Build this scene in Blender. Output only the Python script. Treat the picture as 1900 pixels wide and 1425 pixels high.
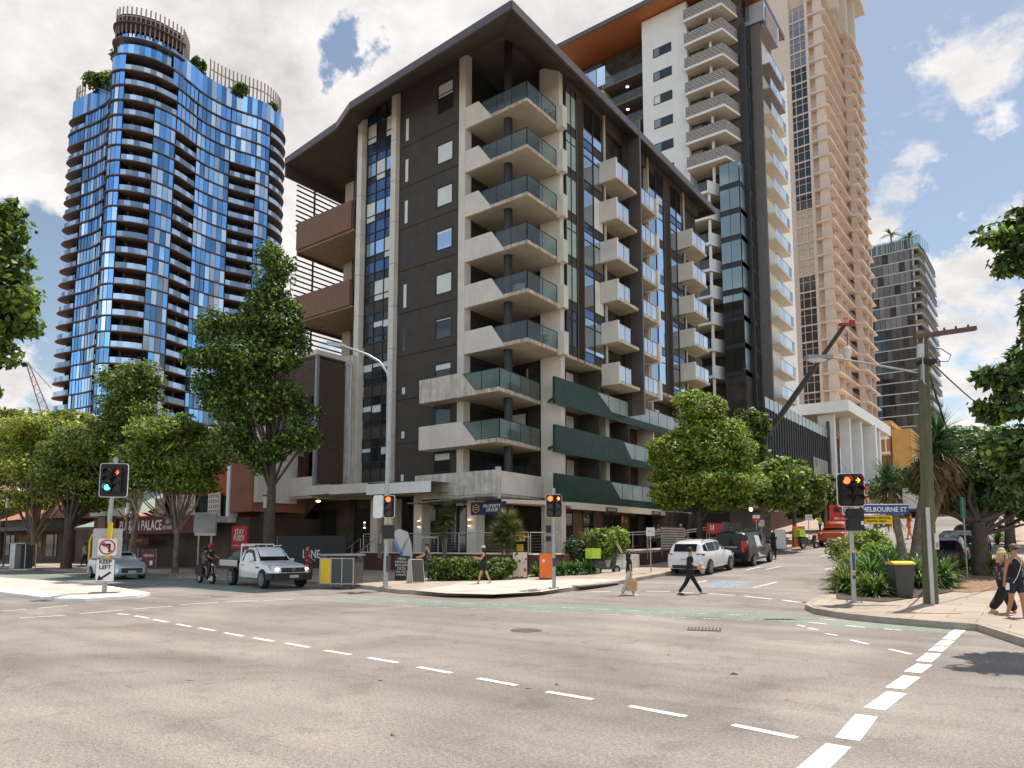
import bpy, math, random
import numpy as np
from mathutils import Vector, Matrix
R_ = math.radians
random.seed(7); RNG = np.random.default_rng(7)
S = bpy.context.scene; COL = S.collection
for o in list(bpy.data.objects): bpy.data.objects.remove(o)
# ---------------------------------------------------------------- camera
EYE = np.array([0.0, 0.0, 1.9]); FPX = 1306.76; PIT = R_(5.551); YAW = R_(36.879); CX, CY = 950.0, 881.0
cam = bpy.data.cameras.new("camera"); co = bpy.data.objects.new("camera", cam); COL.objects.link(co)
co.location = EYE; co.rotation_euler = (math.pi/2+PIT, 0, YAW)
cam.sensor_width = 36; cam.lens = FPX/1900*36; cam.shift_y = (CY-712.5)/1900
cam.clip_start = .1; cam.clip_end = 6000
S.camera = co
# ---------------------------------------------------------------- exposure
S.view_settings.view_transform = 'Standard'; S.view_settings.look = 'None'
S.view_settings.exposure = 0.75; S.view_settings.gamma = 1.0
S.render.resolution_x = 1024; S.render.resolution_y = 768
# ---------------------------------------------------------------- sky with clouds and the sun
SUN_EL = R_(67); SUN_AZ = (0.16, 1.0)      # the sun stands beyond the corner building, high up
az = math.atan2(SUN_AZ[0], SUN_AZ[1])
w = bpy.data.worlds.new("World"); S.world = w; w.use_nodes = True
nt = w.node_tree; N = nt.nodes; L = nt.links
for n in list(N): N.remove(n)
def nd(t, **k):
    n = N.new(t)
    for a, v in k.items():
        if a.startswith('i_'): n.inputs[a[2:].replace('_', ' ')].default_value = v
        else: setattr(n, a, v)
    return n
out = nd('ShaderNodeOutputWorld'); bg = nd('ShaderNodeBackground'); L.new(bg.outputs[0], out.inputs[0])
sky = nd('ShaderNodeTexSky', sky_type='NISHITA', sun_disc=False, sun_elevation=SUN_EL, sun_rotation=az, air_density=1.0, dust_density=0.7, ozone_density=1.2)
tc = nd('ShaderNodeTexCoord')
bg.inputs[1].default_value = 0.10
# noise in sky-direction space, flattened towards the horizon like a real cloud deck
sep = nd('ShaderNodeSeparateXYZ'); L.new(tc.outputs['Generated'], sep.inputs[0])
def math_(op, a, b=None, c=None, clamp=False):
    n = nd('ShaderNodeMath', operation=op, use_clamp=clamp)
    for i, v in enumerate((a, b, c)):
        if v is None: continue
        if isinstance(v, (int, float)): n.inputs[i].default_value = v
        else: L.new(v, n.inputs[i])
    return n.outputs[0]
zz = math_('ADD', math_('MAXIMUM', sep.outputs[2], 0.0), 0.30)
cx_ = math_('DIVIDE', sep.outputs[0], zz); cy_ = math_('DIVIDE', sep.outputs[1], zz)
cmb = nd('ShaderNodeCombineXYZ'); L.new(cx_, cmb.inputs[0]); L.new(cy_, cmb.inputs[1])
def noise(scale, detail, rough, dist=0.0, off=0.0):
    mp = nd('ShaderNodeMapping'); mp.inputs['Location'].default_value = (off, off*.7, off*.3); L.new(cmb.outputs[0], mp.inputs[0])
    n = nd('ShaderNodeTexNoise'); n.inputs['Scale'].default_value = scale; n.inputs['Detail'].default_value = detail
    n.inputs['Roughness'].default_value = rough; n.inputs['Distortion'].default_value = dist
    L.new(mp.outputs[0], n.inputs[0]); return n.outputs[0]
n1 = noise(3.6, 10, .60, .35, 3.1); n2 = noise(1.3, 4, .5, 0, 8.3); n3 = noise(9.0, 9, .62, .5, 1.7); n4 = noise(4.2, 8, .62, .3, 5.7)
def ray(x, y):
    F = np.array([-math.sin(YAW)*math.cos(PIT), math.cos(YAW)*math.cos(PIT), math.sin(PIT)])
    Rr = np.array([math.cos(YAW), math.sin(YAW), 0]); U = np.cross(Rr, F)
    return F + Rr*(x-CX)/FPX - U*(y-CY)/FPX
wn = nd('ShaderNodeTexNoise'); wn.inputs['Scale'].default_value = 7.0; wn.inputs['Detail'].default_value = 8; wn.inputs['Roughness'].default_value = .62; L.new(tc.outputs['Generated'], wn.inputs[0])
wv = nd('ShaderNodeVectorMath', operation='MULTIPLY_ADD'); L.new(wn.outputs[1], wv.inputs[0]); wv.inputs[1].default_value = (.30, .30, .30); wv.inputs[2].default_value = (-.15, -.15, -.15)
wd = nd('ShaderNodeVectorMath', operation='ADD'); L.new(tc.outputs['Generated'], wd.inputs[0]); L.new(wv.outputs[0], wd.inputs[1])
def blob(px, py, rad, amt, acc):           # a bank of cloud (or a gap) in one direction of the sky
    d = ray(px, py); d = d/np.linalg.norm(d)
    v = nd('ShaderNodeVectorMath', operation='DISTANCE'); L.new(wd.outputs[0], v.inputs[0]); v.inputs[1].default_value = tuple(d)
    g = math_('MULTIPLY', v.outputs['Value'], v.outputs['Value'])
    g = math_('EXPONENT', math_('MULTIPLY', g, -1.0/(rad*rad)))
    return math_('MULTIPLY_ADD', g, amt, acc)
acc = 0.0
for b in [(60,40,.32,.42),(420,120,.24,.36),(760,60,.20,.34),(900,240,.22,.22),(560,430,.14,.26),(1000,20,.14,.22),(590,60,.06,-.62),(650,25,.045,-.40),
          (80,470,.10,-.60),(100,580,.06,-.30),(40,690,.06,.20),(1850,620,.17,.50),(1740,500,.07,.34),(1662,262,.07,.40),(1715,310,.03,.18),(1870,40,.075,.40),(1848,265,.055,.30),(1790,180,.05,.16),(1700,110,.04,.20),(1780,130,.03,.14),(1890,205,.035,.2),(1800,215,.035,-.2),(1745,165,.03,-.15),
          (1640,60,.07,-.22),(1740,400,.09,-.46),(1880,390,.08,-.34),(1750,220,.32,-.10),(2200,200,.4,-.1)]:
    acc = blob(*b, acc)
dens = math_('ADD', math_('ADD', math_('MULTIPLY_ADD', n1, 1.25, -.125), math_('ADD', math_('MULTIPLY', math_('SUBTRACT', n2, .5), .45), math_('MULTIPLY', math_('SUBTRACT', n3, .5), .55))), acc)
ramp = nd('ShaderNodeMapRange'); ramp.interpolation_type = 'SMOOTHSTEP'
L.new(dens, ramp.inputs[0]); ramp.inputs[1].default_value = .50; ramp.inputs[2].default_value = .74
shade = nd('ShaderNodeMapRange'); L.new(math_('ADD', math_('ADD', math_('MULTIPLY', n4, 1.3), math_('MULTIPLY', n3, .5)), math_('MULTIPLY', dens, .25)), shade.inputs[0])
shade.inputs[1].default_value = .92; shade.inputs[2].default_value = 1.42; shade.inputs[3].default_value = 1.0; shade.inputs[4].default_value = .0
cr = nd('ShaderNodeValToRGB'); L.new(shade.outputs[0], cr.inputs[0])
cr.color_ramp.elements[0].color = (4.1, 3.95, 3.92, 1); cr.color_ramp.elements[1].color = (6.5, 6.25, 6.1, 1)
mx = nd('ShaderNodeMix', data_type='RGBA'); L.new(ramp.outputs[0], mx.inputs[0]); sk = nd('ShaderNodeVectorMath', operation='MULTIPLY'); L.new(sky.outputs[0], sk.inputs[0]); sk.inputs[1].default_value = (.98, .90, .78); L.new(sk.outputs[0], mx.inputs[6]); L.new(cr.outputs[0], mx.inputs[7])
# sky opposite the sun, clouds and blue alike, boosted as added facade fill
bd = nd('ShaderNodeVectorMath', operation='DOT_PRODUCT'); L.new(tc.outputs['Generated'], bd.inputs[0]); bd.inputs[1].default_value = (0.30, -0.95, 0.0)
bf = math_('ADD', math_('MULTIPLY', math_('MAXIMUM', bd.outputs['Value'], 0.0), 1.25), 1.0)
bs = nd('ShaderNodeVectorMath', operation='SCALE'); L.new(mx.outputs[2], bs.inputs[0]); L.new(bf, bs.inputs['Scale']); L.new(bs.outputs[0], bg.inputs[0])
sl = bpy.data.lights.new("sun", 'SUN'); sl.energy = 3.6; sl.angle = R_(.5); sl.color = (1, .95, .87)
so = bpy.data.objects.new("sun", sl); COL.objects.link(so)
sv = Vector((math.sin(az)*math.cos(SUN_EL), math.cos(az)*math.cos(SUN_EL), math.sin(SUN_EL)))
so.rotation_euler = sv.to_track_quat('Z', 'Y').to_euler(); so.location = (0, 0, 150)
# ---------------------------------------------------------------- where things measured in the photograph stand
def gz(X, Y):                              # the cross street climbs away from the junction
    z = np.interp(Y, [-500, 22, 27, 33, 41, 50, 58, 75, 94, 130, 180, 400, 3000], [0, 0, .1, .36, .74, 1.25, 1.85, 3.5, 5.5, 9.2, 11, 11.5, 11.5])
    t = np.clip((X+52)/24.0, 0, 1); return z*(t*t*(3-2*t))
def G(x, y, z=0.0): r = ray(x, y); return EYE+r*(z-EYE[2])/r[2]
def AX(x, y, X): r = ray(x, y); return EYE+r*X/r[0]
def AY(x, y, Y): r = ray(x, y); return EYE+r*Y/r[1]
def GG(x, y, up=0.0):                      # the point of the climbing street seen at a pixel
    r = ray(x, y); t = 5.0
    while t < 400:
        p = EYE+r*t
        if p[2] <= gz(p[0], p[1])+up: break
        t += .05
    return p
# ---------------------------------------------------------------- materials
MATS = {}
def mat(name, col, rough=.75, var=.12, scale=2.0, metal=0.0, bump=0.0, bscale=30.0, island=0.0, streak=0.0, emit=0.0, coat=0.0, transl=0.0, alpha=1.0, spec=.5, brick=None, ior=1.45, stripes=None):
    m = bpy.data.materials.new(name); m.use_nodes = True; t = m.node_tree; ns = t.nodes; lk = t.links
    b = ns['Principled BSDF']; MATS[name] = m
    b.inputs['Roughness'].default_value = rough; b.inputs['Metallic'].default_value = metal
    b.inputs['Specular IOR Level'].default_value = spec; b.inputs['Coat Weight'].default_value = coat; b.inputs['IOR'].default_value = ior
    g = ns.new('ShaderNodeTexCoord')
    c = tuple(col)+(1,)
    def noise_(sc, det=4, vec=None):
        n = ns.new('ShaderNodeTexNoise'); n.inputs['Scale'].default_value = sc; n.inputs['Detail'].default_value = det
        lk.new(vec or g.outputs['Object'], n.inputs[0]); return n
    src = None
    if brick:
        bt = ns.new('ShaderNodeTexBrick'); bw, bh, mort, mc, c2 = brick
        # wrap bricks round vertical walls: u = x + y, v = z
        sp = ns.new('ShaderNodeSeparateXYZ'); lk.new(g.outputs['Object'], sp.inputs[0])
        ad = ns.new('ShaderNodeMath'); ad.operation = 'ADD'; lk.new(sp.outputs[0], ad.inputs[0]); lk.new(sp.outputs[1], ad.inputs[1])
        cb = ns.new('ShaderNodeCombineXYZ'); lk.new(ad.outputs[0], cb.inputs[0]); lk.new(sp.outputs[2], cb.inputs[1])
        lk.new(cb.outputs[0], bt.inputs['Vector'])
        bt.inputs['Color1'].default_value = c; bt.inputs['Color2'].default_value = tuple(c2)+(1,); bt.inputs['Mortar'].default_value = tuple(mc)+(1,)
        bt.inputs['Scale'].default_value = 1; bt.inputs['Brick Width'].default_value = bw; bt.inputs['Row Height'].default_value = bh
        bt.inputs['Mortar Size'].default_value = mort; src = bt.outputs[0]
    def mixmul(a, fac_out, lo, hi):
        mr = ns.new('ShaderNodeMapRange'); lk.new(fac_out, mr.inputs[0]); mr.inputs[1].default_value = .3; mr.inputs[2].default_value = .7
        mr.inputs[3].default_value = lo; mr.inputs[4].default_value = hi
        vm = ns.new('ShaderNodeVectorMath'); vm.operation = 'SCALE'
        if a is None: vm.inputs[0].default_value = c[:3]
        else: lk.new(a, vm.inputs[0])
        lk.new(mr.outputs[0], vm.inputs['Scale']); return vm.outputs[0]
    if var: src = mixmul(src, noise_(scale).outputs[0], 1-var, 1+var)
    if streak:
        mp = ns.new('ShaderNodeMapping'); mp.inputs['Scale'].default_value = (3, 3, .18); lk.new(g.outputs['Object'], mp.inputs[0])
        src = mixmul(src, noise_(2.2, 6, mp.outputs[0]).outputs[0], 1-streak, 1+streak*.35)
    if stripes:
        sp = ns.new('ShaderNodeSeparateXYZ'); lk.new(g.outputs['Object'], sp.inputs[0])
        ax, per, dark = stripes
        if ax == 'h': v = sp.outputs[2]
        else:
            a2 = ns.new('ShaderNodeMath'); a2.operation = 'ADD'; lk.new(sp.outputs[0], a2.inputs[0]); lk.new(sp.outputs[1], a2.inputs[1]); v = a2.outputs[0]
        f = ns.new('ShaderNodeMath'); f.operation = 'DIVIDE'; lk.new(v, f.inputs[0]); f.inputs[1].default_value = per
        f2 = ns.new('ShaderNodeMath'); f2.operation = 'FRACT'; lk.new(f.outputs[0], f2.inputs[0])
        f3 = ns.new('ShaderNodeMath'); f3.operation = 'LESS_THAN'; lk.new(f2.outputs[0], f3.inputs[0]); f3.inputs[1].default_value = .16
        vm = ns.new('ShaderNodeMix'); vm.data_type = 'RGBA'; vm.blend_type = 'MULTIPLY'; lk.new(f3.outputs[0], vm.inputs[0])
        lk.new(src, vm.inputs[6]) if src else setattr(vm.inputs[6], 'default_value', c)
        vm.inputs[7].default_value = (dark, dark, dark, 1); src = vm.outputs[2]
    if island:
        ge = ns.new('ShaderNodeNewGeometry')
        src = mixmul(src, ge.outputs['Random Per Island'], 1-island, 1+island)
    if src is not None: lk.new(src, b.inputs['Base Color'])
    else: b.inputs['Base Color'].default_value = c
    if bump:
        bn = ns.new('ShaderNodeBump'); bn.inputs['Strength'].default_value = bump; bn.inputs['Distance'].default_value = .02
        lk.new(noise_(bscale, 6).outputs[0], bn.inputs['Height']); lk.new(bn.outputs[0], b.inputs['Normal'])
    if emit:
        b.inputs['Emission Color'].default_value = c; b.inputs['Emission Strength'].default_value = emit
    if transl:
        tr = ns.new('ShaderNodeBsdfTranslucent'); ms = ns.new('ShaderNodeMixShader'); ms.inputs[0].default_value = transl
        if src is not None: lk.new(src, tr.inputs[0])
        else: tr.inputs[0].default_value = c
        lk.new(b.outputs[0], ms.inputs[1]); lk.new(tr.outputs[0], ms.inputs[2]); lk.new(ms.outputs[0], ns['Material Output'].inputs[0])
    if alpha < 1:
        tr = ns.new('ShaderNodeBsdfTransparent'); tr.inputs[0].default_value = (.80, .90, .88, 1); ms = ns.new('ShaderNodeMixShader')
        ms.inputs[0].default_value = alpha; lk.new(tr.outputs[0], ms.inputs[1]); lk.new(b.outputs[0], ms.inputs[2]); lk.new(ms.outputs[0], ns['Material Output'].inputs[0])
    return m
def flat(name, col, rough=.6, **k): return mat(name, col, rough, var=k.pop('var', .06), scale=k.pop('scale', 4), **k)
# ---------------------------------------------------------------- mesh builder and object helpers
NOSPLIT = {'window_frame', 'crown', 'trunk', 'foliage', 'body', 'rail_frame', 'rail_glass', 'louvre_screen', 'slatted_screen', 'crown_fins', 'eyes', 'perforated_screen'}; TWINS = {}
class MB:
    def __init__(s): s.v = []; s.f = []; s.m = []; s.ms = []; s.g = []; s.noapart = False
    def mi(s, name):
        if name not in s.ms: s.ms.append(name)
        return s.ms.index(name)
    def add(s, vs, fs, m):
        b = len(s.v); s.v.extend([tuple(map(float, p)) for p in vs]); i = s.mi(m); s.g.append((b, len(s.v), len(s.f), len(s.f)+len(fs)))
        for f in fs: s.f.append(tuple(b+k for k in f)); s.m.append(i)
        return s
    def quad(s, a, b, c, d, m): return s.add([a, b, c, d], [(0, 1, 2, 3)], m)
    def box(s, x0, y0, z0, x1, y1, z1, m):
        x0, x1 = sorted((x0, x1)); y0, y1 = sorted((y0, y1)); z0, z1 = sorted((z0, z1))
        return s.add([(x0,y0,z0),(x1,y0,z0),(x1,y1,z0),(x0,y1,z0),(x0,y0,z1),(x1,y0,z1),(x1,y1,z1),(x0,y1,z1)],
                     [(0,3,2,1),(4,5,6,7),(0,1,5,4),(1,2,6,5),(2,3,7,6),(3,0,4,7)], m)
    def obox(s, c, sz, rz, m, tilt=0, roll=0):
        M_ = Matrix.Rotation(rz, 3, 'Z') @ Matrix.Rotation(tilt, 3, 'X') @ Matrix.Rotation(roll, 3, 'Y')
        x, y, z = sz[0]/2, sz[1]/2, sz[2]/2; c = Vector(c)
        vs = [c+M_@Vector(p) for p in [(-x,-y,-z),(x,-y,-z),(x,y,-z),(-x,y,-z),(-x,-y,z),(x,-y,z),(x,y,z),(-x,y,z)]]
        return s.add(vs, [(0,3,2,1),(4,5,6,7),(0,1,5,4),(1,2,6,5),(2,3,7,6),(3,0,4,7)], m)
    def wall(s, p, q, z0, z1, th, m):      # upright slab between two plan points
        p = Vector((p[0], p[1])); q = Vector((q[0], q[1])); d = (q-p); l = d.length
        return s.obox(((p.x+q.x)/2, (p.y+q.y)/2, (z0+z1)/2), (l, th, z1-z0), math.atan2(d.y, d.x), m)
    def prism(s, poly, z0, z1, m, m2=None):
        n = len(poly); f0 = z0 if callable(z0) else (lambda x, y: z0); f1 = z1 if callable(z1) else (lambda x, y: z1)
        s.add([(x, y, f0(x, y)) for x, y in poly]+[(x, y, f1(x, y)) for x, y in poly],
              [tuple(range(n-1, -1, -1)), tuple(range(n, 2*n))], m)
        s.add([(x, y, f0(x, y)) for x, y in poly]+[(x, y, f1(x, y)) for x, y in poly],
              [(i, (i+1) % n, n+(i+1) % n, n+i) for i in range(n)], m2 or m); return s
    def xprism(s, prof, a, b, m):          # profile given as four or more 3-D points, extruded by vector
        n = len(prof); v = Vector(b)-Vector(a)
        vs = [Vector(p) for p in prof]+[Vector(p)+v for p in prof]
        return s.add(vs, [tuple(range(n-1, -1, -1)), tuple(range(n, 2*n))]+[(i, (i+1) % n, n+(i+1) % n, n+i) for i in range(n)], m)
    def tube(s, pts, rad, m, n=8, cap=True):
        pts = [Vector(p) for p in pts]; k = len(pts)
        if not hasattr(rad, '__len__'): rad = [rad]*k
        vs = []; prev = None
        for i, p in enumerate(pts):
            d = (pts[min(i+1, k-1)]-pts[max(i-1, 0)])
            d = d.normalized() if d.length > 1e-9 else Vector((0, 0, 1))
            if prev is None: u = d.orthogonal().normalized()
            else:
                u = prev-d*prev.dot(d); u = u.normalized() if u.length > 1e-6 else d.orthogonal().normalized()
            prev = u; w_ = d.cross(u)
            for j in range(n):
                a = 2*math.pi*j/n; vs.append(p+(u*math.cos(a)+w_*math.sin(a))*rad[i])
        fs = [(i*n+j, i*n+(j+1) % n, (i+1)*n+(j+1) % n, (i+1)*n+j) for i in range(k-1) for j in range(n)]
        if cap: fs += [tuple(range(n-1, -1, -1)), tuple(range((k-1)*n, k*n))]
        return s.add(vs, fs, m)
    def cyl(s, x, y, z0, z1, r, m, n=12, r1=None): return s.tube([(x, y, z0), (x, y, z1)], [r, r if r1 is None else r1], m, n)
    def ball(s, c, r, m, nu=10, nv=7):
        if not hasattr(r, '__len__'): r = (r, r, r)
        vs = [(c[0], c[1], c[2]-r[2])]
        for i in range(1, nv):
            t = -math.pi/2+math.pi*i/nv
            for j in range(nu):
                a = 2*math.pi*j/nu; vs.append((c[0]+r[0]*math.cos(t)*math.cos(a), c[1]+r[1]*math.cos(t)*math.sin(a), c[2]+r[2]*math.sin(t)))
        vs.append((c[0], c[1], c[2]+r[2])); fs = [(0, 1+(j+1) % nu, 1+j) for j in range(nu)]
        for i in range(nv-2):
            for j in range(nu): fs.append((1+i*nu+j, 1+i*nu+(j+1) % nu, 1+(i+1)*nu+(j+1) % nu, 1+(i+1)*nu+j))
        t = len(vs)-1; b = 1+(nv-2)*nu; fs += [(b+j, b+(j+1) % nu, t) for j in range(nu)]
        return s.add(vs, fs, m)
    def arr(s, V, m, k=4):                 # numpy (n*k,3): n separate k-gons
        b = len(s.v); s.v.extend(map(tuple, V.tolist())); i = s.mi(m); n = len(V)//k; s.noapart = True
        s.f.extend([tuple(range(b+q*k, b+q*k+k)) for q in range(n)]); s.m.extend([i]*n); return s
    def clusters(s):
        """pieces standing well apart from each other (gap over half the larger one's size)"""
        n = len(s.g); V = np.array(s.v); lo = np.array([V[a:c].min(0) for a, c, _, _ in s.g]); hi = np.array([V[a:c].max(0) for a, c, _, _ in s.g])
        sz = np.linalg.norm(hi-lo, axis=1); par = list(range(n))
        def find(i):
            while par[i] != i: par[i] = par[par[i]]; i = par[i]
            return i
        for i in range(n):
            gap = np.linalg.norm(np.maximum(0, np.maximum(lo[i]-hi[i+1:], lo[i+1:]-hi[i])), axis=1)
            for j in np.nonzero(gap < .45*np.maximum(sz[i], sz[i+1:])+.01)[0]: par[find(i+1+int(j))] = find(i)
        cl_ = {}
        for i in range(n): cl_.setdefault(find(i), []).append(i)
        return list(cl_.values())
    def build(s, name, parent=None, world=False, smooth=None, loc=None):
        if parent is not None and not s.noapart and 2 <= len(s.g) <= 260 and name not in NOSPLIT:
            cs = s.clusters()
            if 1 < len(cs) <= 16:
                first = None
                for c in cs:
                    q = MB(); q.noapart = True
                    for gi in c:
                        a, e, f0, f1 = s.g[gi]; b = len(q.v); q.v.extend(s.v[a:e])
                        for f, mi_ in zip(s.f[f0:f1], s.m[f0:f1]): q.f.append(tuple(k-a+b for k in f)); q.m.append(q.mi(s.ms[mi_]))
                    o = q.build(name, parent, world, smooth, loc); first = first or o; TWINS.setdefault(first, []).append(o)
                return first
        me = bpy.data.meshes.new(name); off = Vector((0, 0, 0))
        if world and parent is not None: off = parent.location.copy()
        if world and parent is not None and parent.parent is not None: off = off+parent.parent.location
        if loc is not None: off = Vector(loc)
        vs = [(x-off.x, y-off.y, z-off.z) for x, y, z in s.v] if off.length > 0 else s.v
        me.from_pydata(vs, [], s.f)
        for n in s.ms: me.materials.append(MATS[n])
        me.polygons.foreach_set('material_index', s.m)
        if smooth is not None:
            me.polygons.foreach_set('use_smooth', [True]*len(s.f)); me.set_sharp_from_angle(angle=R_(smooth))
        me.update(); o = bpy.data.objects.new(name, me); COL.objects.link(o)
        if parent is not None: o.parent = parent
        elif loc is not None: o.location = loc
        return o
def tag(o, label=None, cat=None, group=None, kind=None):
    if label: o['label'] = label
    if cat: o['category'] = cat
    if group: o['group'] = group
    if kind: o['kind'] = kind
    return o
def thing(name, label, cat, loc=(0, 0, 0), rz=0.0, group=None):
    o = bpy.data.objects.new(name, None); COL.objects.link(o); o.empty_display_size = .3
    o.location = loc; o.rotation_euler = (0, 0, rz); return tag(o, label, cat, group)
def clone(src, label, loc=None, rz=None, group=None):
    r = src.copy(); COL.objects.link(r); r['label'] = label
    if group: r['group'] = group
    if loc is not None: r.location = loc
    if rz is not None: r.rotation_euler = (0, 0, rz)
    for ch in [c for c in bpy.data.objects if c.parent == src]:
        c = ch.copy(); COL.objects.link(c); c.parent = r
        for g in [c2 for c2 in bpy.data.objects if c2.parent == ch]:
            d = g.copy(); COL.objects.link(d); d.parent = c
    return r
def text(parent, s, size, m, loc, rot, name='lettering', ext=.006, align='CENTER', sx=1.0, sp=1.0, label=None, bold=0.0, world=False, fit=None):
    cu = bpy.data.curves.new('t', 'FONT'); cu.body = s; cu.size = size; cu.align_x = align; cu.align_y = 'CENTER'; cu.extrude = ext; cu.offset = bold
    cu.resolution_u = 2; cu.space_line = sp
    o = bpy.data.objects.new('t', cu); COL.objects.link(o); dg = bpy.context.evaluated_depsgraph_get()
    me = bpy.data.meshes.new_from_object(o.evaluated_get(dg)); bpy.data.objects.remove(o)
    me.materials.clear(); me.materials.append(MATS[m])
    r = bpy.data.objects.new(name, me); COL.objects.link(r); r.parent = parent
    l = Vector(loc)
    if world: l = l-parent.location
    if fit and r.dimensions.x > 0: sx = fit/max(.01, max(v.co.x for v in me.vertices)-min(v.co.x for v in me.vertices))
    r.location = l; r.rotation_euler = rot; r.scale = (sx, 1, 1)
    return r
# ================================================================ materials
def road_mat():
    m = bpy.data.materials.new('asphalt'); m.use_nodes = True; t = m.node_tree; ns = t.nodes; lk = t.links; b = ns['Principled BSDF']; MATS['asphalt'] = m
    g = ns.new('ShaderNodeTexCoord')
    def nz(sc, det, sca=(1, 1, 1), dist=0):
        mp = ns.new('ShaderNodeMapping'); mp.inputs['Scale'].default_value = sca; lk.new(g.outputs['Object'], mp.inputs[0])
        n = ns.new('ShaderNodeTexNoise'); n.inputs['Scale'].default_value = sc; n.inputs['Detail'].default_value = det; n.inputs['Distortion'].default_value = dist
        lk.new(mp.outputs[0], n.inputs[0]); return n.outputs[0]
    def mr(x, a, b_, c, d):
        n = ns.new('ShaderNodeMapRange'); lk.new(x, n.inputs[0])
        for i, v in enumerate((a, b_, c, d)): n.inputs[i+1].default_value = v
        return n.outputs[0]
    def mul(a, b_):
        n = ns.new('ShaderNodeMath'); n.operation = 'MULTIPLY'; lk.new(a, n.inputs[0]); lk.new(b_, n.inputs[1]); return n.outputs[0]
    v = mul(mr(nz(.22, 6, dist=.9), .32, .66, .72, 1.16), mr(nz(.7, 6, (.16, 1.6, 1), .3), .35, .62, .86, 1.08))
    v = mul(v, mr(nz(24, 4), .3, .7, .74, 1.24)); v = mul(v, mr(nz(62, 3), .34, .60, .62, 1.22))
    v = mul(v, mr(nz(1.7, 8, dist=1.2), .30, .45, .80, 1.0))
    vm = ns.new('ShaderNodeVectorMath'); vm.operation = 'SCALE'; vm.inputs[0].default_value = (.255, .218, .190); lk.new(v, vm.inputs['Scale'])
    # old tar seams: thin wandering dark lines between patches
    vo = ns.new('ShaderNodeTexVoronoi'); vo.feature = 'DISTANCE_TO_EDGE'; vo.inputs['Scale'].default_value = .13
    ad = ns.new('ShaderNodeVectorMath'); ad.operation = 'ADD'; lk.new(g.outputs['Object'], ad.inputs[0])
    nn = ns.new('ShaderNodeTexNoise'); nn.inputs['Scale'].default_value = 1.5; lk.new(g.outputs['Object'], nn.inputs[0]); lk.new(nn.outputs[1], ad.inputs[1])
    lk.new(ad.outputs[0], vo.inputs[0])
    seam = mr(vo.outputs['Distance'], .0, .0035, .80, 1.0)
    v2 = ns.new('ShaderNodeVectorMath'); v2.operation = 'SCALE'; lk.new(vm.outputs[0], v2.inputs[0]); lk.new(seam, v2.inputs['Scale'])
    lk.new(v2.outputs[0], b.inputs['Base Color']); b.inputs['Roughness'].default_value = .82; b.inputs['Specular IOR Level'].default_value = .35
    bn = ns.new('ShaderNodeBump'); bn.inputs['Strength'].default_value = .5; bn.inputs['Distance'].default_value = .008
    lk.new(nz(85, 4), bn.inputs['Height']); lk.new(bn.outputs[0], b.inputs['Normal'])
road_mat()
mat('earth', (.16, .13, .10), .95, .3, .5)
mat('paving', (.36, .28, .215), .9, .14, .6, bump=.3, brick=(1.3, .9, .012, (.16, .13, .11), (.40, .32, .25)))
def paving_flat():
    m = MATS['paving']; t = m.node_tree
    for n in t.nodes:
        if n.type == 'COMBXYZ':                # lay the joints flat on the ground instead of up a wall
            sp = [q for q in t.nodes if q.type == 'SEPXYZ'][0]
            for l in list(n.inputs[0].links): t.links.remove(l)
            for l in list(n.inputs[1].links): t.links.remove(l)
            t.links.new(sp.outputs[0], n.inputs[0]); t.links.new(sp.outputs[1], n.inputs[1])
paving_flat()
mat('kerb_concrete', (.33, .28, .23), .9, .25, 1.5, bump=.4)
mat('pale_concrete_slab', (.50, .44, .38), .9, .15, 1.2, bump=.3)
def worn(name, col, lo):
    m = mat(name, col, .7, .18, 3); t = m.node_tree; ns = t.nodes; lk = t.links; b = ns['Principled BSDF']
    n = ns.new('ShaderNodeTexNoise'); n.inputs['Scale'].default_value = 14; n.inputs['Detail'].default_value = 8; n.inputs['Roughness'].default_value = .75
    g = ns.new('ShaderNodeTexCoord'); lk.new(g.outputs['Object'], n.inputs[0])
    r = ns.new('ShaderNodeMapRange'); lk.new(n.outputs[0], r.inputs[0]); r.inputs[1].default_value = lo; r.inputs[2].default_value = lo+.12
    tr = ns.new('ShaderNodeBsdfTransparent'); ms = ns.new('ShaderNodeMixShader'); lk.new(r.outputs[0], ms.inputs[0]); lk.new(tr.outputs[0], ms.inputs[1]); lk.new(b.outputs[0], ms.inputs[2])
    lk.new(ms.outputs[0], ns['Material Output'].inputs[0])
worn('road_paint', (.78, .75, .70), .35); worn('road_green', (.27, .42, .33), .47); worn('road_blue', (.30, .42, .52), .44); worn('faded_paint', (.62, .60, .56), .42)
mat('island_paint', (.80, .76, .70), .8, .12, 3, bump=.3)
mat('concrete', (.66, .59, .505), .85, .09, .9, streak=.05, bump=.25)
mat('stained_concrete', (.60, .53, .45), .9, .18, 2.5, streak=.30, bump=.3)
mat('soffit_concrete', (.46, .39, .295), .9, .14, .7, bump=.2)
mat('slab_edge', (.52, .43, .34), .9, .35, 3.0, streak=.3, bump=.4)
mat('charcoal_render', (.066, .055, .045), .9, .14, 1.3, bump=.35, bscale=60)
mat('charcoal_joint', (.02, .018, .015), .9)
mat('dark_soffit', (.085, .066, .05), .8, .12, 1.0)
mat('fascia_metal', (.15, .125, .12), .45, .08, 2, metal=.5)
mat('black_steel', (.035, .032, .03), .45, .1, 3, metal=.3)
mat('dark_frame', (.03, .028, .027), .5, .1, 3)
mat('red_timber', (.21, .098, .058), .6, .08, 3.0, stripes=('h', .17, .35))
mat('timber_soffit', (.30, .20, .115), .6, .2, 2.0, stripes=('v', .14, .5))
mat('orange_soffit', (.42, .15, .055), .6, .08, 1)
mat('louvre_slat', (.12, .085, .065), .55, .1, 2)
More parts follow.
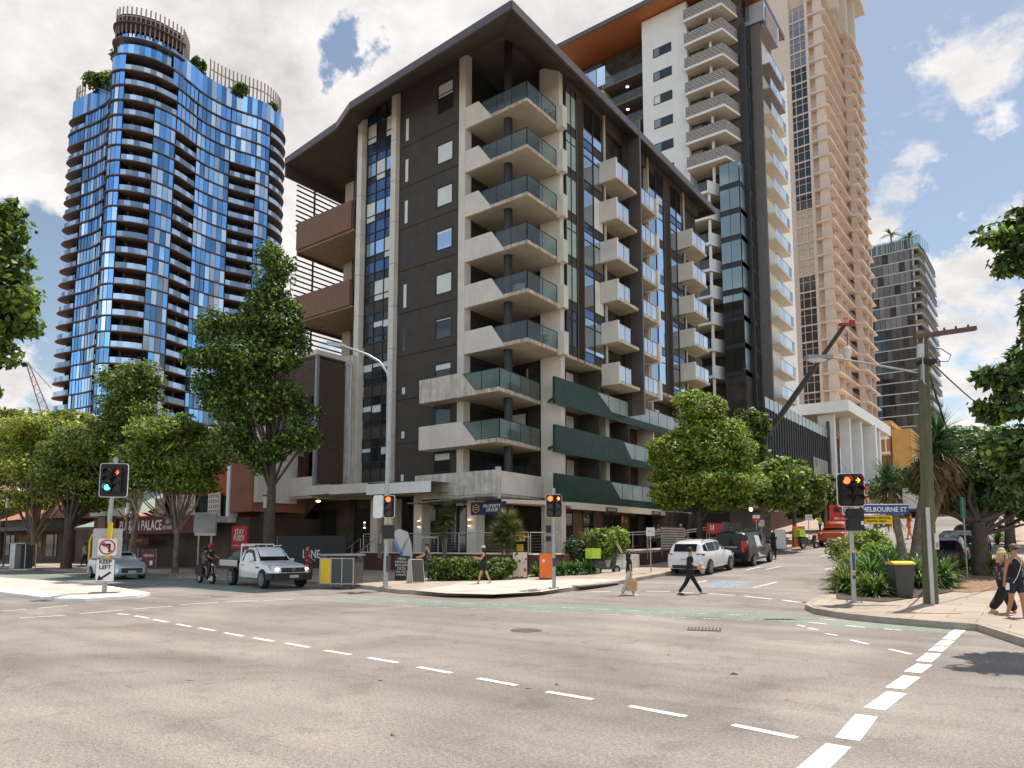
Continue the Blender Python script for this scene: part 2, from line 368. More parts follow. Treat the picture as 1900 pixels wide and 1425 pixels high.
mat('cream', (.62, .54, .43), .8, .06, 2)
mat('white_paint', (.80, .775, .73), .75, .04, .8, streak=.04)
mat('green_tile', (.012, .042, .029), .42, .2, 3.0, brick=(.22, .075, .006, (.045, .075, .06), (.008, .030, .021)), spec=.35)
mat('timber_dark', (.09, .032, .02), .7, .2, 2, stripes=('h', .12, .5))
mat('curtain', (.74, .72, .62), .9, .1, 2, stripes=('v', .33, .82))
mat('blind', (.66, .66, .63), .9, .05, 2)
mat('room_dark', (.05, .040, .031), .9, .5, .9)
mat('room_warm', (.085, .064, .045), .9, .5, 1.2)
def glass(name, col, rough=.03, metal=.9, jit=0.0, island=.0, base_var=.0):
    m = mat(name, col, rough, base_var, .6, metal=metal, island=island); return m
glass('blue_glass', (.26, .47, .74), .06, 1.0, island=.35)
glass('pale_glass', (.72, .80, .90), .18, 1.0, island=.22)
glass('facade_glass', (.52, .60, .68), .03, 1.0, island=.25)
glass('spandrel_blue', (.10, .16, .27), .10, .8, island=.15)
glass('dark_glass', (.055, .06, .062), .03, .5, island=.3)
glass('olive_glass', (.27, .28, .24), .04, .9, island=.3)
glass('tan_glass', (.30, .27, .24), .05, .9, island=.15)
mat('rail_glass', (.26, .29, .30), .05, 0, alpha=.20, spec=.8, metal=.1)
mat('rail_green', (.11, .15, .13), .12, .05, 2, alpha=.86, spec=.6)
mat('rail_milk', (.42, .47, .46), .2, .06, 2, alpha=.9, spec=.5)
mat('rail_grey', (.50, .56, .62), .22, .0, 2, metal=.5, island=.45)
mat('rail_tower', (.34, .43, .54), .15, .0, 2, metal=.6, island=.45)
mat('grey_panel', (.17, .16, .155), .6, .1, .3, island=.2)
mat('tower_slab', (.13, .10, .085), .6, .1, .5)
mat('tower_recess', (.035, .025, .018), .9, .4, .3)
mat('bronze_fin', (.36, .26, .21), .5, .1, 2)
mat('mesh_brick', (.16, .135, .125), .8, .1, 2, brick=(.5, .26, .05, (.40, .36, .33), (.20, .17, .16)))
mat('tan_wall', (.74, .595, .49), .85, .06, .12, streak=.05, brick=(9.0, 2.64, .03, (.82, .70, .61), (.73, .58, .475)))
mat('tan_slab', (.76, .61, .50), .85, .08, .5, streak=.08)
mat('tan_panel', (.63, .475, .375), .85, .06, .5)
mat('grey_brick', (.19, .165, .15), .85, .1, 1, brick=(.25, .09, .01, (.12, .10, .09), (.16, .14, .125)))
mat('red_brick', (.32, .085, .04), .85, .15, 1, brick=(.25, .09, .012, (.28, .19, .14), (.26, .07, .035)))
mat('red_render', (.36, .085, .04), .8, .12, 1)
mat('brown_brick', (.13, .045, .03), .85, .15, 1, brick=(.25, .09, .012, (.07, .04, .03), (.10, .035, .024)))
mat('corrugated', (.50, .45, .40), .7, .06, .5, stripes=('v', .25, .78))
mat('ochre_wall', (.58, .33, .10), .85, .08, .6)
mat('rust_wall', (.40, .16, .07), .85, .1, .6)
mat('green_roof', (.34, .42, .34), .6, .12, 2, stripes=('v', .5, .8))
mat('terracotta', (.50, .20, .12), .8, .2, 3)
mat('shop_wall', (.10, .07, .05), .85, .3, .7)
mat('maroon_sign', (.085, .014, .012), .6, .1, 2)
mat('galv', (.40, .40, .39), .45, .12, 3, metal=.7)
mat('grey_steel', (.26, .265, .26), .5, .1, 3, metal=.4)
mat('steel_rail', (.48, .43, .37), .35, .08, 3, metal=.7)
mat('signal_black', (.018, .016, .015), .5, .1, 4)
mat('signal_lens_off', (.03, .02, .018), .25, 0)
mat('lamp_red', (1.0, .10, .03), .4, 0, emit=2.6); mat('lamp_amber', (1.0, .28, .04), .4, 0, emit=3.0); mat('lamp_green', (.10, .95, .68), .4, 0, emit=1.8)
mat('lamp_warm', (1.0, .62, .28), .4, 0, emit=5.0); mat('lamp_white', (1.0, .92, .8), .4, 0, emit=2.0)
for n_, c_ in dict(white=(.80, .78, .74), offwhite=(.66, .62, .56), black=(.014, .013, .013), yellow=(.80, .34, .015), sign_yellow=(.78, .50, .02), red=(.55, .025, .02),
                   crimson=(.36, .02, .025), navy=(.012, .018, .06), sign_blue=(.03, .085, .28), orange=(.78, .16, .025), gold=(.55, .34, .10), dkgreen=(.02, .13, .06),
                   lime=(.50, .72, .06), grey=(.22, .21, .20), dgrey=(.07, .067, .064), lgrey=(.50, .49, .47), brown=(.11, .065, .04), skyblue=(.18, .26, .50), tan_bag=(.52, .30, .14),
                   pink=(.45, .22, .24), peach=(.60, .34, .22)).items(): flat(n_, c_)
mat('skin', (.50, .27, .17), .55, .08, 6); mat('skin_tan', (.40, .19, .10), .5, .08, 6); mat('hair_dark', (.02, .014, .01), .6); mat('hair_blond', (.50, .36, .20), .6, .25, 30)
mat('cloth_black', (.018, .017, .018), .9, .2, 12, bump=.3, bscale=9); mat('cloth_pale', (.55, .54, .53), .9, .1, 10, bump=.3, bscale=9); mat('cloth_floral', (.05, .04, .045), .9, 0)
mat('cloth_grey', (.10, .11, .11), .9, .6, 14); mat('cloth_red', (.35, .03, .03), .9, .1, 8); mat('cloth_navy', (.02, .025, .05), .9, .1, 8)
mat('car_white', (.74, .73, .71), .28, .02, 2, coat=.7); mat('car_silver', (.50, .53, .57), .3, .02, 2, metal=.35, coat=.7); mat('car_black', (.010, .010, .011), .35, .02, 2, coat=.25, spec=.3)
mat('car_dark', (.05, .043, .04), .32, .02, 2, metal=.3, coat=.4); mat('car_orange', (.42, .07, .015), .28, .03, 2, coat=.8); mat('car_glass', (.012, .013, .014), .08, 0, spec=.22)
mat('tyre', (.018, .017, .016), .85, .1, 10); mat('rim', (.42, .42, .42), .35, .05, 5, metal=.8); mat('plastic_dark', (.03, .03, .03), .7); mat('chrome', (.7, .7, .7), .12, 0, metal=1)
mat('tail_red', (.45, .012, .010), .2, 0, coat=.6); mat('head_lens', (.55, .55, .55), .1, 0, metal=.4, coat=1); mat('head_lit', (1, .72, .42), .3, 0, emit=2.2)
mat('bark', (.17, .13, .095), .95, .3, 5, bump=.8, bscale=14); mat('bark_dark', (.075, .056, .04), .95, .3, 5, bump=.8, bscale=14); mat('pole_wood', (.13, .135, .07), .9, .22, 1.2, streak=.35, bump=.6, bscale=18)
mat('soil', (.07, .05, .035), .95, .4, 3, bump=.6); mat('litter', (.25, .15, .09), .95, .5, 9, bump=.6)
def leaf(name, col, tr=.35, isl=.55): mat(name, col, .5, .25, .45, island=isl, transl=tr, spec=.45)
leaf('leaf_bright', (.24, .33, .045), .4); leaf('leaf_mid', (.12, .19, .03), .4); leaf('leaf_dark', (.055, .105, .025), .3); leaf('leaf_olive', (.21, .24, .045), .4); leaf('leaf_fig', (.06, .11, .028), .3)
leaf('leaf_yellow', (.36, .36, .055), .4); leaf('leaf_strap', (.10, .20, .035), .3, .6); leaf('leaf_yucca', (.055, .12, .04), .2, .5); leaf('leaf_dry', (.26, .16, .075), .2, .4); leaf('leaf_frond', (.17, .19, .05), .3, .4)
def pane_check(name, a, b_, sc):
    m = mat(name, a, .8, 0); t = m.node_tree; c = t.nodes.new('ShaderNodeTexVoronoi'); c.inputs['Scale'].default_value = sc
    r = t.nodes.new('ShaderNodeValToRGB'); g = t.nodes.new('ShaderNodeTexCoord'); t.links.new(g.outputs['Object'], c.inputs[0]); t.links.new(c.outputs['Distance'], r.inputs[0])
    r.color_ramp.elements[0].position = .30; r.color_ramp.elements[0].color = tuple(b_)+(1,); r.color_ramp.elements[1].position = .36; r.color_ramp.elements[1].color = tuple(a)+(1,)
    t.links.new(r.outputs[0], t.nodes['Principled BSDF'].inputs['Base Color'])
pane_check('floral', (.03, .025, .03), (.42, .20, .24), 11); pane_check('print_shirt', (.05, .055, .06), (.24, .25, .25), 14); pane_check('poster_food', (.70, .55, .42), (.34, .08, .03), 4.5)
pane_check('mural', (.30, .27, .25), (.20, .14, .09), .5); pane_check('mosaic', (.16, .10, .05), (.55, .30, .08), 1.2)
# ================================================================ ground, streets, footpaths, markings
def sheet(name, poly_or_rect, m, lift, step=None, label=None):
    x0, x1, y0, y1 = poly_or_rect; b = MB()
    xs = np.unique(np.concatenate([np.arange(x0, x1, step or 4), [x1]])); ys = np.unique(np.concatenate([np.arange(y0, y1, step or 4), [y1]]))
    V = [(x, y, float(gz(x, y))+lift) for y in ys for x in xs]; n = len(xs)
    b.add(V, [(j*n+i, j*n+i+1, (j+1)*n+i+1, (j+1)*n+i) for j in range(len(ys)-1) for i in range(n-1)], m)
    return tag(b.build(name, smooth=30), kind='structure')
b = MB(); xs = [-3000, -600, -260, -150, -80, -52, -46, -40, -34, -28, -10, 60, 600, 3000]; ys = [-3000, -400, -40, 22, 27, 33, 41, 50, 58, 75, 94, 130, 180, 400, 3000]
b.add([(x, y, float(gz(x, y))-.35) for y in ys for x in xs], [(j*14+i, j*14+i+1, (j+1)*14+i+1, (j+1)*14+i) for j in range(14) for i in range(13)], 'earth')
tag(b.build('ground'), kind='structure')
sheet('road', (-260, 60, -40, 24), 'asphalt', 0.0)
sheet('cross_street', (-24, 16, 24, 190), 'asphalt', 0.0, 2)
def poly_fill(name, poly, lift, m, edge=None, emat='kerb_concrete', kerbw=.16, th=.30):
    """raised footpath: triangulated fan grid over a polygon, its top following the terrain"""
    import bmesh
    from mathutils import geometry
    bm = bmesh.new(); vs = [bm.verts.new((x, y, 0)) for x, y in poly]; bm.faces.new(vs)
    for ax in (0, 1):
        lo = min(p[ax] for p in poly); hi = max(p[ax] for p in poly); st = 3.0 if ax else 6.0
        k = math.ceil(lo/st)*st
        while k < hi:
            if ax == 1 or k > -70:
                geo = bm.verts[:]+bm.edges[:]+bm.faces[:]
                bmesh.ops.bisect_plane(bm, geom=geo, plane_co=(k if ax == 0 else 0, k if ax else 0, 0), plane_no=(1-ax, ax, 0))
            k += st
    for v in bm.verts: v.co.z = float(gz(v.co.x, v.co.y))+lift
    bm.normal_update()
    for f in bm.faces:
        if f.normal.z < 0: f.normal_flip()
    me = bpy.data.meshes.new(name); bm.to_mesh(me); bm.free(); me.materials.append(MATS[m])
    o = bpy.data.objects.new(name, me); COL.objects.link(o); return tag(o, kind='structure')
def kerb(name, line, lift=.15, w_=.18, m='kerb_concrete', par=None):
    b = MB(); pts = []
    for (x0, y0), (x1, y1) in zip(line[:-1], line[1:]):
        k = max(1, int(math.hypot(x1-x0, y1-y0)/2.0))
        pts += [(x0+(x1-x0)*i/k, y0+(y1-y0)*i/k) for i in range(k)]
    pts.append(line[-1]); n = len(pts); V = []
    for i, (x, y) in enumerate(pts):
        a = Vector(pts[max(0, i-1)]); c = Vector(pts[min(n-1, i+1)]); d = (c-a).normalized(); nn = Vector((d.y, -d.x))
        z = float(gz(x, y)); l = lift(i/(n-1.0)) if callable(lift) else lift
        V += [(x, y, z-.2), (x, y, z+l-.03), (x-nn.x*.03, y-nn.y*.03, z+l+.004), (x-nn.x*w_, y-nn.y*w_, z+l+.006), (x-nn.x*w_, y-nn.y*w_, z-.2),
              ]
    b.add(V, [(i*5+j, (i+1)*5+j, (i+1)*5+j+1, i*5+j+1) for i in range(n-1) for j in range(4)], m)
    return tag(b.build(name, smooth=30), kind='structure')
arc = [(-19.44, 18.95), (-18.17, 19.2), (-16.9, 19.65), (-15.95, 20.7), (-15.1, 21.9), (-14.8, 23.0)]
lineA = [(-258, 20.0), (-60, 20.1), (-28, 20.5), (-24.5, 20.4), (-22.0, 19.9), (-20.6, 19.3)]+arc+[(-14.7, 60), (-14.7, 188)]
poly_fill('footpath', lineA+[(-60, 188), (-60, 60), (-258, 60)], .15, 'paving')
kerb('kerb', lineA)
# fresh pale concrete laid at the corner ramp
cp = [G(770,1096,.15)[:2], G(830,1101,.15)[:2], G(915,1103,.15)[:2], G(1005,1098,.15)[:2], G(1120,1082,.2)[:2], G(1180,1075,.3)[:2], G(1050,1075,.25)[:2], G(960,1078,.2)[:2], G(860,1082,.15)[:2]]
cp = [tuple(map(float, p)) for p in cp]
poly_fill('pale_footpath', cp, .154, 'pale_concrete_slab')
bl = [(-.2, 16.2), (-1.11, 18.6), (-1.8, 18.75), (-3.18, 19.1), (-3.9, 19.45), (-4.9, 20.4), (-5.4, 21.5), (-5.6, 22.6), (-5.75, 26), (-5.5, 30.5), (-4.6, 32.4), (-2.4, 33.8), (-2.3, 188)]
lineB = bl[::-1]
poly_fill('corner_footpath', [(14, 188), (14, 14), (1.5, 14)]+bl, .15, 'paving')
kerb('corner_kerb', [(14, 14), (1.5, 14)]+bl, lift=.15)
sheet('side_yard', (3.2, 60, 30, 190), 'pale_concrete_slab', .16, 5)
# ---- traffic island on the left
isl = [(-60, 7.3), (-40, 9.0), (-34.08, 9.9), (-26.2, 9.75), (-25.2, 10.3), (-25.3, 12.0), (-26.2, 12.9), (-33.4, 14.2), (-43.6, 13.9), (-60, 13.6)]
b = MB()
inn = [(x+(.30 if x < -50 else -.0)+(-.45 if x > -27 else 0), y+(.42 if y < 11.5 else -.42)) for x, y in isl]
n = len(isl)
b.add([(x, y, -.1) for x, y in isl]+[(x, y, .10) for x, y in isl]+[(x, y, .155) for x, y in inn],
      [(i, (i+1) % n, n+(i+1) % n, n+i) for i in range(n)]+[(n+i, n+(i+1) % n, 2*n+(i+1) % n, 2*n+i) for i in range(n)], 'island_paint')
b.add([(x, y, .157) for x, y in inn], [tuple(range(n))], 'pale_concrete_slab')
tag(b.build('traffic_island'), kind='structure')
# ---- painted lines
paint = MB(); faint = MB()
def stripe(p, q, w_=.10, z=.004, m='road_paint', mb=None, up=0):
    a = GG(*p, up); c = GG(*q, up); d = (c-a)[:2]; d /= np.linalg.norm(d); nn = np.array([d[1], -d[0]])*w_/2
    (mb or paint).add([(x, y, float(gz(x, y))+z) for x, y in (a[:2]+nn, c[:2]+nn, c[:2]-nn, a[:2]-nn)], [(3, 2, 1, 0)], m)
for a, c in [((218,1139),(239,1141)), ((251,1143),(275,1147)), ((286,1150),(312,1155)), ((328,1158),(354,1163)), ((369,1165.5),(399,1171)),
             ((417,1174.5),(451,1181)), ((470,1184),(507,1190.5)), ((531,1194),(573,1201.5)), ((603,1207),(650,1215.5)), ((684,1220.5),(737,1230)), ((776,1238),(837,1249.5)),
             ((887,1259.5),(958,1272)), ((1015,1284),(1100,1299)), ((1168,1312),(1272,1330)), ((1360,1347),(1478,1370))]:
    stripe(a, c, .11)
for a, c in [((1480,1160),(1494,1163)), ((1500,1165.5),(1517,1169)), ((1531,1175.5),(1554,1180)), ((1578,1188),(1611,1196)), ((1650,1205),(1690,1215))]: stripe(a, c, .10)
# broad give-way bars running down to the bottom right
for (a, c) in [((1500,1436),(1556,1385)), ((1572,1373),(1608,1328)), ((1622,1316),(1664,1286)), ((1660,1278),(1692,1256)), ((1693,1249),(1716,1233)), ((1714,1228),(1733,1213)), ((1735,1209),(1747,1200)), ((1747,1198),(1760,1189)), ((1760,1187),(1771,1178)), ((1770,1177),(1782,1169))]:
    stripe(a, c, .225)
# holding lines across the mouth of the cross street
for a, c in [((1098,1098),(1134,1098)), ((1200,1097),(1243,1098)), ((1257,1099),(1288,1100)), ((1316,1102),(1364,1105)), ((1380,1106),(1432,1112)), ((1451,1113.5),(1508,1121))]: stripe(a, c, .13)
for a, c in [((1137,1107),(1180,1107.5)), ((1192,1108),(1243,1112)), ((1257,1113),(1312,1118)), ((1328,1117),(1388,1122)), ((1408,1124),(1450,1128))]: stripe(a, c, .10)
for a, c in [((1397,1091),(1442,1080)), ((1291,1082),(1312,1077)), ((1383,1058),(1412,1052)), ((1420,1057),(1448,1051)), ((1531,1057),(1554,1051)), ((1521,1033),(1537,1029)), ((1560,1023),(1570,1020))]: stripe(a, c, .10)
for a, c in [((36,1147),(122,1142)), ((148,1139),(228,1132)), ((248,1130),(320,1125)), ((336,1122),(404,1118)), ((420,1117),(478,1115)), ((490,1114.5),(545,1112)), ((70,1129),(126,1124)), ((0,1134),(48,1131))]: stripe(a, c, .10)
for a, c in [((285,1105),(430,1100)), ((330,1111),(470,1105)), ((430,1096),(560,1102)), ((-40,1069),(250,1083)), ((250,1083),(430,1096)), ((-40,1060.5),(330,1076)), ((330,1076),(470,1086))]: stripe(a, c, .09, m='faded_paint')
tag(paint.build('lane_markings'), kind='structure')
b = MB()
def area(pts, m, z, mb):
    V = [GG(*p) for p in pts]; n = len(V); mb.add([(v[0], v[1], float(gz(v[0], v[1]))+z) for v in V], [tuple(range(n))], m)
top = [(600,1108), (700,1111), (800,1114), (900,1118), (1000,1121), (1100,1124), (1200,1127), (1300,1132), (1400,1137), (1500,1147), (1600,1155), (1700,1163), (1790,1169)]
bot = [(610,1114), (700,1118), (800,1124), (900,1129), (1000,1133), (1100,1137), (1200,1141), (1300,1145), (1400,1150), (1500,1158), (1600,1166), (1700,1172), (1775,1176)]
for i in range(len(top)-1): area([bot[i], bot[i+1], top[i+1], top[i]], 'road_green', .003, b)
top = [(-60,1060), (100,1066), (250,1073), (400,1083), (500,1095)]; bot = [(-60,1067), (100,1075), (250,1083), (400,1097), (450,1102)]
for i in range(4): area([bot[i], bot[i+1], top[i+1], top[i]], 'road_green', .003, b)
tag(b.build('green_bike_lane'), kind='structure')
b = MB()
for i in range(12):
    for row, (ya, yb) in enumerate(((1113, 1147), (1121, 1150))):
        x = 665+i*62+row*20; f = (x-600)/900; y = (1109+f*38 if row == 0 else 1118+f*38)
        stripe((x, y), (x+30, y+1.2), .09, .005, 'faded_paint', b)
for x, y in ((1500,1155), (1570,1161), (1640,1167), (1520,1148)): stripe((x, y), (x+34, y+3.4), .09, .005, 'road_paint', b)
tag(b.build('bike_lane_dashes'), kind='structure')
b = MB(); area([(1297,1090), (1362,1091), (1403,1079), (1335,1079)], 'road_blue', .004, b); tag(b.build('blue_bay_marking'), kind='structure')
# ---- iron covers and the kerb inlet
def disc_cover(px, py, r, label):
    p = GG(px, py); t = thing('manhole_cover', label, 'manhole cover', (p[0], p[1], p[2]+.004))
    b = MB(); b.cyl(0, 0, 0, .008, r, 'kerb_concrete', 24); b.build('surround', t); b = MB(); b.cyl(0, 0, .008, .014, r*.86, 'dgrey', 24)
    for i in range(-4, 5): b.box(-math.sqrt(max(.01, (r*.8)**2-(i*r*.18)**2)), i*r*.18-.012, .014, math.sqrt(max(.01, (r*.8)**2-(i*r*.18)**2)), i*r*.18+.012, .019, 'grey')
    b.build('lid', t); return t
disc_cover(976, 1171, .42, 'round iron manhole cover set in the open asphalt left of the square drain cover')
p = GG(1307, 1168); t = thing('drain_cover', 'square ribbed drain cover set in the asphalt of the junction', 'drain cover', (p[0], p[1], .004), R_(20))
b = MB(); b.box(-.36, -.30, 0, .36, .30, .010, 'dgrey')
for i in range(9): b.box(-.32+i*.075, -.26, .010, -.29+i*.075, .26, .016, 'grey')
b.build('grate', t)
for px, py, rz_, lab in ((1516, 1117, .1, 'slotted stormwater grate in the gutter at the planted corner'),):
    p = GG(px, py); t = thing('storm_grate', lab, 'drain grate', (p[0], p[1], p[2]+.004), R_(85))
    b = MB(); b.box(-.5, -.3, 0, .5, .3, .006, 'black')
    for i in range(10): b.box(-.48+i*.1, -.28, .006, -.43+i*.1, .28, .014, 'grey')
    b.build('grate', t)
p = GG(1170, 1083); t = thing('kerb_inlet', 'dark stormwater slot opening in the kerb before the apartment corner', 'drain inlet', (-14.66, 25.6, float(gz(-14.7, 25.6))))
b = MB(); b.box(-.02, -1.5, .02, .02, 1.5, .11, 'black'); b.build('slot', t); b = MB(); b.box(-.30, -1.7, .12, .03, 1.7, .17, 'kerb_concrete'); b.build('lintel', t)
# ================================================================ corner apartment building
FH = 2.965
def zb(k): return 4.72+FH*k
YS, XE = 32.6, -23.3
apt = thing('apartment_building', 'ten storey charcoal apartment building with overhanging dark roof and pale concrete corner balconies', 'building', (-30, 38, 0))
def P(mb, name, smooth=None, parent=None): return mb.build(name, parent or apt, world=True, smooth=smooth)
def soff(x, y): return 31.65+.60*min(3.3, max(0, min(y-29.3, -22.0-x)))
# roof: main wing with soffit rising inwards, then the lower west wing over the terraces
b = MB(); e = -22.0
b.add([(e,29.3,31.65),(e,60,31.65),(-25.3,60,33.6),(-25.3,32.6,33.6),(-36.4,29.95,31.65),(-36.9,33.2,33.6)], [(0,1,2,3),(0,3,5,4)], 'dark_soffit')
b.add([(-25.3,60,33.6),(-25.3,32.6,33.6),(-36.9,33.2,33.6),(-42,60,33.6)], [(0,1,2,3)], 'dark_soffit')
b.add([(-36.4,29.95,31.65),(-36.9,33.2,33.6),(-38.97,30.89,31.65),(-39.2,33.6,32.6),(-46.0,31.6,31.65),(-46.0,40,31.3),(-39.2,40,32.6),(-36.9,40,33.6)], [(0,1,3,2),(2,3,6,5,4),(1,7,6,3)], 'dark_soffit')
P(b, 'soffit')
edge = [(-42,60),(e,60),(e,29.3),(-36.4,29.95),(-38.97,30.89),(-46.02,31.58),(-46.02,40),(-42,42)]
b = MB()
for (x0, y0), (x1, y1) in zip(edge[:-1], edge[1:]):
    lo = 31.60; hi = 32.12
    if x0 < -40 and x1 < -45.9: lo = 30.6
    b.wall((x0, y0), (x1, y1), lo, hi, .12, 'fascia_metal')
P(b, 'fascia')
b = MB(); inner_ = [(-42,56.6),(-25.35,56.6),(-25.35,32.7),(-36.9,33.3),(-39.3,34.2),(-42.6,35),(-42.6,36.9),(-42,38.9)]
for i in range(7):
    (x0, y0), (x1, y1) = edge[i], edge[i+1]; (a0, b0), (a1, b1) = inner_[i], inner_[i+1]
    b.quad((x0,y0,32.13),(x1,y1,32.13),(a1,b1,34.0),(a0,b0,34.0),'fascia_metal')
b.add([(x, y, 34.0) for x, y in inner_], [tuple(range(8))], 'fascia_metal')
P(b, 'roof')
# south wall: charcoal render in storey-high sheets with open joints
b = MB(); b.box(-34.4, YS+.09, 5.6, -28.65, YS+.5, 33.6, 'charcoal_joint'); P(b, 'wall_backing')
wins = []
b = MB()
for k in range(-1, 10):
    z0 = 29.2-FH*(8-k)+.02; z1 = z0+FH-.04
    if k == 9: z1 = min(z1, 33.6)
    z0 = max(z0, 5.6)
    if z1 <= z0: continue
    wz0, wz1 = z0+.55, z0+1.95
    if k == 8: wz0, wz1 = 29.2+1.15, 29.2+3.25; z1 = 33.6
    if k == 9: continue
    wx0, wx1 = -30.7, -29.25
    if k < 2: wz1 = z0+2.0; wz0 = z0+.7
    b.box(-34.4, YS, z0, wx0, YS+.06, z1, 'charcoal_render'); b.box(wx1, YS, z0, -28.65, YS+.06, z1, 'charcoal_render')
    b.box(wx0, YS, z0, wx1, YS+.06, wz0, 'charcoal_render'); b.box(wx0, YS, wz1, wx1, YS+.06, z1, 'charcoal_render')
    wins.append((k, wx0, wx1, wz0, wz1, z0))
P(b, 'wall')
def window(x0, x1, z0, z1, y, fr='dark_frame', gl='dark_glass', blind=None, split=None, parent=None):
    f = MB(); w_ = .055
    f.box(x0, y-.03, z0, x1, y+.05, z0+w_, fr); f.box(x0, y-.03, z1-w_, x1, y+.05, z1, fr); f.box(x0, y-.03, z0+w_, x0+w_, y+.05, z1-w_, fr); f.box(x1-w_, y-.03, z0+w_, x1, y+.05, z1-w_, fr)
    if split: f.box(x0+w_, y-.02, split-.03, x1-w_, y+.04, split+.03, fr)
    fo = P(f, 'window', parent=parent); g = MB()
    if blind is None or blind > 0: 
        zb_ = z0+w_ if blind is None else z1-w_-(z1-z0-2*w_)*blind
        if blind is not None: g.box(x0+w_, y+.004, zb_, x1-w_, y+.02, z1-w_, 'blind')
        if zb_ > z0+w_+.01: g.box(x0+w_, y+.004, z0+w_, x1-w_, y+.02, zb_, gl)
        elif blind is None: g.box(x0+w_, y+.004, z0+w_, x1-w_, y+.02, z1-w_, gl)
    else: g.box(x0+w_, y+.004, z0+w_, x1-w_, y+.02, z1-w_, gl)
    g.build('pane', fo, world=True)
    return fo
for (k, a, c, z0, z1, zf) in wins:
    bl = {8:.45, 7:1, 6:1, 5:.12, 4:1, 3:.05, 2:.28, 1:0, 0:.35}.get(k, .0)
    window(a+.03, c-.03, z0+.03, z1-.03, YS+.03, blind=bl, gl='facade_glass' if k in (8, 5) else 'dark_glass', split=(z0+z1)/2+.25 if k == 8 else None)
    b = MB(); b.box(-33.62, YS-.015, zf+.35, -33.36, YS+.05, zf+(1.95 if k not in (2, 1, 0, -1) else .8), 'blind' if k not in (5, 3) else 'dark_glass'); P(b, 'slot_window')
# blade columns beside the glass stair bay
for x0, x1 in ((-34.70, -34.22), (-38.20, -37.72)):
    b = MB()
    for k in range(-1, 9):
        z0 = max(5.0, 29.2-FH*(8-k)+.6); z1 = min(33.7, z0+FH-.03) if z0 > 5.01 else 29.2-FH*8+.6+.6
        z1 = min(29.2-FH*(8-k)+.6+FH-.03, 33.7)
        if k == 8: z1 = 33.7
        if z1 > z0: b.add([(x0,YS-.38,z0),(x1,YS-.38,z0),(x1,YS+.1,z0),(x0,YS+.1,z0),(x0,YS-.38,z1),(x1,YS-.38,z1),(x1,YS+.1,z1),(x0,YS+.1,z1)], [(0,3,2,1),(4,5,6,7),(0,1,5,4),(1,2,6,5),(2,3,7,6),(3,0,4,7)], 'concrete')
    P(b, 'blade_column')
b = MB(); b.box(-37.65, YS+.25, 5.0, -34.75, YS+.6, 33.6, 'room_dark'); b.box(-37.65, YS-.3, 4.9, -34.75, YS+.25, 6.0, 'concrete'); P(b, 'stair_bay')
for k in range(0, 9):
    z0 = 6.1+FH*k; f = MB(); g = MB(); xs = [-37.65, -36.68, -35.72, -34.75]
    zt = 33.3 if k == 8 else z0+FH
    lv = [z0, z0+.85, z0+1.3, z0+2.35, z0+FH]
    for x in xs: f.box(x-.03, YS+.05, z0, x+.03, YS+.14, zt, 'dark_frame')
    for z in lv[:-1]: f.box(-37.65, YS+.06, z-.03, -34.75, YS+.13, z+.03, 'dark_frame')
    for i in range(3):
        a, c = xs[i]+.03, xs[i+1]-.03
        for j in range(4):
            za, zc = lv[j]+.03, lv[j+1]-.03; ty = .0
            m_ = ('spandrel_blue', 'dark_glass', 'facade_glass', 'spandrel_blue')[j] if k >= 5 else ('dark_glass' if j else 'charcoal_render')
            if j in (1, 2):
                u = (k*7+i*5) % 6
                if k >= 4 and u in (0, 2, 3): m_ = 'blind'
                if k < 4 and j == 2 and (k*3+i) % 4 != 1: g.box(a, YS+.10, zc-(.25+.12*((k+i) % 3)), c, YS+.105, zc, 'blind')
            g.quad((a, YS+.11, za), (c, YS+.11, za), (c, YS+.11, zc), (a, YS+.11, zc), m_)
    fo = P(f, 'window'); g.build('pane', fo, world=True)
# corner: pilaster, round column, glazed rooms behind, the white fin
b = MB(); b.box(-28.65, YS-.12, 4.2, -28.12, YS+.5, 33.6, 'concrete'); P(b, 'pilaster')
b = MB(); b.cyl(-25.35, 33.4, 1.3, 33.7, .27, 'black_steel', 20); P(b, 'round_column', smooth=40)
b = MB(); b.box(-24.95, 36.3, 4.6, -23.42, 36.75, 33.2, 'concrete'); P(b, 'corner_column')
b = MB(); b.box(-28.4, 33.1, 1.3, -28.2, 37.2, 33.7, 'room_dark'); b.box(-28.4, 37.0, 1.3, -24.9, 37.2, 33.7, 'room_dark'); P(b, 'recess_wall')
for k in range(0, 9):
    z0 = zb(k)+.28; z1 = zb(k)+FH-.22 if k < 8 else 32.9; f = MB(); g = MB()
    for a, c in ((33.2, 34.9), (34.9, 36.9)):
        f.box(-28.2, a, z0, -28.13, a+.07, z1, 'dark_frame'); f.box(-28.2, a, z1-.08, -28.13, c, z1, 'dark_frame')
        g.quad((-28.16, a+.07, z0), (-28.16, c, z0), (-28.16, c, z1-.08), (-28.16, a+.07, z1-.08), 'dark_glass')
    for a, c in ((-28.0, -26.6), (-26.6, -25.8), (-25.8, -24.95)):
        f.box(a, 36.93, z0, a+.07, 37.0, z1, 'dark_frame'); f.box(a, 36.93, z1-.08, c, 37.0, z1, 'dark_frame')
        g.quad((a+.07, 36.96, z0), (c, 36.96, z0), (c, 36.96, z1-.08), (a+.07, 36.96, z1-.08), 'dark_glass' if (k+int(a)) % 3 else 'curtain')
    fo = P(f, 'sliding_door'); g.build('pane', fo, world=True)
